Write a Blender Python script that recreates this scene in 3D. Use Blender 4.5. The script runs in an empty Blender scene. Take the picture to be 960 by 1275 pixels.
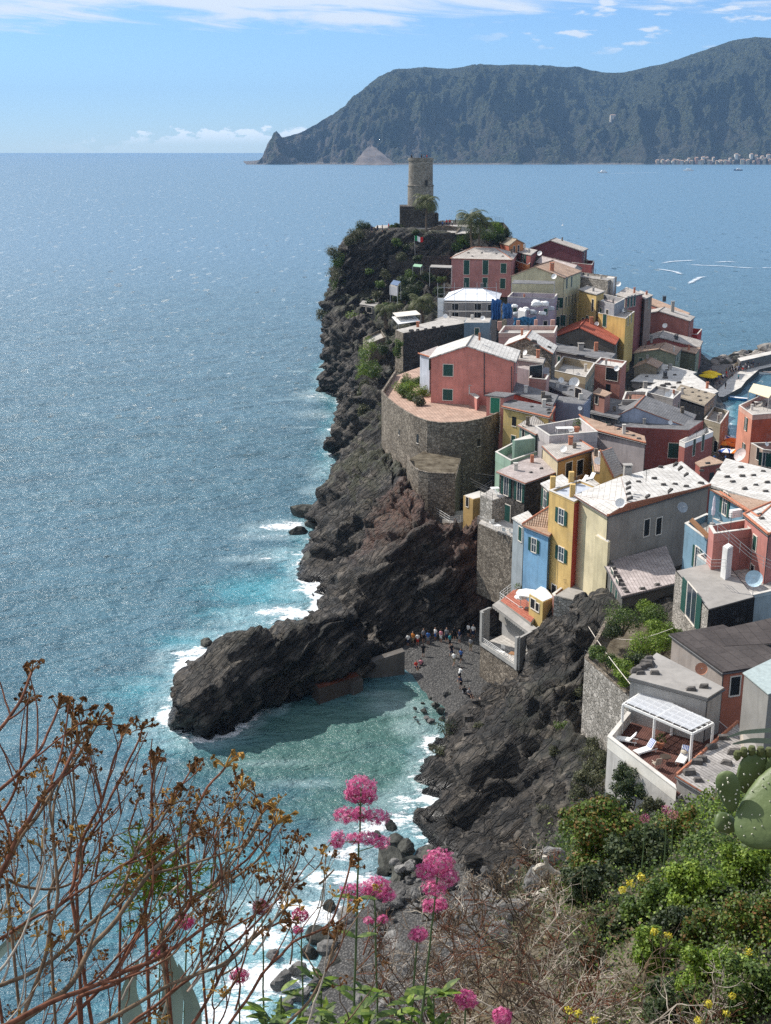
import bpy, bmesh, math, random
import numpy as np
from mathutils import Vector, Matrix
random.seed(7); RNG = np.random.default_rng(11)
S = bpy.context.scene; COL = S.collection
R = math.radians
# ---------------------------------------------------------------- camera
CAMH = 64.5; F = 1500.0; PW, PH = 960.0, 1275.0
PITCH = math.atan(453.0 / F)
cam_d = bpy.data.cameras.new('camera'); cam = bpy.data.objects.new('camera', cam_d); COL.objects.link(cam)
cam.location = (0, 0, CAMH); cam.rotation_euler = (math.pi / 2 - PITCH, 0, 0)
cam_d.sensor_fit = 'VERTICAL'; cam_d.sensor_height = 24.0; cam_d.lens = 24.0 * F / PH
cam_d.clip_start = 0.1; cam_d.clip_end = 60000
S.camera = cam
# ---------------------------------------------------------------- light
SUN_AZ = R(-54); SUN_EL = R(43)      # azimuth from the view direction (+Y), negative = left
sd = Vector((math.sin(SUN_AZ) * math.cos(SUN_EL), math.cos(SUN_AZ) * math.cos(SUN_EL), math.sin(SUN_EL)))
sun_d = bpy.data.lights.new('sun', 'SUN'); sun = bpy.data.objects.new('sun', sun_d); COL.objects.link(sun)
sun_d.energy = 5.0; sun_d.angle = R(0.53); sun_d.color = (1.0, 0.955, 0.89)
sun.rotation_euler = sd.to_track_quat('Z', 'Y').to_euler(); sun.location = (0, 0, 200)
S.view_settings.view_transform = 'Standard'; S.view_settings.look = 'None'
S.view_settings.exposure = 0.33; S.view_settings.gamma = 1
W = bpy.data.worlds.new('World'); S.world = W; W.use_nodes = True
def build_world():
    nt = W.node_tree; N = nt.nodes; L = nt.links
    for n in list(N): N.remove(n)
    out = N.new('ShaderNodeOutputWorld'); bg = N.new('ShaderNodeBackground')
    sky = N.new('ShaderNodeTexSky'); sky.sky_type = 'NISHITA'; sky.sun_disc = False
    sky.sun_elevation = SUN_EL; sky.sun_rotation = SUN_AZ
    sky.altitude = 900; sky.air_density = 1.0; sky.dust_density = 0.1; sky.ozone_density = 3.0
    bg.inputs['Strength'].default_value = 0.095
    tc = N.new('ShaderNodeTexCoord'); sp = N.new('ShaderNodeSeparateXYZ')
    L.new(tc.outputs['Generated'], sp.inputs[0])
    def M(op, a, b=None, c=None):
        m = N.new('ShaderNodeMath'); m.operation = op
        for i, v in enumerate((a, b, c)):
            if v is None: continue
            if isinstance(v, (int, float)): m.inputs[i].default_value = v
            else: L.new(v, m.inputs[i])
        return m.outputs[0]
    def mr(v, a, b, c=0.0, d=1.0):
        m = N.new('ShaderNodeMapRange'); m.interpolation_type = 'SMOOTHSTEP'
        L.new(v, m.inputs[0]); m.inputs[1].default_value = a; m.inputs[2].default_value = b
        m.inputs[3].default_value = c; m.inputs[4].default_value = d; return m.outputs[0]
    az = M('MULTIPLY', M('ARCTAN2', sp.outputs[0], sp.outputs[1]), 57.2958)
    el = M('MULTIPLY', M('ARCSINE', sp.outputs[2]), 57.2958)
    def cv(sx, sy, ox=0.0, tilt=0.0):
        c = N.new('ShaderNodeCombineXYZ')
        L.new(M('ADD', M('MULTIPLY', az, sx), ox), c.inputs[0])
        L.new(M('MULTIPLY', M('ADD', el, M('MULTIPLY', az, tilt)), sy), c.inputs[1]); return c.outputs[0]
    def noise(vec, det=6, rough=.55, dist=0.0):
        n = N.new('ShaderNodeTexNoise'); n.inputs['Scale'].default_value = 1.0
        n.inputs['Detail'].default_value = det; n.inputs['Roughness'].default_value = rough
        n.inputs['Distortion'].default_value = dist
        L.new(vec, n.inputs['Vector']); return n.outputs['Fac']
    # high cirrus sheet near the top of the picture
    n1 = noise(cv(.16, 1.5, 3.3, .06), 9, .62, .6)
    lift = M('MULTIPLY', mr(el, 3.9, 6.4), .42)
    left = M('MULTIPLY', mr(az, 12.0, -6.0), .15)
    hi = mr(M('ADD', M('ADD', n1, lift), left), .80, 1.04)
    hi = M('MULTIPLY', hi, mr(el, 3.2, 4.6))
    # small scattered puffs on the right
    n2 = noise(cv(.55, 2.2, 9.1), 5, .5)
    pf = M('MULTIPLY', mr(n2, .56, .66), M('MULTIPLY', mr(el, 3.6, 4.6), mr(az, 3.0, 8.0)))
    # low cumulus bank on the horizon left of the headland
    n3 = noise(cv(1.1, 2.4, 1.7), 7, .62)
    top = mr(az, -17.0, -6.0)
    cb = mr(M('SUBTRACT', M('ADD', M('MULTIPLY', M('SUBTRACT', n3, .5), 2.6), M('MULTIPLY', top, .85)), M('MULTIPLY', el, .95)), .02, .26)
    cb = M('MULTIPLY', cb, M('MULTIPLY', mr(el, .05, .8, .10, .75), mr(az, -17.0, -12.0)))
    mask = M('MINIMUM', M('MAXIMUM', M('MAXIMUM', M('MULTIPLY', hi, .85), M('MULTIPLY', pf, .85)), 0.0), 1.0)
    tint = N.new('ShaderNodeMix'); tint.data_type = 'RGBA'; tint.blend_type = 'MULTIPLY'; tint.inputs[0].default_value = 1.0
    L.new(sky.outputs[0], tint.inputs[6]); tint.inputs[7].default_value = (SKYT[0], SKYT[1], SKYT[2], 1)
    mix = N.new('ShaderNodeMix'); mix.data_type = 'RGBA'
    L.new(mask, mix.inputs[0]); L.new(tint.outputs[2], mix.inputs[6]); mix.inputs[7].default_value = (8.2, 8.5, 8.9, 1)
    mx2 = N.new('ShaderNodeMix'); mx2.data_type = 'RGBA'; L.new(cb, mx2.inputs[0]); L.new(mix.outputs[2], mx2.inputs[6]); mx2.inputs[7].default_value = (12.5, 12.6, 12.8, 1); mix = mx2
    L.new(mix.outputs[2], bg.inputs['Color']); L.new(bg.outputs[0], out.inputs['Surface'])
SKYT = (.72, .93, 1.22)
build_world()
S.cycles.volume_bounces = 0; S.cycles.max_bounces = 6; S.cycles.diffuse_bounces = 3; S.cycles.glossy_bounces = 3
S.cycles.transmission_bounces = 4; S.cycles.transparent_max_bounces = 8
S.cycles.sample_clamp_indirect = 3; S.cycles.use_denoising = False; S.cycles.use_adaptive_sampling = False; S.cycles.blur_glossy = 1.0
# ---------------------------------------------------------------- pixel -> place
FW = Vector((0, math.cos(PITCH), -math.sin(PITCH))); UP = Vector((0, math.sin(PITCH), math.cos(PITCH)))
CP = Vector((0, 0, CAMH))
def ray(px, py):
    return FW + Vector((1, 0, 0)) * ((px - PW / 2) / F) + UP * ((PH / 2 - py) / F)
def P(px, py, Y):
    d = ray(px, py); return CP + d * (Y / d.y)
def Pz(px, py, z):
    d = ray(px, py); return CP + d * ((z - CAMH) / d.z)
def Xz(px, Y, z):      # point at distance Y and height z that appears in column px
    d = ray(px, 600.0); y = Y; c = (Y * math.cos(PITCH) + (CAMH - z) * math.sin(PITCH))
    return Vector(((px - PW / 2) / F * c, Y, z))
def hitp(px, py, p0, n):
    d = ray(px, py); return CP + d * ((p0 - CP).dot(n) / d.dot(n))
# ---------------------------------------------------------------- numpy noise
def _h(ix, iy, iz, s):
    h = (ix.astype(np.int64) * 374761393 + iy.astype(np.int64) * 668265263 + iz.astype(np.int64) * 2147483647 + s * 1274126177) & 0xFFFFFFFF
    h = ((h ^ (h >> 13)) * 1103515245 + 12345) & 0xFFFFFFFF
    h = (h ^ (h >> 16)) * 2246822519 & 0xFFFFFFFF
    return ((h ^ (h >> 15)) & 0xFFFFFF) / float(0xFFFFFF)
def vnoise(p, s=0):
    i = np.floor(p).astype(np.int64); f = p - i; f = f * f * (3 - 2 * f)
    x, y, z = i[:, 0], i[:, 1], i[:, 2]; r = 0
    for dx in (0, 1):
        wx = f[:, 0] if dx else 1 - f[:, 0]
        for dy in (0, 1):
            wy = f[:, 1] if dy else 1 - f[:, 1]
            for dz in (0, 1):
                wz = f[:, 2] if dz else 1 - f[:, 2]
                r = r + wx * wy * wz * _h(x + dx, y + dy, z + dz, s)
    return r * 2 - 1
def fbm(p, o=4, s=0, g=.5):
    a, t, r = 1.0, 0.0, 0
    for k in range(o):
        r = r + a * vnoise(p * (2.03 ** k) + k * 17.3, s + k); t += a; a *= g
    return r / t
# ---------------------------------------------------------------- mesh builder
class MB:
    def __init__(s): s.v = []; s.f = []; s.m = []; s.uv = []; s.mats = []
    def mi(s, m):
        if m not in s.mats: s.mats.append(m)
        return s.mats.index(m)
    def face(s, pts, m, uvs=None):
        b = len(s.v); s.v += [tuple(p) for p in pts]; s.f.append(tuple(range(b, b + len(pts)))); s.m.append(s.mi(m))
        s.uv += list(uvs) if uvs else [(0, 0)] * len(pts)
    def idx(s, pts, faces, m, uv=(0, 0)):
        b = len(s.v); s.v += [tuple(p) for p in pts]; k = s.mi(m)
        for f in faces: s.f.append(tuple(b + i for i in f)); s.m.append(k); s.uv += [uv] * len(f)
    def box(s, c, X, Y, Z, m):          # centre and three half axes
        c, X, Y, Z = Vector(c), Vector(X), Vector(Y), Vector(Z)
        p = [c + X * a + Y * b + Z * d for d in (-1, 1) for b in (-1, 1) for a in (-1, 1)]
        s.idx(p, [(0, 2, 3, 1), (4, 5, 7, 6), (0, 1, 5, 4), (2, 6, 7, 3), (0, 4, 6, 2), (1, 3, 7, 5)], m)
    def abox(s, x0, x1, y0, y1, z0, z1, m):
        s.box(((x0 + x1) / 2, (y0 + y1) / 2, (z0 + z1) / 2), ((x1 - x0) / 2, 0, 0), (0, (y1 - y0) / 2, 0), (0, 0, (z1 - z0) / 2), m)
    def tube(s, pts, rad, m, n=6, cap=True):
        pts = [Vector(p) for p in pts]; k = len(pts)
        rs = rad if isinstance(rad, (list, tuple)) else [rad] * k
        b = len(s.v); mi = s.mi(m); prev = None
        for i, p in enumerate(pts):
            t = (pts[min(i + 1, k - 1)] - pts[max(i - 1, 0)])
            if t.length < 1e-9: t = Vector((0, 0, 1))
            t.normalize()
            u = t.cross(prev if prev is not None else (Vector((0, 0, 1)) if abs(t.z) < .9 else Vector((1, 0, 0))))
            if u.length < 1e-6: u = t.orthogonal()
            u.normalize(); w = u.cross(t); w.normalize(); prev = w if prev is None else (w)
            prev = w
            # keep frame: u = t x prev ; use w as next reference
            for j in range(n):
                a = 2 * math.pi * j / n
                q = p + (u * math.cos(a) + w * math.sin(a)) * rs[i]; s.v.append(tuple(q))
        for i in range(k - 1):
            for j in range(n):
                a, c = b + i * n + j, b + i * n + (j + 1) % n
                s.f.append((a, c, c + n, a + n)); s.m.append(mi); s.uv += [(0, 0)] * 4
        if cap and n > 2:
            s.f.append(tuple(b + j for j in reversed(range(n)))); s.m.append(mi); s.uv += [(0, 0)] * n
            e = b + (k - 1) * n
            s.f.append(tuple(e + j for j in range(n))); s.m.append(mi); s.uv += [(0, 0)] * n
    def lathe(s, c, prof, m, n=12, ax=None):    # prof [(r,z)] round vertical axis at c
        c = Vector(c); b = len(s.v); mi = s.mi(m); k = len(prof)
        Z = Vector((0, 0, 1)) if ax is None else Vector(ax).normalized()
        U = Z.orthogonal().normalized(); V_ = Z.cross(U)
        for r, z in prof:
            for j in range(n):
                a = 2 * math.pi * j / n
                s.v.append(tuple(c + (U * math.cos(a) + V_ * math.sin(a)) * r + Z * z))
        for i in range(k - 1):
            for j in range(n):
                a, d = b + i * n + j, b + i * n + (j + 1) % n
                s.f.append((a, d, d + n, a + n)); s.m.append(mi); s.uv += [(0, 0)] * 4
        s.f.append(tuple(b + j for j in reversed(range(n)))); s.m.append(mi); s.uv += [(0, 0)] * n
        e = b + (k - 1) * n
        s.f.append(tuple(e + j for j in range(n))); s.m.append(mi); s.uv += [(0, 0)] * n
    def prism(s, pts, z0, m, cap=True, mcap=None, fm=None):   # pts top outline (3d), straight down to z0
        n = len(pts)
        ar = sum(pts[i][0] * pts[(i + 1) % n][1] - pts[(i + 1) % n][0] * pts[i][1] for i in range(n))
        for i in range(n):
            a, b = Vector(pts[i]), Vector(pts[(i + 1) % n])
            q = [a, b, Vector((b.x, b.y, z0)), Vector((a.x, a.y, z0))]
            if ar > 0: q.reverse()
            s.face(q, (fm or {}).get(i, m))
        if cap: s.face(pts if ar > 0 else list(reversed(pts)), mcap or m)
    def build(s, name, parent=None, org=None, smooth=False):
        me = bpy.data.meshes.new(name)
        o = org
        if o is None:
            if parent is not None: o = tuple(parent['_o'])
            else:
                q = np.array(s.v); o = (float(q[:, 0].mean()), float(q[:, 1].mean()), float(q[:, 2].min()))
        o = Vector(o)
        co = np.array(s.v, dtype=np.float64).reshape(-1, 3) - np.array(o)
        me.from_pydata(co.tolist(), [], s.f)
        for m in s.mats: me.materials.append(m)
        me.polygons.foreach_set('material_index', s.m)
        ul = me.uv_layers.new(name='UVMap'); ul.data.foreach_set('uv', np.array(s.uv, dtype=np.float32).ravel())
        if smooth: me.polygons.foreach_set('use_smooth', [True] * len(me.polygons))
        me.update()
        ob = bpy.data.objects.new(name, me); COL.objects.link(ob)
        ob['_o'] = tuple(o)
        if parent is not None:
            ob.parent = parent; ob.location = o - Vector(parent['_o'])
        else: ob.location = o
        return ob
def tag(o, label, cat, group=None, kind=None):
    if label: o['label'] = label
    if cat: o['category'] = cat
    if group: o['group'] = group
    if kind: o['kind'] = kind
    return o
def thing(name, label, cat, loc, group=None):
    o = bpy.data.objects.new(name, None); COL.objects.link(o); o.location = loc; o.empty_display_size = .3
    o['_o'] = tuple(loc); return tag(o, label, cat, group)
def dup(root, loc, rotz=None, label=None, scale=None, group=None, mats=None):
    r = root.copy(); COL.objects.link(r); r.location = loc; r['_o'] = tuple(loc)
    if rotz is not None: r.rotation_euler = (0, 0, rotz)
    if scale: r.scale = (scale,) * 3
    if label: r['label'] = label
    if group: r['group'] = group
    def rec(src, dst):
        for ch in list(src.children):
            c = ch.copy(); COL.objects.link(c); c.parent = dst
            if mats and ch.name.split('.')[0] in mats:
                c.material_slots[0].link = 'OBJECT'; c.material_slots[0].material = mats[ch.name.split('.')[0]]
            rec(ch, c)
    rec(root, r)
    return r
def np_mesh(name, V, Fq, mat, parent=None, org=(0, 0, 0), smooth=False, attrs=None):
    me = bpy.data.meshes.new(name); V = np.asarray(V, dtype=np.float32) - np.array(org, dtype=np.float32); Fq = np.asarray(Fq, dtype=np.int32)
    k = Fq.shape[1]
    me.vertices.add(len(V)); me.vertices.foreach_set('co', V.ravel())
    me.loops.add(Fq.size); me.loops.foreach_set('vertex_index', Fq.ravel())
    me.polygons.add(len(Fq)); me.polygons.foreach_set('loop_start', np.arange(0, Fq.size, k, dtype=np.int32))
    if smooth: me.polygons.foreach_set('use_smooth', np.ones(len(Fq), dtype=bool))
    for m in (mat if isinstance(mat, (list, tuple)) else [mat]): me.materials.append(m)
    me.update(calc_edges=True)
    for an, av in (attrs or {}).items():
        a = me.attributes.new(an, 'FLOAT', 'POINT'); a.data.foreach_set('value', np.asarray(av, dtype=np.float32))
    ob = bpy.data.objects.new(name, me); COL.objects.link(ob); ob['_o'] = tuple(org)
    if parent is not None:
        ob.parent = parent; ob.location = Vector(org) - Vector(parent['_o'])
    else: ob.location = org
    return ob
# ---------------------------------------------------------------- materials
class MT:
    def __init__(s, name, rough=.8, spec=.3):
        s.m = bpy.data.materials.new(name); s.m.use_nodes = True; s.nt = s.m.node_tree
        s.b = s.nt.nodes['Principled BSDF']; s.b.inputs['Roughness'].default_value = rough
        s.b.inputs['Specular IOR Level'].default_value = spec
    def n(s, t, **k):
        x = s.nt.nodes.new(t)
        for a, b in k.items(): setattr(x, a, b)
        return x
    def l(s, a, b): s.nt.links.new(a, b)
    def co(s, kind='Object', sc=(1, 1, 1), rot=(0, 0, 0)):
        tc = s.n('ShaderNodeTexCoord'); mp = s.n('ShaderNodeMapping'); mp.inputs['Scale'].default_value = sc; mp.inputs['Rotation'].default_value = rot
        s.l(tc.outputs[kind], mp.inputs[0]); return mp.outputs[0]
    def wpos(s, sc=(1, 1, 1), rot=(0, 0, 0)):
        g = s.n('ShaderNodeNewGeometry'); mp = s.n('ShaderNodeMapping'); mp.inputs['Scale'].default_value = sc; mp.inputs['Rotation'].default_value = rot
        s.l(g.outputs['Position'], mp.inputs[0]); return mp.outputs[0]
    def noise(s, vec, sc, det=4, rough=.55, dist=0):
        x = s.n('ShaderNodeTexNoise'); x.inputs['Scale'].default_value = sc; x.inputs['Detail'].default_value = det
        x.inputs['Roughness'].default_value = rough; x.inputs['Distortion'].default_value = dist
        s.l(vec, x.inputs['Vector']); return x.outputs['Fac']
    def vor(s, vec, sc, feat='F1', out='Distance', rnd=1):
        x = s.n('ShaderNodeTexVoronoi', feature=feat); x.inputs['Scale'].default_value = sc; x.inputs['Randomness'].default_value = rnd
        s.l(vec, x.inputs['Vector']); return x.outputs[out]
    def ramp(s, fac, stops):
        r = s.n('ShaderNodeValToRGB'); e = r.color_ramp.elements
        while len(e) < len(stops): e.new(.5)
        for i, (p, c) in enumerate(stops):
            e[i].position = p; e[i].color = (c[0], c[1], c[2], 1) if isinstance(c, (tuple, list)) else (c, c, c, 1)
        s.l(fac, r.inputs[0]); return r.outputs[0]
    def mix(s, f, a, b, mode='MIX'):
        x = s.n('ShaderNodeMix', data_type='RGBA', blend_type=mode)
        for i, v in ((0, f), (6, a), (7, b)):
            if isinstance(v, (int, float)): x.inputs[i].default_value = v
            elif isinstance(v, (tuple, list)): x.inputs[i].default_value = (v[0], v[1], v[2], 1)
            else: s.l(v, x.inputs[i])
        return x.outputs[2]
    def math(s, op, a, b=None):
        m = s.n('ShaderNodeMath', operation=op)
        for i, v in enumerate((a, b)):
            if v is None: continue
            if isinstance(v, (int, float)): m.inputs[i].default_value = v
            else: s.l(v, m.inputs[i])
        return m.outputs[0]
    def mr(s, v, a, b, c=0.0, d=1.0):
        m = s.n('ShaderNodeMapRange', interpolation_type='SMOOTHSTEP'); s.l(v, m.inputs[0])
        for i, q in enumerate((a, b, c, d)): m.inputs[i + 1].default_value = q
        return m.outputs[0]
    def col(s, c):
        if isinstance(c, (tuple, list)): s.b.inputs['Base Color'].default_value = (c[0], c[1], c[2], 1)
        else: s.l(c, s.b.inputs['Base Color'])
    def bump(s, h, st=.5, d=.05):
        x = s.n('ShaderNodeBump'); x.inputs['Strength'].default_value = st; x.inputs['Distance'].default_value = d
        s.l(h, x.inputs['Height']); s.l(x.outputs[0], s.b.inputs['Normal']); return x
def plain(name, c, rough=.7, spec=.3, var=.15, sc=3.0):
    t = MT(name, rough, spec); n = t.noise(t.co(), sc, 3)
    t.col(t.mix(t.ramp(n, [(.3, 0), (.7, 1)]), tuple(x * (1 - var) for x in c), tuple(min(1, x * (1 + var)) for x in c))); return t.m
_pl = {}
def plaster(c, worn=.6):
    k = (c, worn)
    if k in _pl: return _pl[k]
    t = MT('plaster', .85, .2); v = t.co()
    big = t.noise(v, .35, 5, .6); fine = t.noise(v, 3.5, 4, .6)
    st = t.noise(t.co(sc=(1.6, 1.6, .22)), 1.0, 4, .6)
    c1 = t.mix(t.ramp(big, [(.3, 0), (.7, 1)]), tuple(x * .74 for x in c), tuple(min(1, x * 1.12) for x in c))
    c2 = t.mix(t.math('MULTIPLY', t.ramp(st, [(.5, 0), (.78, 1)]), worn), c1, tuple(x * .45 + .02 for x in c))
    c3 = t.mix(t.math('MULTIPLY', t.ramp(fine, [(.55, 0), (.75, 1)]), worn * .5), c2, tuple(x * .6 + .12 for x in c))
    pe_ = t.noise(v, .8, 5, .65, .4); c3 = t.mix(t.math('MULTIPLY', t.ramp(pe_, [(.60, 0), (.64, 1)]), min(1, worn * .8)), c3, tuple(x * .55 + .10 for x in c)); t.col(c3); t.bump(t.math('ADD', fine, pe_), .4, .03); _pl[k] = t.m; return t.m
def stone_mat(name, a, b, sc=2.2, mortar=.5):
    t = MT(name, .9, .15); v = t.co(sc=(1, 1, 1.5)); w = t.noise(v, 2.0, 2)
    vv = t.n('ShaderNodeVectorMath', operation='ADD'); t.l(v, vv.inputs[0])
    cc = t.n('ShaderNodeCombineXYZ'); t.l(t.math('MULTIPLY', w, .35), cc.inputs[0]); t.l(t.math('MULTIPLY', w, .3), cc.inputs[2]); t.l(cc.outputs[0], vv.inputs[1])
    d = t.vor(vv.outputs[0], sc, 'DISTANCE_TO_EDGE'); c = t.vor(vv.outputs[0], sc, 'F1', 'Color')
    sx = t.n('ShaderNodeSeparateColor'); t.l(c, sx.inputs[0])
    big = t.noise(v, .25, 4, .6)
    base = t.mix(sx.outputs[0], a, b)
    base = t.mix(t.ramp(big, [(.35, 0), (.7, .55)]), base, tuple(x * .5 for x in a))
    m = t.ramp(d, [(.0, 0), (.09, 1)])
    t.col(t.mix(m, tuple(x * mortar for x in a), base)); t.bump(t.math('ADD', m, t.math('MULTIPLY', t.noise(v, 9, 3), .5)), .8, .07); return t.m
def roof_mat(name, a, b, ky=3.2, kx=3.6, pan=True, dirt=.45):
    t = MT(name, .85, .2); v = t.co('UV'); sp = t.n('ShaderNodeSeparateXYZ'); t.l(v, sp.inputs[0])
    br = t.n('ShaderNodeTexBrick', offset=.5 if not pan else 0.0); br.inputs['Scale'].default_value = 1.0
    br.inputs['Mortar Size'].default_value = .03; br.inputs['Mortar Smooth'].default_value = .4
    br.inputs['Brick Width'].default_value = 1 / kx; br.inputs['Row Height'].default_value = 1 / ky
    br.inputs['Color1'].default_value = (*a, 1); br.inputs['Color2'].default_value = (*b, 1); br.inputs['Mortar'].default_value = (a[0] * .42, a[1] * .40, a[2] * .38, 1); br.inputs['Bias'].default_value = -.1
    t.l(v, br.inputs['Vector'])
    o = t.co(); big = t.noise(o, .45, 5, .62); sm = t.noise(o, 5.0, 3, .6)
    c = t.mix(t.ramp(big, [(.38, 0), (.66, min(1, dirt * 1.5))]), br.outputs['Color'], tuple(x * .50 for x in a)); c = t.mix(t.ramp(t.noise(o, 1.7, 5, .7), [(.56, 0), (.68, .7)]), c, tuple(x * .42 for x in a))
    c = t.mix(t.ramp(sm, [(.58, 0), (.75, .55)]), c, tuple(min(.9, x * 1.3) for x in b)); t.col(c)
    wv = t.math('SINE', t.math('MULTIPLY', sp.outputs[0], 2 * math.pi * kx))
    st = t.math('FRACT', t.math('MULTIPLY', sp.outputs[1], ky))
    h = t.math('ADD', t.math('MULTIPLY', wv, .5 if pan else .05), t.math('MULTIPLY', st, -.6)); h = t.math('ADD', h, t.math('MULTIPLY', sm, .5))
    t.bump(h, .8, .06); return t.m
M_ = {}
M_['roofW'] = roof_mat('pale roof tiles', (.50, .455, .41), (.62, .58, .53))
M_['roofS'] = roof_mat('pale slate slabs', (.55, .525, .485), (.70, .68, .64), 1.5, 1.7, False, .35)
M_['roofB'] = roof_mat('beige roof tiles', (.36, .30, .225), (.48, .41, .31))
M_['roofP'] = roof_mat('pinkish roof slabs', (.42, .36, .34), (.54, .475, .45), 2.6, 2.6, False)
M_['roofT'] = roof_mat('tan clay tiles', (.46, .31, .22), (.56, .41, .31))
M_['roofR'] = roof_mat('red clay tiles', (.36, .085, .05), (.46, .13, .08), 2.6, 1.4)
M_['roofG'] = roof_mat('grey slate tiles', (.17, .17, .175), (.25, .245, .245), 2.2, 2.2, False)
M_['roofD'] = roof_mat('dark roofing felt', (.065, .055, .052), (.085, .073, .068), .9, .35, False)
M_['plank'] = roof_mat('weathered roof boards', (.30, .28, .265), (.42, .395, .37), 3.3, .45, False)
M_['deckW'] = roof_mat('red brown deck boards', (.11, .050, .040), (.15, .068, .052), 6.0, .6, False)
M_['pave'] = roof_mat('pale terrace paving', (.46, .43, .39), (.55, .52, .48), 1.8, 1.8, False)
M_['paveR'] = roof_mat('red terrace tiles', (.40, .13, .085), (.46, .17, .115), 2.5, 2.5, False, .25)
M_['paveT'] = roof_mat('tan patio tiles', (.43, .29, .22), (.52, .37, .29), 1.8, 1.8, False)
M_['terr'] = plain('terracotta', (.42, .17, .10), .8, .2, .3, 6)
M_['conc'] = plaster((.33, .31, .285), .5)
M_['concL'] = plaster((.58, .55, .50), .35)
M_['stone'] = stone_mat('rubble stone wall', (.135, .112, .088), (.36, .31, .25))
M_['stoneL'] = stone_mat('pale rubble stone wall', (.25, .23, .20), (.52, .48, .43), 2.0)
M_['stoneD'] = stone_mat('dark rubble stone wall', (.055, .05, .045), (.15, .135, .12), 2.0)
M_['tower'] = stone_mat('castle stone', (.24, .215, .18), (.40, .365, .315), 1.8)
M_['green'] = plain('dark green shutter paint', (.012, .06, .048), .5, .4)
M_['dark'] = plain('dark interior', (.012, .013, .015), .4, .4)
M_['glass'] = plain('window glass', (.03, .045, .06), .12, .5)
M_['white'] = plain('white paint', (.78, .77, .74), .55, .3, .05)
M_['trim'] = plain('pale window trim', (.66, .60, .52), .7, .2, .08)
M_['metal'] = plain('grey metal', (.35, .36, .37), .4, .5)
M_['steel'] = plain('dark metal', (.06, .06, .062), .5, .4)
M_['vent'] = plain('dark roof stone', (.10, .092, .085), .9, .1, .4, 4)
M_['wood'] = plain('weathered wood', (.28, .15, .075), .7, .2, .25, 6)
M_['rail'] = plain('pale railing', (.45, .44, .42), .5, .4)
M_['blue_tarp'] = plain('blue sheet', (.035, .12, .30), .6, .3, .35, 1.5)
M_['cloth'] = plain('white fabric', (.80, .79, .76), .85, .1, .04)
def C8(r, g, b):      # sRGB-ish sunlit tone to albedo
    return tuple(((x / 255) ** 2.2) for x in (r, g, b))
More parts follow.
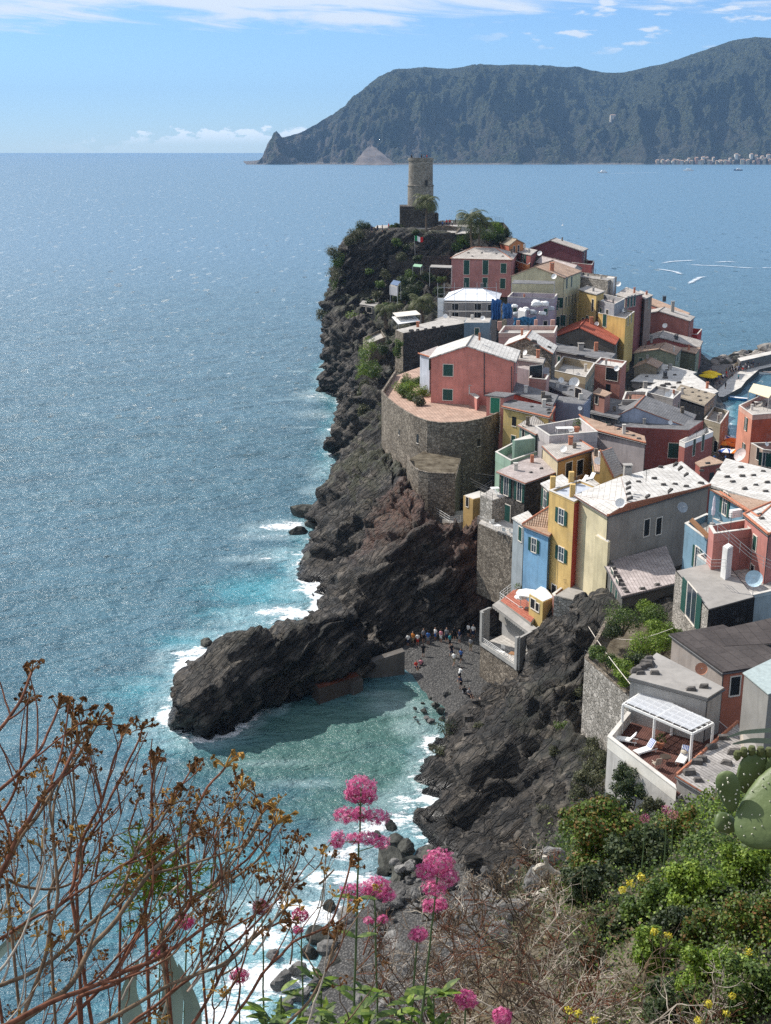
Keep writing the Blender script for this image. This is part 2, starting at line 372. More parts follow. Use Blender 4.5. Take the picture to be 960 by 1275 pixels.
# ================================================================ setting: rock, water, hills
def rock_material(name='layered rock', tint=1.0, green=.0):
    t = MT(name, .72, .35)
    w = t.wpos(); g = t.n('ShaderNodeNewGeometry'); sp = t.n('ShaderNodeSeparateXYZ'); t.l(g.outputs['Position'], sp.inputs[0])
    lay = t.wpos(sc=(1, 1, 1), rot=(R(10), R(39), 0))
    s = t.n('ShaderNodeMapping'); s.inputs['Scale'].default_value = (.12, .12, 2.6); t.l(lay, s.inputs[0])
    warp = t.noise(w, .12, 3)
    vv = t.n('ShaderNodeVectorMath', operation='ADD'); t.l(s.outputs[0], vv.inputs[0])
    cc = t.n('ShaderNodeCombineXYZ'); t.l(t.math('MULTIPLY', warp, 7.0), cc.inputs[2]); t.l(cc.outputs[0], vv.inputs[1])
    n1 = t.noise(vv.outputs[0], .8, 9, .7); n2 = t.noise(w, .9, 6, .65); n3 = t.noise(w, .05, 4, .6); n4 = t.noise(w, .35, 5, .6)
    c = t.mix(t.ramp(n1, [(.40, 0), (.52, .35), (.64, 1)]), (.012, .010, .009), (.158, .134, .108))
    c = t.mix(t.ramp(n2, [(.56, 0), (.74, .8)]), c, (.22, .188, .152))  # pale patches in the colour stand in for sunlit facets
    c = t.mix(t.ramp(n4, [(.38, .85), (.54, 0)]), c, (.010, .010, .0105))
    cs = t.n('ShaderNodeMapping'); cs.inputs['Scale'].default_value = (.35, .45, 1.6); t.l(lay, cs.inputs[0]); v2 = t.n('ShaderNodeVectorMath', operation='ADD'); t.l(cs.outputs[0], v2.inputs[0]); c2 = t.n('ShaderNodeCombineXYZ'); [t.l(t.math('MULTIPLY', n2, .8), c2.inputs[k]) for k in (0, 1, 2)]; t.l(c2.outputs[0], v2.inputs[1])
    ck = t.vor(v2.outputs[0], .9, 'DISTANCE_TO_EDGE'); ckm = t.ramp(ck, [(.0, 1), (.07, 0)]); c = t.mix(t.math('MULTIPLY', ckm, .85), c, (.006, .006, .006))
    # rusty dead creeper on the slope beneath the wall and around the cove
    def blob(x, y, z, r):
        d = t.n('ShaderNodeVectorMath', operation='DISTANCE'); t.l(g.outputs['Position'], d.inputs[0]); d.inputs[1].default_value = (x, y, z)
        return t.mr(d.outputs['Value'], r, r * .35)
    rb = [P(545, 640, 168), P(500, 680, 165), P(620, 700, 156)]
    m = blob(*rb[0], 17)
    for q, r_ in ((rb[1], 9), (rb[2], 11)): m = t.math('MAXIMUM', m, blob(*q, r_))
    fib = t.noise(t.wpos(sc=(1.5, 1.5, .35)), 1.4, 6, .7)
    c = t.mix(t.math('MULTIPLY', m, t.ramp(fib, [(.36, 0), (.56, .85)])), c, (.125, .055, .034))
    # moss and grass on ledges
    nz = t.n('ShaderNodeSeparateXYZ'); t.l(g.outputs['Normal'], nz.inputs[0])
    hgt = t.mr(sp.outputs[2], 4, 12)
    gm = t.math('MULTIPLY', t.mr(nz.outputs[2], .5, .9), t.ramp(n3, [(.42, 0), (.58, 1)])); gm = t.math('MULTIPLY', gm, hgt); gm = t.math('MULTIPLY', gm, t.mr(sp.outputs[1], 150, 200, .35, 1.0))
    c = t.mix(t.math('MULTIPLY', gm, .5), c, (.045, .055, .018))
    # wet black band at the waterline
    c = t.mix(t.mr(sp.outputs[2], 1.5, .25), c, (.012, .012, .012)); t.col(c)
    t.l(t.mr(sp.outputs[2], .3, 1.8, .25, .72), t.b.inputs['Roughness'])
    h = t.math('ADD', t.math('ADD', t.math('MULTIPLY', n1, 1.2), t.math('MULTIPLY', n2, .5)), t.math('MULTIPLY', ckm, -.35)); t.bump(h, 1.0, .8); return t.m
M_['rock'] = rock_material()
NS = Vector((-.62, .18, .76)).normalized()
def rock_disp(V, Nn, big=1.3, strat=1.0, seed=0):
    s = V @ np.array(NS); o1 = V @ np.array(Vector((.72, .1, .6)).normalized()); o2 = V @ np.array(Vector((0, 1, -.2)).normalized())
    wp = fbm(V * .11, 3, seed + 5)
    q = np.stack([o1 * .10, o2 * .14, s * .62 + wp * 2.2], 1)
    st = fbm(q, 4, seed + 1, .55); st = 1 - np.abs(st) * 2.6; st = np.where(st > 0, st ** 1.5, st)
    def saw(x, w=.8):
        f = x - np.floor(x); return np.where(f < w, f / w, (1 - f) / (1 - w)) - .5
    wq = s + wp * 2.6 + .35 * fbm(np.stack([o1 * .5, o2 * .5, s * .3], 1), 3, seed + 8)
    def blk(x, y, z, sd_):
        iz = np.floor(z).astype(np.int64); hx = _h(iz, iz * 0, iz * 0, sd_); ix = np.floor(x + hx * 7).astype(np.int64); hy = _h(iz, ix, iz * 0, sd_ + 1); iy = np.floor(y + hy * 5).astype(np.int64); return _h(ix, iy, iz, sd_ + 2) - .5
    w2 = .8 * fbm(V * .35, 3, seed + 12); w3 = .8 * fbm(V * .35 + 40, 3, seed + 13)
    bl = blk(o1 / 10 + w2 * .5, o2 / 6 + w3 * .5, wq / 1.7, seed + 20) * 1.6 + blk(o1 / 3.6 + w2 * .6, o2 / 2.4 + w3 * .6, wq / .62, seed + 30) * .55
    amp = .6 + .6 * fbm(V * .3, 2, seed + 9)
    lay = saw(wq / 2.3 + .6 * fbm(V * .06, 2, seed + 6)) * .95 + saw(wq / .86) * .42 * amp
    q2 = np.stack([o1 * .35, o2 * .4, s * 1.9 + wp * 5.0], 1)
    st2 = 1 - np.abs(fbm(q2, 3, seed + 2)) * 2.2
    b = fbm(V * .085, 4, seed + 3); b2 = 1 - np.abs(fbm(V * .23, 4, seed + 4)) * 2.4
    d = big * (b * 1.9 + b2 * .95) + strat * (st * .35 + st2 * .15 + lay * 1.0 + bl)
    return V + Nn * d[:, None]
def catmull(A, n):      # A: (k, ..) control rows -> n subdivisions per span
    k = len(A); out = []
    for i in range(k - 1):
        p0, p1, p2, p3 = A[max(i - 1, 0)], A[i], A[i + 1], A[min(i + 2, k - 1)]
        m1 = (p2 - p0) * .5 * .8; m2 = (p3 - p1) * .5 * .8
        ns = n[i] if isinstance(n, (list, tuple)) else n
        for j in range(ns):
            u = j / ns; u2 = u * u; u3 = u2 * u
            out.append(p1 * (2 * u3 - 3 * u2 + 1) + m1 * (u3 - 2 * u2 + u) + p2 * (-2 * u3 + 3 * u2) + m2 * (u3 - u2))
    out.append(A[-1]); return np.array(out)
def patch(rows, step, disp=None, name='rock', mat=None, fade=None, kind='structure', flip=False):
    G = np.array([[tuple(p) for p in r] for r in rows], dtype=float)       # r x c x 3
    nr = [max(1, int(np.median(np.linalg.norm(G[i + 1] - G[i], axis=1)) / step)) for i in range(len(G) - 1)]
    A = catmull(G, nr)
    B = A.transpose(1, 0, 2)
    nc = [max(1, int(np.percentile(np.linalg.norm(G[:, i + 1] - G[:, i], axis=1), 75) / step)) for i in range(G.shape[1] - 1)]
    B = catmull(B, nc).transpose(1, 0, 2)
    r, c = B.shape[:2]
    V = B.reshape(-1, 3)
    du = np.gradient(B, axis=0); dv = np.gradient(B, axis=1); Nn = np.cross(dv, du); ln = np.linalg.norm(Nn, axis=2, keepdims=True); Nn = Nn / np.maximum(ln, 1e-6)
    Nn = Nn.reshape(-1, 3)
    if flip: Nn = -Nn
    if disp: V = disp(V, Nn, B)
    i = np.arange(r * c).reshape(r, c)
    Fq = np.stack([i[:-1, :-1], i[:-1, 1:], i[1:, 1:], i[1:, :-1]], -1).reshape(-1, 4)
    if flip: Fq = Fq[:, ::-1]
    ob = np_mesh(name, V, Fq, mat or M_['rock'], smooth=False)
    ob['kind'] = kind
    return ob, V.reshape(r, c, 3)
def smooth01(x): x = np.clip(x, 0, 1); return x * x * (3 - 2 * x)
X_ = Xz
def W0(px, py): return Pz(px, py, 0)
# far headland: rows run from the back of the castle hill to the cove, columns from the open sea over the cliff to the harbour side
HR = [
 [X_(470,432,-4), X_(472,430,0), X_(474,428,10), X_(480,424,22), X_(500,420,32), X_(540,416,38), X_(590,414,38), X_(650,410,10), X_(840,407,-4), X_(880,405,-6)],
 [X_(436,408,-4), X_(440,407,0), X_(441,405,14), X_(445,404,26), X_(462,400,38), X_(520,400,41.5), X_(600,400,40.5), X_(650,400,18), X_(850,396,1), X_(885,395,-6)],
 [X_(413,392,-4), X_(417,392,0), X_(416,390,14), X_(420,390,26), X_(445,388,38), P(500,285,386), P(610,290,386), P(660,316,386), X_(862,386,3), X_(890,385,-5)],
 [X_(396,377,-4), X_(401,377,0), P(402,420,376), P(406,352,376), P(436,292,376), P(480,285,372), P(590,298,372), P(690,335,372), X_(874,372,3.2), X_(900,370,-4)],
 [X_(396,366,-4), X_(401,366,0), P(402,430,365), P(404,372,365), P(425,318,365), P(462,334,364), P(560,346,363), P(690,345,360), X_(880,360,3.2), X_(905,360,-4)],
 [X_(399,352,-4), X_(404,352,0), P(404,450,352), P(401,405,352), P(414,368,352), P(470,382,352), P(560,366,350), P(700,372,350), X_(884,350,3), X_(912,350,-4)],
 [X_(406,324,-4), X_(411,324,0), P(408,480,323), P(402,442,323), P(420,405,322), P(480,405,322), P(600,402,320), X_(740,320,13), X_(886,320,3), X_(912,320,-4)],
 [X_(411,288,-4), X_(416,288,0), P(412,520,287), P(428,470,286), P(446,436,285), P(500,442,285), P(610,440,285), X_(745,285,11), X_(890,285,3), X_(915,285,-4)],
 [X_(415,262,-4), X_(420,262,0), P(414,548,261), P(430,502,260), P(450,458,260), P(520,458,260), P(620,462,258), X_(750,260,8), X_(896,260,3), X_(920,260,-3)],
 [X_(416,241,-4), X_(421,241,0), P(425,563,240), P(444,532,239), P(466,500,238), P(520,488,238), P(620,492,238), X_(760,240,7), X_(905,240,2.5), X_(1000,240,2)],
 [X_(390,216,-4), X_(396,216,0), P(398,615,215), P(428,578,214), P(474,552,213), P(520,556,213), P(620,545,213), X_(770,215,7), X_(930,215,3), X_(1020,215,3)],
 [X_(372,196,-4), X_(378,196,0), P(383,655,195), P(428,596,194), P(484,576,194), P(535,600,193), P(620,590,193), X_(780,195,8), X_(950,195,4), X_(1040,195,4)],
 [X_(366,182,-4), X_(371,182,0), P(378,695,181), P(425,635,180), P(492,592,180), P(555,642,180), P(635,640,179), X_(785,180,9), X_(960,180,6), X_(1060,180,6)],
 [X_(384,170,-4), X_(389,170,0), P(398,742,169), P(445,690,168), P(500,612,169), P(560,655,166), P(625,655,166), X_(790,168,10), X_(960,168,8), X_(1080,168,8)],
 [X_(378,160,-4), X_(384,160,0), P(399,762,159), P(445,708,158), P(505,640,158), P(562,648,157), P(618,650,158), X_(790,158,11), X_(980,158,10), X_(1100,158,10)],
 [X_(388,152,-4), X_(394,152,0), P(400,784,152), P(445,752,151), P(500,715,153), P(560,712,152), P(606,705,153), X_(790,150,12), X_(980,150,12), X_(1120,150,12)],
 [X_(396,146,-4), X_(402,147,-.5), P(408,815,147), P(450,800,148), P(500,778,150), P(560,772,149.5), P(602,768,150), X_(700,146,8), X_(980,144,13), X_(1140,144,13)],
 [X_(400,143,-5), X_(410,143,-2), X_(420,143,-1), X_(455,144,-1), X_(500,146,0), X_(560,147,0), X_(606,147,0), X_(690,142,3), X_(980,140,13), X_(1160,140,13)],
]
def disp_head(V, Nn, B):
    r, c = B.shape[:2]
    W_ = rock_disp(V, Nn, 1.35, 1.1, 0)
    x = V[:, 0]; px = 480 + F * x / (V[:, 1] * math.cos(PITCH) + (CAMH - V[:, 2]) * math.sin(PITCH))
    k = 1 - .8 * smooth01((px - 520) / 60) * smooth01((V[:, 1] - 165) / 20)      # calm under the town
    k = np.where(V[:, 2] > 36, k * .35, k)
    gul = 1 - np.abs(fbm(np.stack([V[:, 1] / 15 + .02 * V[:, 2], V[:, 0] / 60, V[:, 2] / 55 + V[:, 1] / 90], 1), 4, 91, .55)) * 3.0
    gk = smooth01((500 - px) / 50) * smooth01((V[:, 2] + 1) / 6) * smooth01((44 - V[:, 2]) / 8)
    return V + (W_ - V) * k[:, None] + Nn * (gul * 2.6 * gk)[:, None]
head, HV = patch(HR, .5, disp_head, 'headland')
# rock spit reaching out to the left of the cove
def spit_row(*a): return [Pz(*q) for q in a]
SR = [
 spit_row((222,893,-3),(222,893,-2.5),(224,890,-2),(224,888,-2),(222,886,-2),(222,884,-2.5),(222,880,-3)),
 spit_row((246,914,-3),(244,909,0),(234,893,2.3),(232,870,2.6),(231,862,1.4),(229,862,.2),(226,860,-3)),
 spit_row((262,918,-3),(258,912,0),(246,886,4.0),(240,848,5.0),(236,842,2.6),(230,848,.2),(224,846,-3)),
 spit_row((298,907,-3),(290,900,0),(276,868,4.5),(268,816,7.0),(262,815,4.5),(256,828,.8),(248,826,-3)),
 spit_row((340,888,-3),(332,881,0),(318,850,5.0),(305,796,8.6),(298,794,6.5),(284,812,2.0),(270,812,-3)),
 spit_row((368,872,-3),(362,866,0),(350,838,4.5),(340,798,7.6),(334,797,6.0),(322,800,2.5),(300,806,-3)),
 spit_row((395,862,-3),(392,856,0),(384,832,4.5),(374,790,8.0),(368,790,7.5),(355,792,4),(330,796,-3)),
 spit_row((430,852,-3),(425,848,0),(420,824,4.5),(410,778,8.2),(404,774,8.5),(394,776,7),(368,780,-2)),
 spit_row((470,842,-3),(462,838,-.5),(455,816,3.0),(450,780,6.2),(448,770,7.5),(440,765,8),(420,765,3)),
]
def disp_spit(V, Nn, B): return rock_disp(V, Nn, .5, .9, 31)
spit, SV = patch(SR, .27, disp_spit, 'rock_spit', flip=True)
# near cliff under the houses of the right half
NR = [
 [X_(596,166,-2), X_(606,166,2), X_(612,165,6), X_(618,164,10), X_(628,163,13), X_(720,162,14), X_(820,162,14), X_(1100,162,12)],
 [X_(606,152,-1), X_(612,151,2), X_(620,151,6), X_(628,150,10), X_(640,150,13), X_(720,150,14.5), X_(820,150,15), X_(1100,150,15)],
 [X_(618,142,0), X_(626,142,1), X_(636,142,4), X_(648,142,9), X_(660,141,12), X_(710,140,14.5), X_(820,140,16), X_(1150,140,16)],
 [X_(560,134,-1), X_(590,134,.8), X_(630,134,2.5), X_(652,133,5), P(676,772,132), P(700,745,132), X_(780,132,17), X_(1150,132,18)],
 [X_(536,127,-3), P(547,912,126.5), P(590,880,127), P(640,858,127), P(680,768,127), P(704,744,127), X_(750,126,17.5), X_(1150,126,19)],
 [X_(514,118,-3), P(527,958,118), P(575,912,118), P(640,872,119), P(684,800,119), P(714,765,119.5), X_(752,118,18), X_(1150,118,20)],
 [X_(496,110,-3), P(510,1008,110), P(562,952,110.5), P(622,900,112), P(690,838,113), P(718,828,113), X_(768,110,13), X_(1150,110,20)],
 [X_(496,104,-3), P(508,1045,104), P(556,1000,104.5), P(618,950,106), P(694,895,107), P(728,890,107), X_(790,104,11.5), X_(1150,104,20)],
 [X_(520,97,-3), P(545,1090,97), P(588,1048,97.5), P(645,1000,99), P(702,945,100), P(738,930,100), X_(806,97,12), X_(1150,97,20)],
 [X_(560,90,-3), P(590,1150,89), P(625,1085,90), P(668,1035,91), P(716,985,92), P(752,955,93), X_(810,90,16), X_(1150,90,20)],
 [X_(560,80,-3), P(600,1190,80), P(640,1120,80), P(682,1060,81), P(724,1012,81.5), P(760,990,82), X_(820,80,15.5), X_(1150,80,17)],
 [X_(520,68,-3), P(580,1300,68), P(640,1180,68), P(690,1090,68), P(740,1035,69), P(800,1030,69), P(900,1030,69), X_(1150,68,19)],
]
def disp_near(V, Nn, B):
    W_ = rock_disp(V, Nn, 1.0, 1.1, 60)
    px = 480 + F * V[:, 0] / (V[:, 1] * math.cos(PITCH) + (CAMH - V[:, 2]) * math.sin(PITCH))
    k = 1 - .85 * smooth01((px - 722) / 30); return V + (W_ - V) * k[:, None]
near, NV = patch(NR, .3, disp_near, 'cliff')
# hillside that carries the camera and the bushes
soil = MT('dry soil', .9, .15); w = soil.wpos()
soil.col(soil.mix(soil.ramp(soil.noise(w, .7, 6, .65), [(.35, 0), (.65, 1)]), (.055, .042, .026), (.17, .145, .105)))
soil.bump(soil.noise(w, 3, 6, .7), .9, .15); M_['soil'] = soil.m
FR = [
 [P(640,1330,74), P(664,1120,74), P(700,1062,74), P(750,1032,74.5), P(840,1030,74.5), P(960,1030,74), P(1200,1035,74)],
 [P(600,1400,60), P(655,1150,60), P(700,1075,60), P(750,1035,60), P(840,1035,60), P(960,1035,60), P(1200,1040,60)],
 [P(560,1500,42), P(640,1180,42), P(690,1090,42), P(750,1045,42), P(840,1040,42), P(960,1040,42), P(1200,1050,42)],
 [P(520,1550,28), P(610,1220,28), P(680,1130,28), P(750,1080,28), P(840,1060,28), P(960,1060,28), P(1300,1060,28)],
 [P(460,1650,17), P(560,1290,17), P(650,1200,17), P(740,1140,17), P(840,1100,17), P(1000,1090,17), P(1400,1080,17)],
 [P(380,1750,10), P(490,1380,10), P(620,1290,10), P(740,1220,10), P(860,1160,10), P(1050,1140,10), P(1500,1120,10)],
 [P(200,1900,5.5), P(360,1560,5.5), P(600,1420,5.5), P(780,1340,5.5), P(950,1280,5.5), P(1150,1250,5.5), P(1800,1200,5.5)],
 [Vector((-6,2.2,57)), Vector((-3,2.2,59.5)), Vector((-.5,2.4,61.2)), Vector((.8,2.5,61.7)), Vector((2,2.6,62)), Vector((3.5,2.8,62.3)), Vector((7,3,62.8))],
 [Vector((-6,-1,59)), Vector((-3,-1,61.5)), Vector((-.5,-1,62.7)), Vector((.8,-1,62.8)), Vector((2,-1,62.9)), Vector((3.5,-1,63)), Vector((7,-1,63.5))],
 [Vector((-8,-12,60)), Vector((-4,-12,62)), Vector((-1,-12,62.8)), Vector((1,-12,63)), Vector((3,-12,63)), Vector((5,-12,63)), Vector((9,-12,64))],
]
def disp_hill(V, Nn, B):
    k = np.clip(V[:, 1] / 40, .03, .5); return V + Nn * (fbm(V * .5, 4, 77) * k)[:, None]
hill, FV = patch(FR, .35, disp_hill, 'hillside', M_['soil'])
# ---------------------------------------------------------------- pebble beach and sea floor of the cove
peb = MT('grey pebbles', .85, .3); w = peb.wpos()
pc = peb.vor(w, 5.0, 'F1', 'Color'); sc_ = peb.n('ShaderNodeSeparateColor'); peb.l(pc, sc_.inputs[0])
pd = peb.vor(w, 5.0); pf = peb.noise(w, .22, 4, .6)
peb.col(peb.mix(peb.ramp(pd, [(.25, 0), (.6, .8)]), peb.mix(peb.math('MULTIPLY', sc_.outputs[0], pf), (.06, .058, .056), (.25, .24, .225)), (.022, .022, .022)))
peb.bump(peb.math('ADD', peb.math('MULTIPLY', pd, -1.0), peb.math('MULTIPLY', pf, 2.0)), 1.0, .12); M_['pebble'] = peb.m
BR = [
 [X_(470,156,-.5), X_(520,156,2.2), X_(560,156,2.6), X_(600,156,2.8), X_(680,156,3)],
 [X_(455,149,-1), X_(500,149,1.2), X_(550,149,2.0), X_(600,149,2.2), X_(680,149,2.4)],
 [X_(450,142,-1.6), X_(508,142,-.1), X_(545,142,1.2), X_(600,142,1.8), X_(680,142,2)],
 [X_(440,135,-2.2), X_(505,135,-1), X_(542,135,.05), X_(590,135,1.3), X_(680,135,1.8)],
 [X_(430,128,-3), X_(490,128,-1.8), X_(530,128,-.9), X_(560,128,.1), X_(680,128,1.4)],
 [X_(420,119,-3.2), X_(480,119,-2), X_(515,119,-1.2), X_(545,119,-.2), X_(680,119,1)],
]
patch(BR, .5, lambda V, N_, B: V + N_ * (fbm(V * .35, 3, 9) * .22)[:, None], 'beach', M_['pebble'])
CR = [
 [Pz(470,1015,-3), Pz(500,1020,-1.2), Pz(540,1040,-.2), Pz(600,1060,1.0), Pz(680,1100,3)],
 [Pz(420,1075,-3), Pz(470,1075,-1.2), Pz(520,1080,.5), Pz(590,1085,1.6), Pz(680,1130,3)],
 [Pz(360,1130,-3), Pz(420,1125,-1.2), Pz(470,1120,.5), Pz(560,1120,2.2), Pz(680,1160,4)],
 [Pz(320,1190,-3), Pz(370,1180,-1.2), Pz(430,1170,.6), Pz(540,1170,2.5), Pz(680,1230,5)],
 [Pz(300,1260,-3), Pz(340,1250,-1.2), Pz(420,1240,.9), Pz(540,1260,3), Pz(680,1330,5)],
 [Pz(260,1400,-3), Pz(300,1380,-1.2), Pz(400,1380,1.2), Pz(540,1400,4), Pz(680,1500,6)],
]
patch(CR, .4, lambda V, N_, B: V + N_ * (fbm(V * .35, 3, 19) * .3)[:, None], 'shingle_shore', M_['pebble'])
# ---------------------------------------------------------------- sea
def sea():
    def axis(a, b, st, far, g):
        m = list(np.arange(a, b, st)); s_ = st; v = b; up = []
        while v < far: up.append(v); s_ *= g; v += s_
        return m + up + [far]
    ys = np.array(axis(62, 430, .75, 17500, 1.045)); ys = np.concatenate([[-60, -20, 20, 45], ys])
    xp = axis(0, 190, .75, 14000, 1.09); xn = axis(.75, 130, .75, 14000, 1.09)
    xs = np.array([-q for q in reversed(xn)] + xp)
    X, Y = np.meshgrid(xs, ys); V = np.stack([X.ravel(), Y.ravel(), np.zeros(X.size)], 1)
    foam = np.zeros(len(V)); shal = np.zeros(len(V)); grn = np.zeros(len(V))
    def add(arr, px, py, rx, ry, s_, ang=0):
        c = W0(px, py); dx = V[:, 0] - c.x; dy = V[:, 1] - c.y; a = R(ang)
        u = dx * math.cos(a) + dy * math.sin(a); w_ = -dx * math.sin(a) + dy * math.cos(a)
        return np.maximum(arr, s_ * np.exp(-((u / rx) ** 2 + (w_ / ry) ** 2)))
    for a in [(405,470,3.5,12,.9,0),(398,492,7,10,.75,0),(392,515,7,7,.55,20),(415,545,3.5,12,.7,0),(408,585,5,9,.6,0),(372,462,5,1.6,.55,0),(360,498,7,2,.45,10),(375,532,6,1.8,.45,0),(395,610,4,5,.6,0),
              (355,655,7,3.5,1.1,10),(340,668,7,2.5,.75,0),(365,690,6,4,.75,0),(330,695,8,2,.75,5),(375,735,5,5,.75,0),(345,762,8,3.0,.95,8),(305,775,6,2.2,.6,0),(270,790,6,2.5,.6,0),(250,812,6,3.5,1.05,20),(232,832,5,2.5,.8,0),
              (212,890,3,5,1.05,0),(198,905,4.5,3,.7,0),(262,917,5,1.5,.95,10),(235,925,6,2,.6,0),(190,850,6,2,.35,0),(215,870,4,3,.7,0),
              (520,985,3,3.5,.8,0),(505,1000,3.5,3,.85,0),(532,950,2.2,3.0,.75,0),(545,925,2,2,.55,0),(470,1030,4.5,3.5,.85,0),(430,1060,5,3.0,.85,0),(500,1020,3,3,.95,0),(395,1095,6,2.8,.9,0),(440,1095,5,3,.95,0),
              (350,1130,6,3.0,.85,0),(330,1165,6,3.5,.95,0),(390,1140,6,3,1.05,0),(300,1215,6,4,.9,0),(345,1215,6,4,1.05,0),(290,1262,7,4,.9,0),(255,1130,5,2.5,.5,0),(230,1200,6,3,.55,0),(380,975,6,1.2,.45,0),(340,950,6,1.2,.4,0),
              (500,880,5,3,.55,0),(520,905,3.5,3,.62,0),(480,865,4,1.6,.45,0),(60,925,8,1.5,.3,0),(140,960,8,1.5,.35,0)]:
        foam = add(foam, *a)
    for a in [(345,735,16,11,1.0,0),(300,765,12,7,.75,0),(370,690,8,7,.8,0),(405,590,5,9,.5,0),(350,662,9,5,.45,0),(250,800,10,7,.85,0),(200,860,12,9,.7,0),(170,900,14,9,.5,0),(230,925,12,6,.6,0),
              (330,1080,16,8,.55,0),(250,1150,18,8,.55,0),(330,1180,12,9,1,0),(300,1240,14,9,.9,0),(100,850,20,10,.25,0)]:
        shal = add(shal, a[0], a[1], a[2] * .8, a[3] * .8, a[4] * .85, a[5])
    for a in [(420,905,18,9,1.0,0),(380,940,15,9,.9,0),(480,900,10,12,1.0,0),(470,960,9,10,.9,0),(430,1000,10,7,.75,0),(350,960,8,6,.6,0),(510,880,9,9,1,0)]:
        grn = add(grn, *a)
    from mathutils import kdtree
    RV = np.concatenate([q.reshape(-1, 3) for q in (HV, SV, NV)]); RV = RV[np.abs(RV[:, 2] - .1) < .7]; kd = kdtree.KDTree(len(RV))
    for n_, q in enumerate(RV): kd.insert((q[0], q[1], 0), n_)
    kd.balance(); near_ = np.where((V[:, 1] < 440) & (V[:, 1] > 70) & (V[:, 0] > -70) & (V[:, 0] < 110))[0]; dist = np.full(len(V), 99.0)
    for n_ in near_: dist[n_] = kd.find((V[n_, 0], V[n_, 1], 0))[2]
    sgn = .55 + .55 * fbm(np.stack([V[:, 0] / 9, V[:, 1] / 9, V[:, 0] * 0], 1), 3, 5); calm = np.where((V[:, 0] > -12) & (V[:, 1] > 128) & (V[:, 1] < 152), .25, 1.0)
    foam = np.maximum(foam, np.exp(-(dist / 1.5) ** 2) * np.clip(sgn + .25, .2, 1.1) * calm); shal = np.maximum(shal, .55 * np.exp(-(dist / 4.5) ** 2) * calm)
    wv = np.where(V[:, 1] < 600, 1.0, 0.0)
    pxy = V[:, :2]; q = np.stack([(pxy[:, 0] * .92 + pxy[:, 1] * .35) * .16, (pxy[:, 1] * .9 - pxy[:, 0] * .35) * .30, np.zeros(len(V))], 1)
    V[:, 2] = wv * (fbm(q, 4, 3) * .30)
    i = np.arange(len(V)).reshape(len(ys), len(xs))
    Fq = np.stack([i[:-1, :-1], i[:-1, 1:], i[1:, 1:], i[1:, :-1]], -1).reshape(-1, 4)
    t = MT('sea water', .09, .5); t.b.inputs['IOR'].default_value = 1.333
    def at(n_):
        a = t.n('ShaderNodeAttribute'); a.attribute_name = n_; return a.outputs['Fac']
    gy = t.n('ShaderNodeNewGeometry'); sy = t.n('ShaderNodeSeparateXYZ'); t.l(gy.outputs['Position'], sy.inputs[0]); yy = sy.outputs[1]
    w = t.wpos(); wa = t.wpos(sc=(.62, 1.0, 1), rot=(0, 0, R(-18)))
    big = t.noise(t.wpos(sc=(.5, 1.2, 1), rot=(0, 0, R(-15))), .012, 4, .55); mid = t.noise(wa, .09, 5, .6)
    fs = t.noise(t.wpos(sc=(1.0, 1.5, 1)), .35, 7, .68, .8); fl = t.noise(t.wpos(sc=(.8, 1.9, 1), rot=(0, 0, R(12))), 1.6, 6, .7, .5)
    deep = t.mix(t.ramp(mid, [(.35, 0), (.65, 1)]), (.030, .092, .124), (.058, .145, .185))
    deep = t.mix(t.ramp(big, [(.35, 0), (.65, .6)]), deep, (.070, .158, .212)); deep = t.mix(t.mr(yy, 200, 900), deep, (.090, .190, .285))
    sm = t.mr(t.math('ADD', at('shal'), t.math('MULTIPLY', t.math('SUBTRACT', fs, .5), .9)), .12, .95)
    gm = t.mr(t.math('ADD', at('green'), t.math('MULTIPLY', t.math('SUBTRACT', fs, .5), .7)), .12, .95)
    c = t.mix(sm, deep, (.055, .27, .33)); c = t.mix(t.math('MULTIPLY', gm, .9), c, (.070, .150, .130))
    fm = t.mr(t.math('ADD', t.math('ADD', at('foam'), t.math('MULTIPLY', t.math('SUBTRACT', fs, .5), 1.5)), t.math('MULTIPLY', t.math('SUBTRACT', fl, .5), .9)), .70, .95)
    cv = t.math('MULTIPLY', t.mr(at('foam'), .1, .5), .30)
    c = t.mix(cv, c, (.42, .55, .57)); c = t.mix(fm, c, (.80, .83, .84)); t.col(c)
    rb_ = t.math('ADD', t.mr(yy, 130, 900, .235, .42), 0.0); t.l(t.math('MAXIMUM', rb_, t.math('MULTIPLY', fm, .8)), t.b.inputs['Roughness'])
    b1 = t.noise(wa, .42, 4, .6, .3); b2 = t.noise(wa, 1.9, 4, .7, .3); b3 = t.noise(w, .1, 3)
    h = t.math('ADD', t.math('ADD', t.math('MULTIPLY', b1, 1.15), t.math('MULTIPLY', b2, .30)), t.math('MULTIPLY', b3, 1.2))
    t.bump(h, 1.0, 1.15)
    bn = [x for x in t.nt.nodes if x.type == 'BUMP'][0]
    def facets(sx, sy_, seedv):
        mp = t.n('ShaderNodeMapping'); mp.inputs['Scale'].default_value = (sx, sy_, 1); mp.inputs['Location'].default_value = (seedv, seedv, 0); t.l(w, mp.inputs[0])
        vo = t.n('ShaderNodeTexVoronoi', feature='F1'); vo.inputs['Scale'].default_value = 1.0; t.l(mp.outputs[0], vo.inputs['Vector']); sc = t.n('ShaderNodeSeparateColor'); t.l(vo.outputs['Color'], sc.inputs[0]); return sc.outputs
    ys_ = t.math('ADD', yy, t.math('MULTIPLY', t.noise(w, .08, 3), 60.0)); z1_ = t.math('GREATER_THAN', ys_, 178.0); z2_ = t.math('GREATER_THAN', ys_, 300.0); z3_ = t.math('GREATER_THAN', ys_, 560.0)
    fc = [facets(3.0, 2.4, 3.1), facets(1.5, .8, 11.7), facets(.9, .32, 27.3), facets(.5, .12, 41.9)]
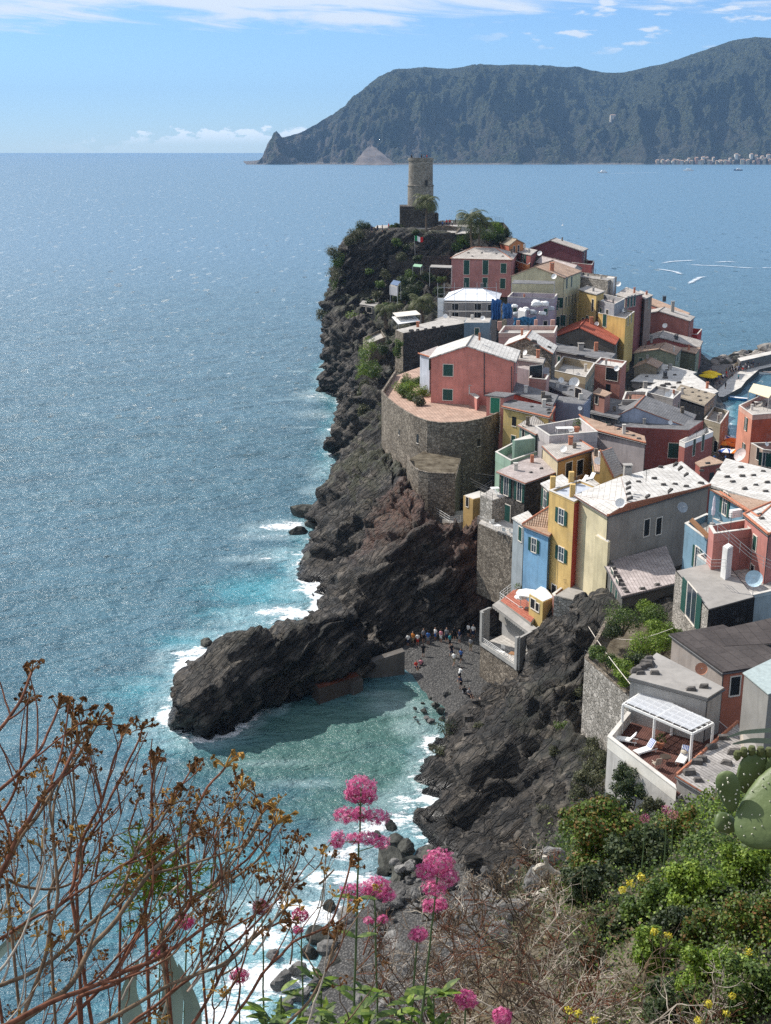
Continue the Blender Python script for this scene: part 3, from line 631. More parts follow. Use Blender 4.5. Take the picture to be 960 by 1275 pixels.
    def pick(k):
        o_ = fc[0][k]
        for z_, f_ in ((z1_, fc[1]), (z2_, fc[2]), (z3_, fc[3])):
            m_ = t.n('ShaderNodeMix', data_type='FLOAT'); t.l(z_, m_.inputs[0]); t.l(o_, m_.inputs[2]); t.l(f_[k], m_.inputs[3]); o_ = m_.outputs[0]
        return o_
    # noise scatters wavelet facets, each tilted toward the sun glint seen by the camera
    patch_ = t.mr(t.noise(t.wpos(sc=(.5, 1.2, 1)), .07, 5, .65), .36, .60, .12, 1.0)
    on = t.math('MULTIPLY', t.math('LESS_THAN', pick(2), t.math('MULTIPLY', patch_, .042)), t.math('SUBTRACT', 1.0, fm))
    rg = t.mr(yy, 90, 260, .85, 1.2)
    cx = t.math('MULTIPLY', t.math('SUBTRACT', t.math('MULTIPLY', pick(0), .55), .60), on); cy = t.math('MULTIPLY', t.math('SUBTRACT', t.math('MULTIPLY', pick(1), .55), t.mr(yy, 90, 260, .65, .86)), on)
    cz = t.n('ShaderNodeCombineXYZ'); t.l(cx, cz.inputs[0]); t.l(cy, cz.inputs[1])
    ad = t.n('ShaderNodeVectorMath', operation='ADD'); t.l(bn.outputs[0], ad.inputs[0]); t.l(cz.outputs[0], ad.inputs[1]); nm = t.n('ShaderNodeVectorMath', operation='NORMALIZE'); t.l(ad.outputs[0], nm.inputs[0]); t.l(nm.outputs[0], t.b.inputs['Normal'])
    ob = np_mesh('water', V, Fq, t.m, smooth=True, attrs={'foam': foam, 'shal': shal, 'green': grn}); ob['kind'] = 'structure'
    return ob
sea()
# ---------------------------------------------------------------- mountain across the bay
def mountain():
    Y0 = 4300.0
    prof = [(312,206),(322,203),(334,184),(350,171),(372,166),(398,152),(415,142),(430,132),(452,112),(472,96),(495,86),(520,84),(560,86),(600,80),(640,80),(680,83),(720,83),(750,90),(775,90),(800,85),(830,78),(860,70),(885,60),(910,51),(940,46),(975,48),(1040,40),(1150,55)]
    pxs = np.linspace(306, 1130, 560); ridge = np.interp(pxs, [p[0] for p in prof], [p[1] for p in prof])
    pxs2 = pxs
    nv = 150; V = []
    shore = 205.0
    t_ = np.linspace(0, 1, nv)
    d0 = (Pz(600, shore, 0)).y
    depth = 1500.0
    Vv = np.zeros((len(pxs), nv, 3))
    for i, (px, py) in enumerate(zip(pxs, ridge)):
        Yr = d0 + depth * min(1, .12 + (206 - py) / 110.0)
        zr = P(px, py, Yr).z
        bx = Xz(px, d0, 0).x; rx = P(px, py, Yr).x
        n = int(nv * .7)
        for j in range(nv):
            if j < n:
                u = j / (n - 1); zz = zr * (u ** 1.12 * .8 + .2 * (1 - (1 - u) ** 3)); y = d0 + (Yr - d0) * u; x = bx + (rx - bx) * u
            else:
                u = (j - n + 1) / (nv - n); zz = zr * (1 - u) ; y = Yr + 1200 * u; x = rx * (1 + .25 * u)
            Vv[i, j] = (x, y, zz)
    V = Vv.reshape(-1, 3)
    g1 = 1 - np.abs(fbm(np.stack([V[:, 0] / 300, V[:, 1] / 900, V[:, 2] / 1500], 1), 6, 41, .62)) * 2.4
    g2 = fbm(V / 120, 5, 43, .6)
    u = np.tile(np.minimum(np.arange(nv) / (int(nv * .7) - 1), 1.0), len(pxs)); env = np.sin(np.pi * np.clip(u, 0, 1)) ** .7
    amp = 190 * env
    V[:, 2] += amp * (g1 - .45) * .65 + g2 * (24 * env + 9 * (u > .02))
    V[:, 1] -= env * g1 * 170 - 50 * env
    V[:, 2] = np.where(u <= 0, -2, np.maximum(V[:, 2], 0.4))
    i = np.arange(len(V)).reshape(len(pxs), nv)
    Fq = np.stack([i[:-1, :-1], i[1:, :-1], i[1:, 1:], i[:-1, 1:]], -1).reshape(-1, 4)
    t = MT('wooded hillside', .95, .05); w = t.wpos(); g = t.n('ShaderNodeNewGeometry'); sp = t.n('ShaderNodeSeparateXYZ'); t.l(g.outputs['Position'], sp.inputs[0])
    tr = t.noise(w, .085, 6, .78); md = t.noise(w, .006, 6, .62); fine = t.vor(w, .055)
    rk = t.noise(t.wpos(sc=(1, 1, .35)), .012, 7, .7)
    c = t.mix(t.ramp(tr, [(.43, 0), (.58, 1)]), (.004, .009, .010), (.125, .140, .075))  # strong colour contrast stands in for sunlit patches and relief
    c = t.mix(t.ramp(md, [(.45, 0), (.62, .6)]), c, (.060, .068, .048))
    low = t.mr(sp.outputs[2], 330, 20); lft = t.mr(sp.outputs[0], 700, -450)
    m = t.math('MULTIPLY', t.ramp(rk, [(.44, 0), (.58, 1)]), t.math('MULTIPLY', low, t.math('ADD', .35, t.math('MULTIPLY', lft, .65))))
    c = t.mix(m, c, (.17, .145, .13)); c = t.mix(t.mr(sp.outputs[2], 8, 3), c, (.27, .245, .225)); t.col(c)
    t.bump(t.math('ADD', t.math('ADD', tr, t.math('MULTIPLY', fine, -.6)), t.math('MULTIPLY', rk, .8)), 1.0, 34)
    ob = np_mesh('mountain', V, Fq, t.m, smooth=False); ob['kind'] = 'structure'
    # bare scree fan at the foot of the cape
    sc = plain('grey scree', (.16, .135, .122), .95, .05, .35, .02)
    rows = []
    for k in range(14):
        u = k / 13; half = 26 * (1 - u) ** .8 + .6; py = 205.6 - 25 * u
        rows.append([P(462 + half * (-1 + 2 * j / 10) + 4 * (1 - u), py - 0.5 * math.sin(j), d0 - 150 + 190 * u - 25 * math.sin(math.pi * j / 10) * (1 - u)) for j in range(11)])
    sob, _ = patch(rows, 12, lambda V, N_, B: V + N_ * (fbm(V / 25, 4, 5) * 6)[:, None], 'scree_slope', sc)
    return ob
mountain()
# ================================================================ buildings
TOWN = []
def offset_poly(pts, d):
    n = len(pts); ar = sum(pts[i].x * pts[(i + 1) % n].y - pts[(i + 1) % n].x * pts[i].y for i in range(n)); sg = 1 if ar > 0 else -1
    out = []
    for i in range(n):
        a, b, c = pts[i - 1], pts[i], pts[(i + 1) % n]
        e1 = Vector((b.x - a.x, b.y - a.y)).normalized(); e2 = Vector((c.x - b.x, c.y - b.y)).normalized()
        n1 = Vector((e1.y, -e1.x)) * sg; n2 = Vector((e2.y, -e2.x)) * sg; m = (n1 + n2)
        if m.length < .3: m = n1
        else: m = m / max(.5, m.dot(n1))
        out.append(Vector((b.x + m.x * d, b.y + m.y * d, b.z)))
    return out
def slab(mb, pts, th, m, dirv=None, medge=None):
    pts = [Vector(p) for p in pts]
    n = Vector((0, 0, 0))
    for i in range(len(pts)):
        a, b = pts[i], pts[(i + 1) % len(pts)]; n += a.cross(b)
    n.normalize()
    if n.z < 0: pts.reverse(); n = -n
    h = n.cross(Vector((0, 0, 1)))
    if h.length < .06: h = (dirv or Vector((1, 0, 0))).copy(); h = h - n * h.dot(n)
    h.normalize(); v = h.cross(n)
    uv = [(p.dot(h), p.dot(v)) for p in pts]
    up = [p + n * th for p in pts]
    mb.face(up, m, uv); mb.face(list(reversed(pts)), medge or m, list(reversed(uv)))
    for i in range(len(pts)):
        j = (i + 1) % len(pts); mb.face([pts[i], pts[j], up[j], up[i]], medge or m, [uv[i], uv[j], uv[j], uv[i]])
    return n
def strip(mb, a, b, r, m):       # a line of half-round ridge tiles
    a, b = Vector(a), Vector(b); L = (b - a).length; k = max(1, int(L / .42)); pts = []; rs = []
    for i in range(k):
        p, q = a.lerp(b, i / k), a.lerp(b, (i + .92) / k)
        pts += [p, q]; rs += [r * 1.12, r * .88]
    mb.tube(pts, rs, m, 6)
class B_: pass
WIN = dict(
    s=('closed',), o=('open',), d=('dark',), g=('door',), t=('trimless',))
def window(parent, face, px, py, w, h, st='s', shut=None, trim=None, off=0.0):
    """face = (point, outward normal); window centred where the sight line of (px,py) meets the wall"""
    p0, n = face; c = hitp(px, py, p0, n) + n * off
    hd = Vector((0, 0, 1)).cross(n).normalized(); z = Vector((0, 0, 1))
    trim = trim or M_['trim']; shut = shut or M_['green']
    f = MB(); t = .1 if w > .6 else .07
    if st != 't':
        for s_ in (-1, 1):
            f.box(c + hd * s_ * (w / 2 + t / 2) + n * .035, hd * t / 2, n * .035, z * (h / 2 + t), trim)
            f.box(c + z * s_ * (h / 2 + t / 2) + n * .035, hd * w / 2, n * (.035 if s_ > 0 else .07), z * t / 2, trim)
    else:
        f.box(c - z * (h / 2 + .05) + n * .04, hd * (w / 2 + .06), n * .05, z * .05, trim)
    wob = f.build('window', parent)
    g = MB()
    if st in 's':
        for s_ in (-1, 1): 
            q = c + hd * s_ * w / 4 + n * .03
            g.box(q, hd * (w / 4 - .01), n * .02, z * h / 2, shut)
            for k in range(int(h / .16)):
                g.box(q + z * (-h / 2 + .1 + k * .16) + n * .024, hd * (w / 4 - .07), n * .006, z * .03, shut)
        g.build('shutter', wob)
    else:
        g.box(c + n * .012, hd * w / 2, n * .01, z * h / 2, M_['dark'] if st in 'dt' else M_['glass'])
        if st in 'og':
            g.box(c + n * .03, hd * .03, n * .012, z * h / 2, M_['white'])
            for s_ in (-1, 1): g.box(c + hd * s_ * (w / 2 - .03) + n * .03, hd * .03, n * .012, z * h / 2, M_['white'])
            if st == 'o': g.box(c + z * .1 + n * .03, hd * w / 2, n * .012, z * .025, M_['white'])
        g.build('pane', wob)
        if st in 'og':
            for s_ in (-1, 1):
                sh = MB(); q = c + hd * s_ * (w / 2 + w / 4 + .12) + n * .07
                sh.box(q, hd * w / 4, n * .025, z * h / 2, shut)
                for k in range(int(h / .18)): sh.box(q + z * (-h / 2 + .12 + k * .18) + n * .03, hd * (w / 4 - .05), n * .008, z * .035, shut)
                sh.build('shutter', wob)
    return wob
def chimney(parent, c, s_=.55, h=1.3, m=None, cap=True):
    mb = MB(); c = Vector(c); m = m or M_['concL']
    mb.abox(c.x - s_ / 2, c.x + s_ / 2, c.y - s_ / 2, c.y + s_ / 2, c.z - .4, c.z + h, m)
    if cap:
        for sx in (-1, 1):
            for sy in (-1, 1): mb.abox(c.x + sx * s_ * .4 - .05, c.x + sx * s_ * .4 + .05, c.y + sy * s_ * .4 - .05, c.y + sy * s_ * .4 + .05, c.z + h, c.z + h + .22, m)
        mb.abox(c.x - s_ * .62, c.x + s_ * .62, c.y - s_ * .62, c.y + s_ * .62, c.z + h + .22, c.z + h + .32, m)
    return mb.build('chimney', parent)
def dish(parent, c, r=.42, az=-30, pole=.8, m=None):
    mb = MB(); c = Vector(c); m = m or M_['white']
    ax = Vector((math.sin(R(az)) , -math.cos(R(az)), .55)).normalized()
    mb.tube([c - Vector((0, 0, pole)), c], .03, M_['metal'], 6)
    mb.lathe(c, [(.02, 0), (r * .5, r * .07), (r * .85, r * .2), (r, r * .3), (r * 1.0, r * .33), (r * .84, r * .23), (r * .5, r * .1), (.02, .03)], m, 16, ax)
    mb.tube([c + ax * .03, c + ax * r * .95], .015, M_['metal'], 4); mb.lathe(c + ax * r * .9, [(.05, 0), (.05, .1)], M_['metal'], 6, ax)
    return mb.build('satellite_dish', parent)
def bld(label, pts, Y, zb, wall, roof, ridge=None, rfaces=None, flat=False, par=0, over=.28, th=.16, wins=(), fm=None, name='house', cat='house',
        vents=(), edge=None, chim=(), dishes=(), z=None, group=None, parm=None, shut=None, trim=None, lift=None, pe=None):
    b = B_(); az = 1 if len(pts) > 1 else 0
    anchor = P(pts[1][0], pts[1][1], Y) if z is None else Pz(pts[1][0], pts[1][1], z)
    lift = (par if flat else 0) if lift is None else lift
    z0 = anchor.z
    o = [Pz(p[0], p[1], z0 + (p[2] if len(p) > 2 else 0)) if i != 1 else anchor for i, p in enumerate(pts)]
    if len(o) == 3: o.append(o[0] + o[2] - o[1])
    if lift:
        z0 -= lift
        for q in o: q.z -= lift
    ar = sum(o[i].x * o[(i + 1) % len(o)].y - o[(i + 1) % len(o)].x * o[i].y for i in range(len(o)))
    ccw = ar > 0
    cx = sum((p for p in o), Vector()) / len(o); base = Vector((cx.x, cx.y, zb))
    root = thing(name, label, cat, base, group); b.root = root; b.o = o; b.z = z0
    b.face = []
    for i in range(len(o)):
        a, c = o[i], o[(i + 1) % len(o)]; e = (c - a); nn = Vector((e.y, -e.x, 0)).normalized() * (1 if ccw else -1); b.face.append((a.copy(), nn))
    b.size = [(Vector((o[i].x, o[i].y)) - Vector((o[(i + 1) % len(o)].x, o[(i + 1) % len(o)].y))).length for i in range(len(o))]
    # walls: the gable peaks are part of the wall outline
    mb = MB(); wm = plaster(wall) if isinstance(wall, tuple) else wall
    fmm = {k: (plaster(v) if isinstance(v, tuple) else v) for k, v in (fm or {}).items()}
    rp = []
    if ridge is not None and not flat:
        # ridge: ('g', i, rise) gable on edges i and i+2 ; ('h', i, rise, inset) hipped
        k, i, rise = ridge[:3]; a, c, d, e = [o[(i + q) % 4] for q in range(4)]
        m1 = (a + c) / 2 + Vector((0, 0, rise)); m2 = (d + e) / 2 + Vector((0, 0, rise))
        off = ridge[3] if len(ridge) > 3 else 0
        if k == 'g' and off: m1 = a.lerp(c, .5 + off) + Vector((0, 0, rise)); m2 = e.lerp(d, .5 + off) + Vector((0, 0, rise))
        if k == 'h': q = m1.lerp(m2, .32); m2 = m2.lerp(m1, .32); m1 = q
        rp = [m1, m2]
        mb.prism(o, zb, wm, cap=False, fm=fmm)
        if k == 'g':
            f1 = [a, c, m1]; f2 = [d, e, m2]
            if not ccw: f1.reverse(); f2.reverse()
            mb.face(f1, fmm.get(i, wm)); mb.face(f2, fmm.get((i + 2) % 4, wm))
        walls = mb.build('wall', root)
        ex = offset_poly(o, over); A, Cc, D, E = [ex[(i + q) % 4] for q in range(4)]
        dv = (m2 - m1).normalized() * over if k == 'g' else Vector()
        drop = Vector((0, 0, -rise * over / max(1.0, (a - c).length / 2)))
        A, Cc, D, E = A + drop, Cc + drop, D + drop, E + drop
        M1, M2 = m1 - dv, m2 + dv
        rb = MB(); rfs = [[A, M1, M2, E], [Cc, D, M2, M1]] + ([[A, Cc, M1], [D, E, M2]] if k == 'h' else [])
        for f in rfs: slab(rb, f, th, roof, medge=M_['terr'] if edge else None)
        rob = rb.build('roof', root)
        kb = MB(); strip(kb, M1 + Vector((0, 0, th + .04)), M2 + Vector((0, 0, th + .04)), .13, M_['terr'] if edge else roof)
        if k == 'h':
            for q, w_ in ((A, M1), (Cc, M1), (D, M2), (E, M2)): strip(kb, q + Vector((0, 0, th + .03)), w_ + Vector((0, 0, th + .04)), .11, M_['terr'] if edge else roof)
        elif edge == 2:
            for q, w_ in ((A, M1), (Cc, M1)): strip(kb, q + Vector((0, 0, th + .03)), w_ + Vector((0, 0, th + .04)), .12, M_['terr'])
        kb.build('ridge_tiles', rob)
        b.rf = rfs
    else:
        if flat:
            mb.prism(o, zb, wm, cap=True, mcap=wm, fm=fmm); mb.build('wall', root)
            rb = MB(); ins = offset_poly(o, -.12); 
            slab(rb, [p + Vector((0, 0, .004)) for p in ins], .05, roof, (o[1] - o[0]).normalized()); rob = rb.build('terrace_floor' if par else 'roof', root)
            if par:
                pb = MB(); pm = parm or wm
                oo = offset_poly(o, .02); ii = offset_poly(o, -.24); n_ = len(o)
                for i in range(n_):
                    if pe is not None and i not in pe: continue
                    j = (i + 1) % n_
                    q = [oo[i], oo[j], ii[j], ii[i]]
                    q = [Vector((v.x, v.y, z0 + .03)) for v in q]; top = [v + Vector((0, 0, par)) for v in q]
                    for f in ((top[0], top[1], top[2], top[3]), (q[0], q[1], top[1], top[0]), (q[3], q[2], top[2], top[3])):
                        pb.face(f, pm)
                    cq = [v + Vector((0, 0, .0)) for v in top]; e1 = offset_poly(o, .06); e2 = offset_poly(o, -.28)
                    cc = [Vector((v.x, v.y, z0 + .03 + par)) for v in (e1[i], e1[j], e2[j], e2[i])]; slab(pb, cc, .07, M_['stone'] if pm in (M_['stone'], M_['stoneL']) else M_['concL'])
                pb.build('parapet', root)
            b.rf = [o]
        else:
            mb.prism(o, zb, wm, cap=False, fm=fmm); mb.build('wall', root)
            rb = MB(); ex = offset_poly(o, over)
            # keep the roof plane while it overhangs
            nn = (o[1] - o[0]).cross(o[2] - o[1]); nn = nn if nn.z > 0 else -nn
            nn.normalize(); ex = [Vector((v.x, v.y, o[0].z - ((v.x - o[0].x) * nn.x + (v.y - o[0].y) * nn.y) / nn.z)) for v in ex]
            if len(o) == 4: ex[3].z += (o[3].z - (o[0].z - ((o[3].x - o[0].x) * nn.x + (o[3].y - o[0].y) * nn.y) / nn.z))
            if rfaces:
                R_ = ridge_pts = [Pz(q[0], q[1], z0 + q[2]) for q in rfaces[0]]
                allp = ex + R_
                fl = [[allp[i] for i in f] for f in rfaces[1]]
            else: fl = [ex]
            for f in fl:
                if len(f) == 4: slab(rb, f[:3], th, roof, (o[1] - o[0]).normalized(), M_['terr'] if edge else None); slab(rb, [f[0], f[2], f[3]], th, roof, (o[1] - o[0]).normalized(), M_['terr'] if edge else None)
                else: slab(rb, f, th, roof, (o[1] - o[0]).normalized(), M_['terr'] if edge else None)
            rob = rb.build('roof', root); b.rf = fl
            if edge:
                kb = MB()
                for e_ in (edge if isinstance(edge, (list, tuple)) else ()): strip(kb, ex[e_] + Vector((0, 0, th + .02)), ex[(e_ + 1) % 4] + Vector((0, 0, th + .02)), .13, M_['terr'])
                if kb.v: kb.build('edge_tiles', rob)
    b.roof = rob
    if not flat and b.size[0] > 4 and b.z - zb > 3:      # gutter and downpipe along the eaves that face the camera
        gb = MB(); dn = Vector((0, 0, -.06)); ex_ = offset_poly(o, over + .06)
        es = [0, 1] if ridge is None else [(ridge[1] + 1) % 4]
        for e_ in es:
            p, q = ex_[e_] + dn, ex_[(e_ + 1) % 4] + dn
            if ridge is not None: p, q = p + Vector((0, 0, -.1)), q + Vector((0, 0, -.1))
            gb.tube([p, q], .07, M_['steel'], 5)
        cpt = offset_poly(o, .08)[1]; gb.tube([Vector((cpt.x, cpt.y, o[1].z - .1)), Vector((cpt.x, cpt.y, zb + .2))], .05, M_['steel'], 5); gb.build('gutter', root)
    if dishes or (flat and par): 
        q, n = (sum(o, Vector()) / len(o), None); an = MB(); h = random.uniform(1.6, 2.8); an.tube([q, q + Vector((0, 0, h))], .03, M_['steel'], 4)
        for k in range(4): an.tube([q + Vector((-.45 + .05 * k, 0, h - .1 - .18 * k)), q + Vector((.45 - .05 * k, .1, h - .1 - .18 * k))], .018, M_['steel'], 4)
        if z is None: an.build('antenna', root)
    def onroof(px, py):
        best = None
        for f in b.rf:
            n = (f[1] - f[0]).cross(f[2] - f[1]).normalized(); q = hitp(px, py, f[0], n)
            ctr = sum(f, Vector()) / len(f); d = (q - ctr).length
            if best is None or d < best[0]: best = (d, q, n if n.z > 0 else -n)
        return best[1], best[2]
    b.on = onroof
    for v in vents:
        q, n = onroof(v[0], v[1]); s_ = (v[2] if len(v) > 2 else 1) * random.uniform(1.15, 1.6); vb = MB(); a = random.uniform(-.4, .4)
        X = (Vector((math.cos(a), math.sin(a), 0)) - n * Vector((math.cos(a), math.sin(a), 0)).dot(n)).normalized(); Yv = n.cross(X)
        q = q + n * (th + .06 * s_)
        pts = []
        for dx, dy, dz in ((-.26,-.16,-.07),(.24,-.18,-.07),(.27,.17,-.07),(-.24,.15,-.07),(-.18,-.1,.1),(.17,-.12,.13),(.2,.1,.12),(-.16,.12,.09)):
            pts.append(q + (X * (dx + random.uniform(-.05, .05)) + Yv * (dy + random.uniform(-.04, .04)) + n * dz) * s_)
        vb.idx(pts, [(0,3,2,1),(4,5,6,7),(0,1,5,4),(1,2,6,5),(2,3,7,6),(3,0,4,7)], M_['vent']); vb.build('roof_stone', rob)
    if not chim and name == 'house' and (z is None and Y > 140) and b.size[0] > 4.5:
        for k in range(random.choice([1, 1, 2])):
            f = random.choice(b.rf); ctr = sum(f, Vector()) / len(f); q = ctr.lerp(random.choice(f), random.uniform(.25, .6)) + Vector((0, 0, th * .8))
            chimney(rob, q, random.uniform(.4, .65), random.uniform(.7, 1.3), random.choice([M_['concL'], M_['conc'], M_['terr'], M_['stone']]), random.random() < .7)
        if random.random() < .45:
            f = random.choice(b.rf); ctr = sum(f, Vector()) / len(f); dish(root, ctr.lerp(random.choice(f), .4) + Vector((0, 0, .7)), random.uniform(.35, .55), random.uniform(-60, 30))
    for c in chim:
        q, n = onroof(c[0], c[1]); chimney(rob, q, *(c[2:]))
    for d in dishes:
        q, n = onroof(d[0], d[1]); dish(root, q + Vector((0, 0, .5)), *(d[2:]))
    if not wins and not callable(wall) and isinstance(wall, tuple) and 'blank' not in label and name == 'house' and z0 - zb > 6 and 'pink house' not in label:
        for fi in (0, 1):
            a, c = o[fi], o[(fi + 1) % len(o)]; L = (c - a).length; fp, fn = b.face[fi]
            if fn.dot(CP - a) <= 0 or L < 4.5: continue
            k = max(1, int(L / 3.4))
            for j in range(k):
                for lv in range(2):
                    if random.random() < .3: continue
                    q = a.lerp(c, (j + .5) / k); q = Vector((q.x, q.y, min(a.z, c.z) - 1.9 - lv * 3.1)); v_ = q - CP
                    yy_ = v_.dot(FW); px_, py_ = PW / 2 + F * v_.x / yy_, PH / 2 - F * v_.dot(UP) / yy_
                    window(root, b.face[fi], px_, py_, .95, 1.5, random.choice('sssodt'), **({'shut': shut} if shut else {}))
    for w in wins: window(root, b.face[w[0]], *w[1:6], **({'shut': shut} if shut else {}), **({'trim': trim} if trim else {}))
    TOWN.append((label, [round(s_, 1) for s_ in b.size], round(z0 - zb, 1), round(z0, 1), [round(p.y) for p in o]))
    return b
def railing(label, pts, h=1.0, m=None, name='railing', posts=1.4, bars=3, r=.025, group=None, parent=None):
    mb = MB(); m = m or M_['rail']; pts = [Vector(p) for p in pts]
    for a, b in zip(pts, pts[1:]):
        L = (b - a).length; k = max(1, round(L / posts))
        for i in range(k + 1):
            p = a.lerp(b, i / k); mb.tube([p, p + Vector((0, 0, h))], r, m, 5)
        for j in range(1, bars + 1): mb.tube([a + Vector((0, 0, h * j / bars)), b + Vector((0, 0, h * j / bars))], r * .8 if j < bars else r, m, 5)
    if parent is not None: return mb.build(name, parent)
    o = mb.build(name, None, pts[0]); return tag(o, label, 'railing', group)
def wall_run(label, pts, h_or_z, th, m, name='stone_wall', cat='wall', cap=None, z0=None, group=None, batter=.0):
    """free-standing or retaining wall along a polyline of top points"""
    pts = [Vector(p) for p in pts]; mb = MB(); n = len(pts); L = []
    for i in range(n):
        d = (pts[min(i + 1, n - 1)] - pts[max(i - 1, 0)]); d.z = 0; d.normalize(); L.append(Vector((-d.y, d.x, 0)))
    for i in range(n - 1):
        a, b = pts[i], pts[i + 1]; za = z0 if z0 is not None else None
        lo = [Vector((q.x, q.y, (h_or_z if za is None else za))) for q in (a, b)]
        i0, i1 = L[i] * th, L[i + 1] * th
        f0, f1 = -L[i] * batter, -L[i + 1] * batter
        A, B, C_, D = a, b, b + i1, a + i0
        mb.face([lo[0] + f0, lo[1] + f1, B, A], m); mb.face([A, B, C_, D], cap or m); mb.face([D, C_, Vector((C_.x, C_.y, lo[1].z)), Vector((D.x, D.y, lo[0].z))], m)
        if i == 0: mb.face([A, D, Vector((D.x, D.y, lo[0].z)), lo[0] + f0], m)
        if i == n - 2: mb.face([B, lo[1] + f1, Vector((C_.x, C_.y, lo[1].z)), C_], m)
    o = mb.build(name, None, (pts[0].x, pts[0].y, pts[0].z)); return tag(o, label, cat, group)
PINK = (.52, .205, .165); PINKL = (.56, .33, .28); RED = (.34, .085, .055); BRICK = (.22, .075, .055); BURG = (.16, .055, .055)
YEL = (.62, .43, .17); CREAM = (.60, .52, .34); OCH = (.55, .36, .14); GGRN = (.23, .25, .18); LAV = (.30, .26, .32); LILAC = (.40, .36, .365)
BLUE = (.20, .38, .56); TEAL = (.12, .20, .24); TEALB = (.15, .26, .33); GRN = (.26, .37, .28); GREY = (.28, .275, .265); GREYB = (.21, .235, .30); ORAN = (.55, .22, .08); TAN = (.36, .27, .19); WHT = (.66, .65, .63)
RW, RS, RB, RP, RT, RG, RD = [M_[k] for k in ('roofW', 'roofS', 'roofB', 'roofP', 'roofT', 'roofG', 'roofD')]
# ---------------- castle
def castle():
    t0 = P(523.5, 255, 392); r = 29.5 / 2 / F * 392 * 1.01; top = P(523.5, 198, 392).z; base = P(523.5, 284, 392).z
    root = thing('castle_tower', 'round stone castle tower with a flat top rising from a square block on the headland', 'tower', (t0.x, t0.y, base))
    mb = MB(); k = 40; zs = P(523.5, 232, 392).z
    mb.lathe((t0.x, t0.y, 0), [(r * 1.05, base + 3), (r * 1.04, zs), (r * 1.08, zs + .1), (r * 1.08, zs + .4), (r * .99, zs + .5), (r * .97, top - .6), (r * 1.02, top - .5), (r * 1.02, top + .35), (r * .86, top + .35), (r * .86, top - .3)], M_['tower'], k)
    mb.build('tower_wall', root)
    w = P(531, 228, 392 - r); q = MB(); q.abox(w.x - .35, w.x + .35, w.y - .05, w.y + .8, w.z - .9, w.z + .9, M_['dark']); q.build('window', root)
    bb = MB(); c = P(519, 256, 392)
    x0, x1 = P(498, 258, 388).x, P(541, 258, 388).x
    bb.prism([Vector((x0, 386, c.z)), Vector((x1, 386, c.z)), Vector((x1, 399, c.z)), Vector((x0, 399, c.z))], base - 4, M_['stoneD']); 
    x2 = P(546, 264, 388).x; zc = P(541, 266, 388).z
    bb.prism([Vector((x1, 387, zc)), Vector((x2, 387, zc)), Vector((x2, 396, zc)), Vector((x1, 396, zc))], base - 4, M_['stoneD'])
    bb.build('base_block', root)
    # terrace walls in front
    z1 = P(450, 288, 374).z
    wall_run('long dark stone wall under the castle terrace', [P(470, 289, 374), P(500, 287, 372), P(530, 291, 371), P(567, 290, 371)], 0, .8, M_['stoneD'], z0=P(530, 338, 370).z)
    wall_run('low stone wall stepping across the castle terrace behind the tall palm', [P(530, 286, 380), P(550, 280, 380), P(572, 283, 379), P(566, 291, 373)], 0, .6, M_['stone'], z0=P(530, 300, 378).z)
    wall_run('stone parapet at the seaward right end of the castle terrace', [P(600, 276, 382), P(626, 277, 382), P(631, 284, 378)], 0, .6, M_['stoneD'], z0=P(600, 300, 378).z)
    wall_run('short terrace wall with garden between the flag and the cliff', [P(484, 318, 366), P(520, 320, 365), P(560, 318, 365)], 0, .5, M_['stoneD'], z0=P(530, 345, 360).z)
    railing('thin metal railing on the far right end of the castle terrace', [P(590, 276, 383), P(612, 275, 383), P(627, 277, 382)], 1.3, M_['steel'])
    fl = MB(); slab(fl, [P(455, 290, 376), P(470, 290.5, 374.5), P(566, 292, 372), P(630, 288, 378), P(620, 280, 392), P(470, 281, 392)], .1, M_['pave']); o = fl.build('terrace', None, P(520, 285, 380)); o['kind'] = 'structure'
castle()
# ---------------- far houses
bld('pink villa with tall green shutters and hipped tan roof below the castle', [(562,322),(637,324),(643,316)], 345, 24, (.44,.20,.185), RW, ('h',1,2.3), th=.2, edge=1,
    wins=[(0,581,333,1.6,4.0,'s'),(0,604.5,333,1.6,4.0,'s'),(0,627,334,1.6,2.7,'s'),(0,581,352,1.5,2.8,'s'),(0,604,352,1.5,2.8,'s'),(0,626,353,1.5,2.8,'s')],
    vents=[(567,317),(575,312),(583,316),(590,311),(600,316),(609,312),(618,317),(626,320),(634,320),(588,320)])
bld('orange red house with brown gabled roof against the castle trees', [(598,297),(634,306),(652,303)], 364, 26, (.40,.12,.07), RB, ('g',1,1.4), fm={1:ORAN}, wins=[(1,640,311,1.3,2.2,'d'),(1,645.5,310,1.3,2.2,'d')], th=.2)
bld('burgundy house with pale shallow roof standing highest above the open sea', [(661,309),(725,313),(731,310)], 372, 24, (.17,.06,.07), RW, ('g',0,2.6,-.12), th=.25, wins=[(1,727.5,321,1.5,4.5,'d')], dishes=[(672,318,.7)])
bld('small burgundy terrace block at the right edge of the rooftops facing the sea', [(712,327),(737,330),(740,325)], 366, 22, (.21,.06,.06), M_['pave'], flat=True, par=.9, parm=plaster((.21,.06,.06)))
bld('low maroon house with orange balcony between the orange and burgundy houses', [(644,314),(661,318),(668,312)], 358, 24, (.25,.08,.07), RW, wins=[(0,652,322,2.0,2.4,'o')])
bld('long pale tiled roof stepping down right of the burgundy house', [(668,327),(712,339),(724,334)], 338, 22, (.42,.38,.36), RP, ('g',1,1.3))
bld('orange block with flat roof behind the pink villa', [(642,325),(657,330),(663,325)], 352, 24, ORAN, RT, flat=True, par=.8)
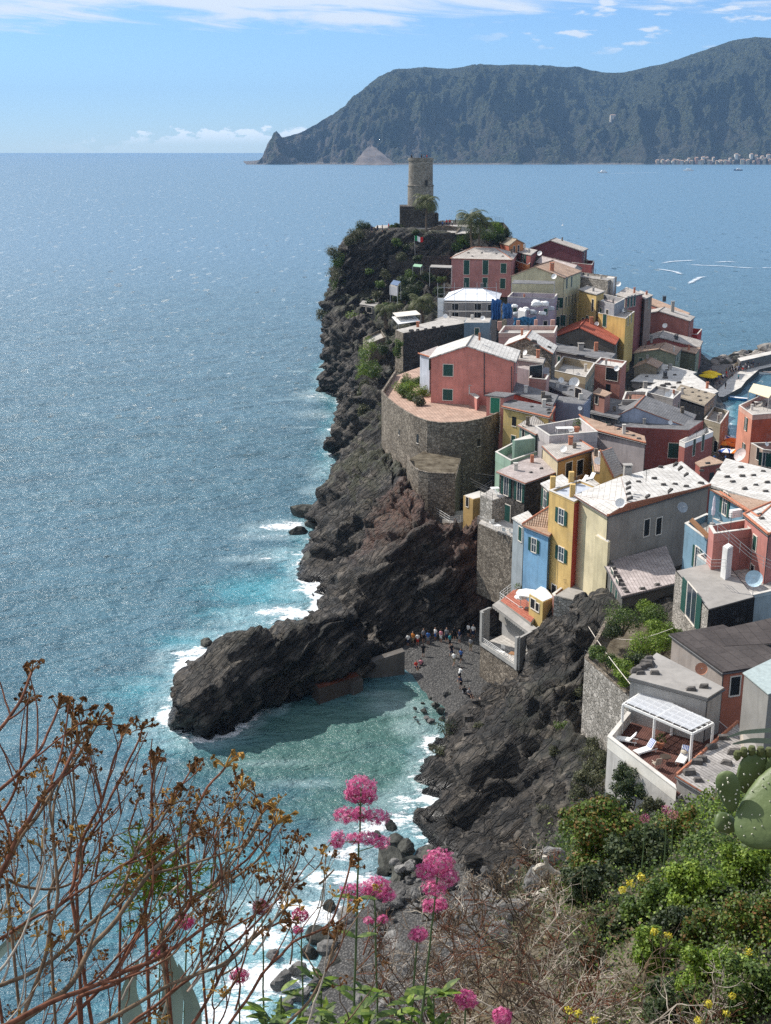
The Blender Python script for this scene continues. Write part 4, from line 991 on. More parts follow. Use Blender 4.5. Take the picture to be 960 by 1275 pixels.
bld('tall cream house with a gable to the camera and rows of dark green shutters', [(637,344),(702,346),(723,338)], 312, 14, (.50,.46,.31), RT, ('g',0,2.5,-.06), th=.22, fm={1:(.58,.55,.36)},
    wins=[(1,705.5,353,1.5,2.6,'s'),(1,711.5,351,1.5,2.6,'s'),(1,704.5,376,1.2,2.6,'s'),(1,708,374,1.1,2.6,'s'),(1,712,373,1.1,2.6,'s'),(1,716,371.5,1.1,2.5,'s'),(1,720.5,370,1.1,2.5,'s'),(1,704.5,400,1.2,2.6,'s'),(1,709,398,1.1,2.6,'s'),(1,712,396,1.1,2.6,'s'),(1,716.5,394,1.1,2.6,'s'),
          (0,697.5,377,1.5,2.6,'s'),(0,692.5,380,1.3,2.4,'s'),(0,693.5,401,1.5,2.8,'s'),(0,701,399,1.4,2.8,'s')], chim=[(687,338,1.0,2.0,M_['terr'])], dishes=[(690,347,.7)])
tb = bld('lavender roof terrace with white parapet in front of the cream gabled house', [(632,370),(690,372),(694,366)], 300, 14, (.36,.30,.36), M_['pave'], flat=True, par=1.3, parm=plaster((.42,.37,.42)))
def lean_roof(label, pts, Y, m, name='awning', cat='awning', th=.12, posts=True, ph=2.3, pm=None, z=None, group=None):
    a = P(pts[1][0], pts[1][1], Y) if z is None else Pz(pts[1][0], pts[1][1], z)
    o = [Pz(p[0], p[1], a.z + (p[2] if len(p) > 2 else 0)) if i != 1 else a for i, p in enumerate(pts)]
    if len(o) == 3: o.append(o[0] + o[2] - o[1])
    root = thing(name, label, cat, (a.x, a.y, a.z - ph), group)
    mb = MB(); slab(mb, o, th, m, (o[1] - o[0]).normalized()); mb.build('canopy', root)
    if posts:
        for q in o[:3]:
            pb = MB(); pb.tube([Vector((q.x, q.y, a.z - ph)), q], .06, pm or M_['rail'], 6); pb.build('post', root)
    return root, o
lean_roof('grey sloping awning over the lavender roof terrace', [(637,353.5),(690,354),(691,350.5,.3),(640,349,.3)], 302, M_['roofG'])
bld('grey stone walled terrace house with square white chimney tower', [(714,344),(757,350),(768,345)], 334, 18, M_['stoneL'], M_['conc'], flat=True, par=.6, parm=M_['stoneL'])
bld('square white chimney tower on the grey stone terrace', [(755,346),(764,347),(766,345)], 336, 22, WHT, M_['concL'], flat=True, name='chimney_tower', cat='chimney')
bld('yellow house with white shed roof and brown balcony beside the cream house', [(721,361),(743,367),(752,363),(731,356)], 308, 14, (.52,.38,.15), RW, wins=[(0,726,402,1.4,2.6,'d'),(0,731,399,1.3,2.4,'s'),(0,738,380,1.2,3,'d')])
bld('grey terrace house with laundry dark windows and small roof terrace', [(739,373),(765,379),(778,372)], 302, 14, (.30,.30,.32), RP, flat=True, par=1.2, parm=plaster((.33,.33,.34)), wins=[(0,743,388,1,2.2,'s'),(0,748,389,1,2.2,'s'),(0,756,391,1,2.2,'d')], dishes=[(748,370,.6)])
bld('yellow fronted house with open shutters below the grey terrace house', [(745,390),(779,397),(790,388)], 296, 12, (.55,.38,.13), RW, flat=True, par=.3, wins=[(0,753,399,1.6,3.2,'s'),(1,782,399,1.0,2.4,'s'),(1,786,396,1.0,2.4,'s')], dishes=[(763,387,.6)])
bld('maroon and cream house with white roof and row of dark windows', [(768,367),(779,371),(800,366),(780,358)], 322, 10, (.40,.30,.26), RW, fm={1:(.30,.11,.10),0:(.44,.38,.30)}, wins=[(1,782,376,1.3,3,'s'),(1,786,375,1.3,3,'s'),(1,790,374,1.3,3,'s')], dishes=[(770,356,.8)])
bld('brown house with white roof at the edge of the sea side rooftops', [(793,367),(803,373),(812,368),(797,362)], 330, 10, (.28,.19,.15), RW, wins=[(0,797,380,1.3,3.2,'d'),(1,808,377,1.2,3.2,'s')])
bld('long pale roof of the outermost red house above the sea', [(809,378),(853,397),(858,391),(812,372)], 362, 6, (.30,.11,.08), RT, th=.3, chim=[(827,374,1,1.2,M_['steel'])])
bld('low red pink house with long pale gable facing the town', [(783,395),(858,400),(864,395)], 348, 5, (.36,.15,.125), RW, ('g',0,2.2,0), th=.25, chim=[(837,389,.9,3.0,M_['conc'])], dishes=[(828,408,.7)])
bld('bright red terrace block at the seaward right end of the village', [(842,414),(868,417),(874,410)], 354, 2, (.42,.05,.04), M_['pave'], flat=True, par=1.6, parm=plaster((.42,.05,.04)))
bld('dark gabled house with bright red clay tile roof', [(690,420),(765,429),(772,417)], 288, 10, (.12,.105,.09), M_['roofR'], ('g',0,3.0,-.08), th=.22, chim=[(736,404,.8,1.6,M_['terr'])], dishes=[(743,406,.6)])
bld('narrow yellow house with pale flat roof right of the red tiled roof', [(763,413),(778,421),(786,414)], 300, 8, (.52,.42,.18), RS, flat=True, wins=[(0,769,430,1.2,2.4,'d')], dishes=[(761,409,.7)])
bld('pink terrace block with square pillars above the white gabled roof', [(621,415),(690,415),(694,406)], 258, 14, (.46,.27,.235), M_['pave'], flat=True, par=.9, parm=plaster((.55,.36,.30)),
    chim=[(622,409,.9,1.6,plaster((.5,.3,.24)),False),(645,409,.7,1.8,plaster((.5,.3,.24)),False),(667,408,.7,1.8,plaster((.5,.3,.24)),False),(688,408,.9,1.8,plaster((.5,.3,.24)),False)])
bld('house wrapped in scaffolding with a bright white hipped roof', [(553,374),(619,375),(623,366)], 300, 17, (.30,.27,.25), plain('white roof sheeting', (.70,.72,.75), .5, .3, .06), ('h',1,1.9), wins=[(0,567,382,1.6,1.5,'d'),(0,595,382,1.6,1.5,'d'),(0,567,393,1.6,1.6,'d'),(0,595,393,1.6,1.6,'d'),(0,611,383,1.4,1.5,'d')], chim=[(600,362,.8,1.6,M_['steel'])])
bld('blue grey cabin with pale flat roof below the scaffolding', [(578,402),(610,402),(612,396)], 268, 17, (.15,.225,.28), M_['pave'], flat=True)
bld('long ruined stone building with pale flat roof beside the sea cliff', [(492,411),(502,415),(583,402),(560,395)], 262, 17, M_['stone'], M_['pave'], flat=True, fm={1:M_['stoneD']}, vents=[(512,413,1.4),(520,412,1.4),(530,411,1.4),(540,409,1.4),(550,408,1.4)])  # darker stone on the long front face paints in its shade
bld('low stone hut with brown flat roof in front of the scaffolded house', [(540,398),(575,401),(588,396)], 280, 16, M_['stone'], M_['conc'], flat=True)
# big pink house
pinkh = bld('large pink house with white stone roof above the curved sea wall', [(537,446),(640,450.5),(645,437)], 203, 20, (.60,.235,.19), RS, ('g',0,2.3,-.07), th=.2, over=.35,
    wins=[(0,558,461,1.7,2.0,'s'),(0,557.5,491.5,1.7,1.9,'s'),(1,643,458,1.0,1.6,'s'),(1,642,488,1.0,1.4,'s')], chim=[(597,421,.35,.9,M_['terr'],False)])
def pink_extras():
    f = pinkh.face[0]; n = f[1]
    mb = MB(); a = hitp(603, 437, *f) + n * .1; b = hitp(603, 492, *f) + n * .1; mb.tube([a, b], .09, M_['steel'], 6); 
    a = hitp(637, 456, *f) + n * .1; b = hitp(637, 490, *f) + n * .1; mb.tube([a, b], .07, M_['steel'], 6)
    a = hitp(604, 489, *f) + n * .1; b = hitp(637, 490, *f) + n * .1; mb.tube([a, b], .07, M_['steel'], 6); mb.build('drainpipe', pinkh.root)
pink_extras()
bld('small white annex with brown lean-to roof left of the large pink house', [(523,441),(535,445),(548,439),(545,432)], 214, 20, (.50,.52,.58), RP, edge=[0], wins=[(1,537,452,1.3,2.2,'o')])
bld('pink lean-to extension with green door under the right corner of the large pink house', [(606,493),(628,495),(640,491)], 194, 12, (.50,.215,.185), RG, wins=[(0,616.5,505,1.6,2.6,'s'),(0,617,528,1.5,2.6,'d')], shut=plain('bright green shutter', (.01,.16,.10), .5,.4))
bld('triangular pink stair shed against the front of the large pink house', [(580,487),(594,497,0),(597,494,0),(583,485)], 200, 21, (.48,.20,.165), M_['concL'], th=.1, over=.05)
bld('stone gabled house with white roof and pink balcony right of the large pink house', [(629,431),(687,440),(692,431)], 226, 14, M_['stone'], RS, ('g',0,2.2,-.05), th=.2, edge=1, wins=[(0,667,462,3.2,2.6,'d')], vents=[(645,428),(664,427,1.6),(667,433,1.6),(683,434,1.4)])
bld('low tile roofed porch leaning on the front of the stone gabled house', [(642,447),(675,452),(677,447),(646,440)], 218, 16, (.30,.27,.27), RW)
bld('grey white house front under the stone gabled roof with small pink balcony', [(640,457),(660,461),(684,458)], 216, 12, (.33,.31,.33), RP, flat=True, wins=[(1,667,464,3.0,2.6,'d')])
bld('pink balcony box hanging over the grey roofs', [(659,471),(680,473),(684,466)], 212, 16.5, PINKL, M_['pave'], flat=True, par=.7, parm=plaster(PINKL), name='balcony', cat='balcony')
bld('roof terrace with planters sand coloured walls and pale floor', [(687,461),(729,470),(741,452)], 236, 10, (.26,.20,.14), M_['pave'], flat=True, par=1.5, parm=plaster((.40,.32,.21)), fm={1:(.22,.23,.19)})
bld('long white edged roof strip between the sand terrace and the red tiled house', [(690,436),(758,449),(765,441),(690,428)], 262, 10, (.22,.21,.20), RG, chim=[(723,437,1.2,1.5,M_['conc']),(742,438,.8,2.2,M_['terr'],False)], edge=None)
bld('blue grey house with grey tiled roof in the shade below the sand terrace', [(684,482),(727,500),(736,490),(686,469)], 206, 8, GREYB, RG, wins=[(0,720,493,2.4,2.6,'d')], dishes=[(715,480,1.0,-20)], vents=[(703,484),(711,487)])
bld('grey blue lower block with blank wall beside the white terrace house', [(688,500),(727,504),(734,497)], 196, 8, (.235,.255,.32), RG, flat=True)
bld('red walled house with grey tile roof sloping to the right below the pink house', [(640,489),(688,504),(693,493),(642,477)], 192, 12, (.40,.07,.045), RG, vents=[(681,497,2.2),(682,501,2)])
bld('olive yellow house with grey and pale tiled roof', [(627,507),(683,520),(689,508),(632,498)], 183, 10, (.50,.37,.15), RG, edge=[0,1], vents=[(640,501),(662,508),(683,512,1.2),(684,516,1.2)])
bld('small white gabled roof on green walls beside the lilac terrace', [(647,530),(667,541),(692,529),(668,517,1.2)], 177, 10, (.14,.21,.18), RW, edge=[2], wins=[(0,652,538,1.0,2,'d')], vents=[(653,527),(660,532)])
# dark middle houses
bld('dusky pink house with a dark upper window facing the white roofs', [(740,453),(773,458),(780,450)], 250, 5, (.38,.165,.13), RS, flat=True, par=.5, parm=plaster((.40,.2,.16)), wins=[(0,762,466,3.0,2.6,'d'),(0,757,483,1.2,1.6,'t')], dishes=[(768,462,.6)])
bld('small house with white and tan lean-to roofs under the dusky pink house', [(739,490),(753,494),(760,490),(745,484)], 232, 4, (.38,.19,.15), RT, wins=[(0,743,498,1,1.6,'d')])
bld('dark slate roofed house in the shadow left of the white blue gable', [(736,514),(768,521),(792,503),(752,495)], 228, 4, (.16,.155,.15), RG)
# white roof cluster
bld('red walled house with broad pale gable below the low red pink house', [(783,431),(870,433),(874,425)], 334, 4, (.30,.09,.075), RW, ('g',0,2.6,-.08), th=.25, vents=[(841,421,2)], chim=[(842,424,.8,1.4,M_['steel']),(811,425,.6,1.3,M_['conc'])])
bld('olive grey house with beige roof facing the yellow parasols', [(826,431),(866,441),(871,434),(832,425)], 324, 3, GGRN, RT, th=.25)
bld('olive house with tan gabled roof in the middle of the white roofs', [(790,440),(841,442),(848,434)], 314, 3, (.25,.26,.18), RT, ('g',0,1.3,.1), th=.22, vents=[(803,434),(815,431)])
bld('low tan gable half hidden beneath the olive house', [(790,457),(818,458),(824,452)], 298, 3, (.25,.21,.15), RT, ('g',0,1.2))
bld('broad weathered white slab roof behind the olive house', [(787,475),(836,478),(866,464),(818,452)], 286, 3, (.30,.27,.24), RS, vents=[(805,470,1.5),(818,466,1.5),(830,462,1.5),(834,458,2),(840,468,1.5),(828,472,2)], chim=[(834,461,.8,1.3,M_['conc']),(828,470,.8,1.2,M_['steel'])])
bld('broad white slab roof below the weathered one beside the harbour', [(790,488),(838,494),(885,482),(850,466)], 270, 3, (.32,.31,.29), RS, chim=[(803,484,.9,1.4,M_['conc'])], vents=[(825,482,2.4),(831,480,2.2),(838,484,2),(845,478,1.6),(822,486,2),(852,482,1.6)])
bld('white roof with harbour corner terrace nearest the parasols', [(846,482),(884,493),(893,488),(862,466)], 266, 3, (.27,.25,.22), RS)
bld('open roof terrace with pale rim and yellow boxes', [(775,498),(803,498),(806,488)], 240, 4, (.33,.30,.27), plain('rust terrace floor', (.24,.12,.08)), flat=True, par=.5, parm=plaster((.45,.42,.38)))
bld('stained grey house with white satellite dish behind the dark roof', [(806,489),(838,497),(848,488)], 246, 4, (.30,.285,.275), RG, flat=True, par=.5, wins=[], dishes=[(833,496,.95,-25)])
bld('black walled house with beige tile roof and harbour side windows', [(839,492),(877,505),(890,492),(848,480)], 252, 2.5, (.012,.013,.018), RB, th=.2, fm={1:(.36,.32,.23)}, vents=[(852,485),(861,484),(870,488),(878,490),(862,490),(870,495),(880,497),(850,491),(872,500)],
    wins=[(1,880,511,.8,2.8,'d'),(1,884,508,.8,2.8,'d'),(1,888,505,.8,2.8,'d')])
bld('cream balcony block at the corner of the alley to the harbour', [(877,522),(897,528),(908,512)], 244, 2.5, (.38,.33,.24), M_['conc'], flat=True, par=.9, wins=[(1,900,530,.9,2.4,'d'),(1,904,526,.9,2.2,'d'),(0,884,540,1.2,2.4,'d'),(0,891,556,1.1,2.4,'d')])
# brick red house in the centre right
bld('brick red house with white cornice and pale framed window', [(760,531),(858,536),(876,524)], 223, 3, (.27,.085,.07), M_['roofG'], flat=True, over=.3, wins=[(0,838.5,561,1.9,2.9,'s')], trim=M_['trim'])
bld('blue grey dark roofed gable rising on top of the brick red house', [(752,526),(856,532),(866,517)], 227, 12.5, (.37,.41,.50), RG, ('g',0,3.3,-.14), th=.15, over=.15, edge=1)
bld('brick red corner wing with white balustrade terrace and two tall windows', [(846,549),(853,552),(888,538),(880,533)], 218, 3, (.34,.12,.10), M_['pave'], flat=True, par=.9, parm=M_['white'], wins=[(1,864,557,1.0,3.2,'s'),(1,875,551,1.0,3.2,'s')])
bld('orange brick building with a roof terrace beside the harbour alley', [(920,505),(937,517),(985,513),(962,486)], 232, 1.5, (.40,.085,.045), M_['pave'], flat=True, par=1.0, parm=plaster((.60,.35,.27)), fm={0:(.58,.25,.17)},
    wins=[(0,929,528,.9,2.6,'g'),(0,926,560,.9,2.6,'g')])
bld('long lower front of the orange brick building with glass doors', [(935,552),(950,560),(1000,566),(985,550)], 222, 1.5, (.40,.30,.24), plain('dark awning cloth', (.06,.03,.025)), flat=True, par=.4, wins=[(1,953,572,1.1,2.6,'g'),(1,962,574,1.1,2.6,'g'),(0,944,565,1.2,2.4,'d')])
# lilac house
bld('long lilac walled house with tan roof edge and blank side wall', [(742,536),(803,552),(800,544),(722,518)], 172, 8, LILAC, RT, edge=[0,3], vents=[(758,531),(770,536),(780,539),(788,544),(795,548)], dishes=[(722,512,.35,-10)])
bld('lilac roof terrace with high parapet white table and plant', [(666,531),(684,543),(744,538),(722,521)], 172, 10, LILAC, M_['pave'], flat=True, par=1.5, parm=plaster((.50,.46,.45)))
bld('mint green terrace house with pale coping beside the stone sea wall', [(617,563),(636,574),(668,563),(640,551)], 168, 9, GRN, M_['pave'], flat=True, par=1.4, parm=plaster((.28,.40,.31)))
bld('mint green upper wing behind the mint green terrace', [(638,548),(641,549,0),(666,546),(660,541)], 172, 10, (.22,.32,.25), M_['concL'], flat=True)
bld('dark stone house with pinkish slab roof and tall open shutters', [(622,588),(654,601),(693,587),(666,568)], 158, 10, M_['stoneD'], RP, th=.15, over=.4,
    wins=[(0,630.5,605,1.1,2.7,'g'),(0,647,612,1.1,2.7,'g'),(0,632,640,1.4,2.6,'s'),(0,620,633,.9,2.2,'s')], edge=1, vents=[(661,590,.8),(674,585,.8)])
bld('white lean-to roof between the dark stone house and the yellow tower', [(674,603),(684,612),(712,603),(700,592)], 150, 11, M_['stoneD'], RS, over=.1, wins=[(0,679,622,1.4,2.4,'o')])
bld('tan porch roof with terracotta edge and open timber front', [(676,556),(695,574),(738,560),(717,547)], 162, 10, (.50,.42,.28), RW, over=.15, edge=[1,2], fm={1:(.42,.25,.09)}, wins=[(1,708,585,1.6,2.2,'d'),(1,722,582,1.6,2.2,'d')], vents=())
bld('yellow house with striped tile lean-to roof right of the porch', [(748,563,3.2),(763,592),(776,588),(762,560,3.2)], 152, 12, (.58,.40,.15), RW, over=.1, edge=[0], name='house')
bld('yellow gable wall wing between porch and striped roof', [(737,562),(741,588),(757,590),(750,562)], 157, 12, (.60,.42,.16), RT, over=.05)
bld('pale concrete terrace with sun loungers at the top of the yellow tower house', [(716,606),(724,612),(748,603),(738,596)], 146, 12, YEL, M_['pave'], flat=True)
yh = bld('tall narrow yellow house with dark shutters standing on the cliff edge', [(684,611),(715,625),(748,608),(722,598)], 134, 13, (.62,.42,.16), plain('blue grey terrace floor', (.42,.45,.50)), flat=True, par=.25, parm=plaster((.62,.42,.16)), fm={1:(.50,.095,.07)},
    wins=[(0,699,643,1.1,1.8,'o'),(0,699,690,1.1,1.7,'o'),(0,690,736,1.0,1.6,'d'),(1,724,640,1.0,2.3,'s')], chim=[(688,609,.6,1.6,plaster((.62,.42,.16)),False),(711,603,.6,1.6,plaster((.62,.42,.16)),False),(712.5,619,.6,1.6,plaster((.62,.42,.16)),False)])
bld('bright blue house with tan tiled roof beside the yellow tower house', [(653,655),(683,667),(690,660),(684,632,2.4)], 137.5, 10, BLUE, RT, over=.2, edge=[3], wins=[(0,665,679,.9,1.7,'o')], vents=())
bld('small white slab roofed porch between the stone house and blue house', [(639,646),(652,655),(668,651),(657,638)], 142, 10, (.30,.34,.36), RS, over=.15, wins=[(0,648,665,1.0,1.8,'s')])
# big grey house with the great white roof
gh = bld('big grey stained house with wide white stone roof dotted with dark stones', [(718,618),(757,642),(882,605),(848,577)], 128, 12, (.31,.275,.235), RS, rfaces=([(773,595,.9),(782,628,1.1)], [[0,1,5,4],[5,1,2],[4,5,2,3]]) , over=.25, th=.18, fm={0:(.60,.52,.34)}, edge=[1],
    wins=[(1,805,657,1.0,2.0,'d'),(1,820,655,1.0,2.0,'d')],
    vents=[(783,604),(783,610),(783,617),(785,623),(787,630),(795,602),(814,598),(826,606),(840,605),(849,585),(856,593),(808,620),(836,613),(854,608),(872,604),(822,584),(843,580)], chim=[(781,592,.9,1.1,M_['conc'])], dishes=[(772,632,.55,-15)])
bld('second wide white stone roof over olive walls at the right edge', [(884,605),(962,629),(1015,600),(905,573)], 137, 10, (.26,.235,.16), RS, over=.2, th=.18, vents=[(881,579),(894,587),(923,584),(950,589),(924,595),(912,602),(927,611),(941,606),(955,603),(953,614),(873,588),(905,596),(938,594)],
    )
bld('dark red house end with striped tile roof behind the second white roof', [(866,577),(872,582),(902,577),(884,569)], 182, 8, (.32,.10,.08), RT, over=.1)
bld('teal walled terrace house with air conditioner under the tiled ridge', [(884,611),(898,614),(944,645),(962,628)], 127, 12, TEALB, RT, over=.15, edge=[1,2], wins=[(1,903,627,1.1,2.5,'o')])
bld('blue terrace block hanging beside the grey stained house', [(853,652),(880,672),(908,655),(880,640)], 120, 12, (.17,.28,.36), M_['pave'], flat=True, par=.8, parm=plaster((.17,.28,.36)), wins=[(0,868,695,1.0,2.4,'g')])
bld('dusty pink terrace wall block in front of the teal house', [(883,655),(889,665),(935,659),(931,647)], 115, 14, (.42,.18,.155), M_['concL'], flat=True, par=.9, parm=plaster((.45,.20,.17)))
bld('pink cabin with white stone roof and thick terracotta edge at the right edge', [(928,642),(957,666),(1000,650),(960,628)], 112, 14, (.45,.19,.16), RS, over=.15, edge=[0,1,3], vents=[(948,648),(945,643)])
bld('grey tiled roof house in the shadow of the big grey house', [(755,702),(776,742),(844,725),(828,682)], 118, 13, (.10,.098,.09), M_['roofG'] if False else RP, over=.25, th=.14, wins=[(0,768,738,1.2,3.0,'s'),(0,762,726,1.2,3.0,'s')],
    vents=[(757,701),(760,705),(763,710),(765,715),(768,720),(771,725),(774,730),(777,735),(780,739),(800,735),(818,730)])
bld('flat grey roofed white stone house with dark framed window', [(841,711),(882,760),(940,744),(902,697)], 104, 16, (.016,.015,.015), M_['conc'], flat=True, fm={0:M_['stoneL'],3:M_['stoneL']}, wins=[(0,861,752,3.0,3.4,'g')], edge=None)  # near-black front wall colour stands for the shade of an open recess
bld('upper terrace with pale blue parapet and railing behind the flat grey roof', [(868,692),(936,742),(1010,725),(925,676)], 108, 20, (.30,.36,.38), M_['pave'], flat=True, par=.35, parm=plaster((.38,.44,.45)))
bld('long dark felt roof over terracotta and grey wall', [(837,791),(901,837),(990,824),(900,780)], 92, 17, (.34,.29,.255), RD, over=.15, th=.12, fm={1:(.45,.16,.10)}, wins=[(1,915,854,.9,1.7,'d')])
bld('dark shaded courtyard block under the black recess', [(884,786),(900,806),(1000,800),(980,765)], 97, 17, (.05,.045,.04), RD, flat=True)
bld('rough stone slab roof with dark patches beside the white pergola', [(785,845),(880,870),(899,858),(818,816)], 84, 16, (.42,.40,.375), M_['conc'], over=.12, th=.15, vents=[(793,838,1.3),(798,835,1.4),(803,832,1.2),(806,830,1.5),(797,841,1.1),(815,841,1.3),(860,861,1.1),(876,858,1.1),(808,822,1.0)])
bld('stucco house with pale green glass roof at the right edge', [(927,839),(957,864),(1010,852),(962,822)], 79, 12, (.26,.25,.23), plain('pale green roof sheet', (.36,.42,.40), .35, .5), over=.12, th=.08, wins=[(1,975,885,1.2,2.0,'d')])
# beach house
bh = bld('tall stone beach house base rising from the cove', [(598,803),(645,835),(672,819),(626,790)], 130, 0.5, M_['stone'], M_['pave'], flat=True, wins=[(0,610,858,.8,1.4,'t')], fm={})
bld('yellow cabin with pale blue roof above the beach house', [(659,740),(676,750),(690,744),(676,728)], 133, 9, (.58,.42,.16), plain('pale blue roof sheet', (.60,.63,.68), .5, .3), flat=True, wins=[(0,664,752,1.0,1.2,'d'),(0,669,756,.8,1.0,'d')])
bld('red tiled roof terrace between the beach house porch and the blue house', [(622,748),(661,776),(672,762),(641,733)], 133, 8, (.30,.28,.25), M_['paveR'], flat=True)
bld('low brick planter steps at the foot of the yellow and red houses', [(688,740),(697,750),(724,732),(712,722)], 131, 10, (.26,.12,.09), M_['paveR'], flat=True, par=.5, parm=plaster((.36,.22,.17)), name='planter_steps', cat='steps')
bld('cream house front with balconies between the red wall and the grey house', [(741,667),(757,676),(760,674),(748,662)], 127, 11, (.58,.50,.32), M_['concL'], flat=True)
bld('ochre cabin with pale roof under the curved stone wall', [(577,617),(589,622),(610,617),(597,611)], 166, 11, (.50,.34,.14), M_['concL'], flat=True, wins=[(0,582,625,.6,1.4,'d')])
for n_, s_, h_, z_, y_ in TOWN: print('B', n_[:60], s_, 'h', h_, 'z', z_, y_)
# ================================================================ terraces, sea walls and the things on them
gs = M_['soil']
W1 = bld('tall curved rubble sea wall carrying the patio of the large pink house', [(475,488),(481,495),(490,503),(502,511),(516,519),(532,524.5),(548,527),(578,526),(600,522),(614,517),(641,505),(641,448),(538,446),(492,462)], None, 9, M_['stone'], M_['paveT'], z=22.9, flat=True, par=.95, parm=M_['stone'], pe=[0,1,2,3,4,5,6,7,8,9,13], name='sea_wall', cat='sea wall',
    wins=[(4,520,546,.6,1.5,'t'),(2,497,538,.5,1.0,'t'),(7,596,551,.6,1.2,'t')])
W2 = bld('lower curved stone wall with pale coping below the sea wall', [(507,566),(508,574),(513,581),(521,586),(533,589),(548,590),(567,590),(575,560),(540,548)], None, 7, M_['stone'], gs, z=18.6, flat=True, par=.9, parm=M_['stone'], pe=[0,1,2,3,4,5], name='sea_wall', cat='sea wall')
bld('terraced old stone bastion left of the ruined building on the cliff edge', [(452,421),(460,428),(480,420),(474,411)], 272, 14, M_['stone'], M_['pave'], flat=True, par=.6, parm=M_['stone'], name='stone_bastion', cat='wall')
bld('concrete landing with white railing on the cliff below the curved wall', [(541,640),(560,652),(600,648),(590,634)], 168, 10, M_['conc'], M_['conc'], flat=True, name='landing', cat='terrace')
railing('white railing round the concrete landing below the curved wall', [P(541,640,172), P(560,652,168), P(600,648,169)], 1.1, M_['white'])
railing('metal handrail beside the steps from the curved wall to the houses', [P(567,592,184), P(590,607,178), P(612,618,172)], 1.1, M_['steel'])
railing('thin railing at the foot of the sea wall beside the mint green house', [P(592,598,180), P(616,601,178)], 1.1, M_['steel'])
bld('stone terrace with white garden chairs above the brown cliff', [(595,652),(640,671),(656,660),(606,638)], 146, 7, M_['stone'], M_['pave'], flat=True, lift=0, name='terrace', cat='terrace')
railing('pale railing along the terrace with white garden chairs', [P(595,652,149.5), P(640,671,146)], 1.1, M_['rail'])
bld('small balcony slab with white table left of the dark stone house', [(598,617),(613,624),(629,618),(612,608)], 152, 16, M_['stoneL'], M_['pave'], flat=True, name='balcony', cat='balcony')
railing('dark railing round the small balcony with white table', [P(612,608,157), P(598,617,154.5), P(613,624,152)], 1.1, M_['steel'])
bld('walled garden terrace of rubble stone with green shrubs above the gully', [(728,820),(785,869),(850,815),(826,752),(756,770)], None, 7, M_['stoneL'], gs, z=18.2, flat=True, par=.8, parm=M_['stoneL'], pe=[0,4], name='garden_terrace', cat='garden wall')
bld('sloping pale rubble wall under the cream and grey houses', [(690,742),(716,748),(762,778),(764,745),(722,722)], None, 6, M_['stoneL'], M_['conc'], z=14.6, flat=True, name='stone_wall', cat='wall')
PG = bld('white walled terrace with red brown decking under the pergola', [(782,887),(757,918),(842,983),(919,902),(881,872)], None, 10, (.46,.44,.41), M_['deckW'], z=21.4, flat=True, par=.95, parm=plaster((.66,.63,.57),.15), pe=[0,1], name='terrace', cat='terrace')
bld('weathered grey board roof with terracotta edge beside the decked terrace', [(843,967),(897,1000),(928,942),(918,901)], None, 10, (.33,.32,.31), M_['plank'], z=21.6, over=.05, edge=[3], th=.12, vents=[(858,965,1.3),(869,974,1.2),(886,933,1.2),(900,921,1.2),(896,989,1.2),(868,952,1.4),(873,948,1.2),(914,940,1.6),(905,953,1.1)], name='roof_terrace', cat='roof')
bld('low tan wall block with terracotta coping at the far end of the board roof', [(921,901),(927,942),(945,935),(937,895)], None, 12, (.42,.37,.31), M_['conc'], z=22.4, flat=True, name='low_wall', cat='wall')
# right side clutter
bld('white water tank box on the pale blue terrace', [(900,680),(906,684),(913,680)], 112, 22.5, WHT, M_['white'], flat=True, name='water_tank', cat='tank')
railing('thin pale railing on the upper terrace beside the water tank', [P(868,692,112.5), P(885,709,110), P(903,709,109.5)], 1.0, M_['rail'])
railing('long thin rail slanting over the upper terrace at the right edge', [P(893,664,113), P(935,700,111), P(980,722,110)], 1.1, M_['rail'])
def top_dish(label, px, py, Y, r, az=-25, m=None, pole=1.0):
    o = dish(None, P(px, py, Y), r, az, pole, m); return tag(o, label, 'satellite dish')
top_dish('large pale blue satellite dish on the upper terrace at the right edge', 939, 721, 106, .8, -20, plain('pale blue dish', (.42,.55,.62), .5), 1.6)
top_dish('terracotta coloured satellite dish above the stone slab roof', 873, 833, 90, .5, -10, plain('terracotta dish', (.45,.20,.12), .6), .8)
top_dish('grey satellite dish on the side of the big grey stained house', 849, 632, 126, .6, 15, plain('grey dish', (.25,.30,.34), .5), .6)
top_dish('pale pink oval dish beside the alley at the foot of the orange brick building', 923, 567, 215, 1.3, -60, plain('pinkish white dish', (.62,.50,.47), .5), 1.6)
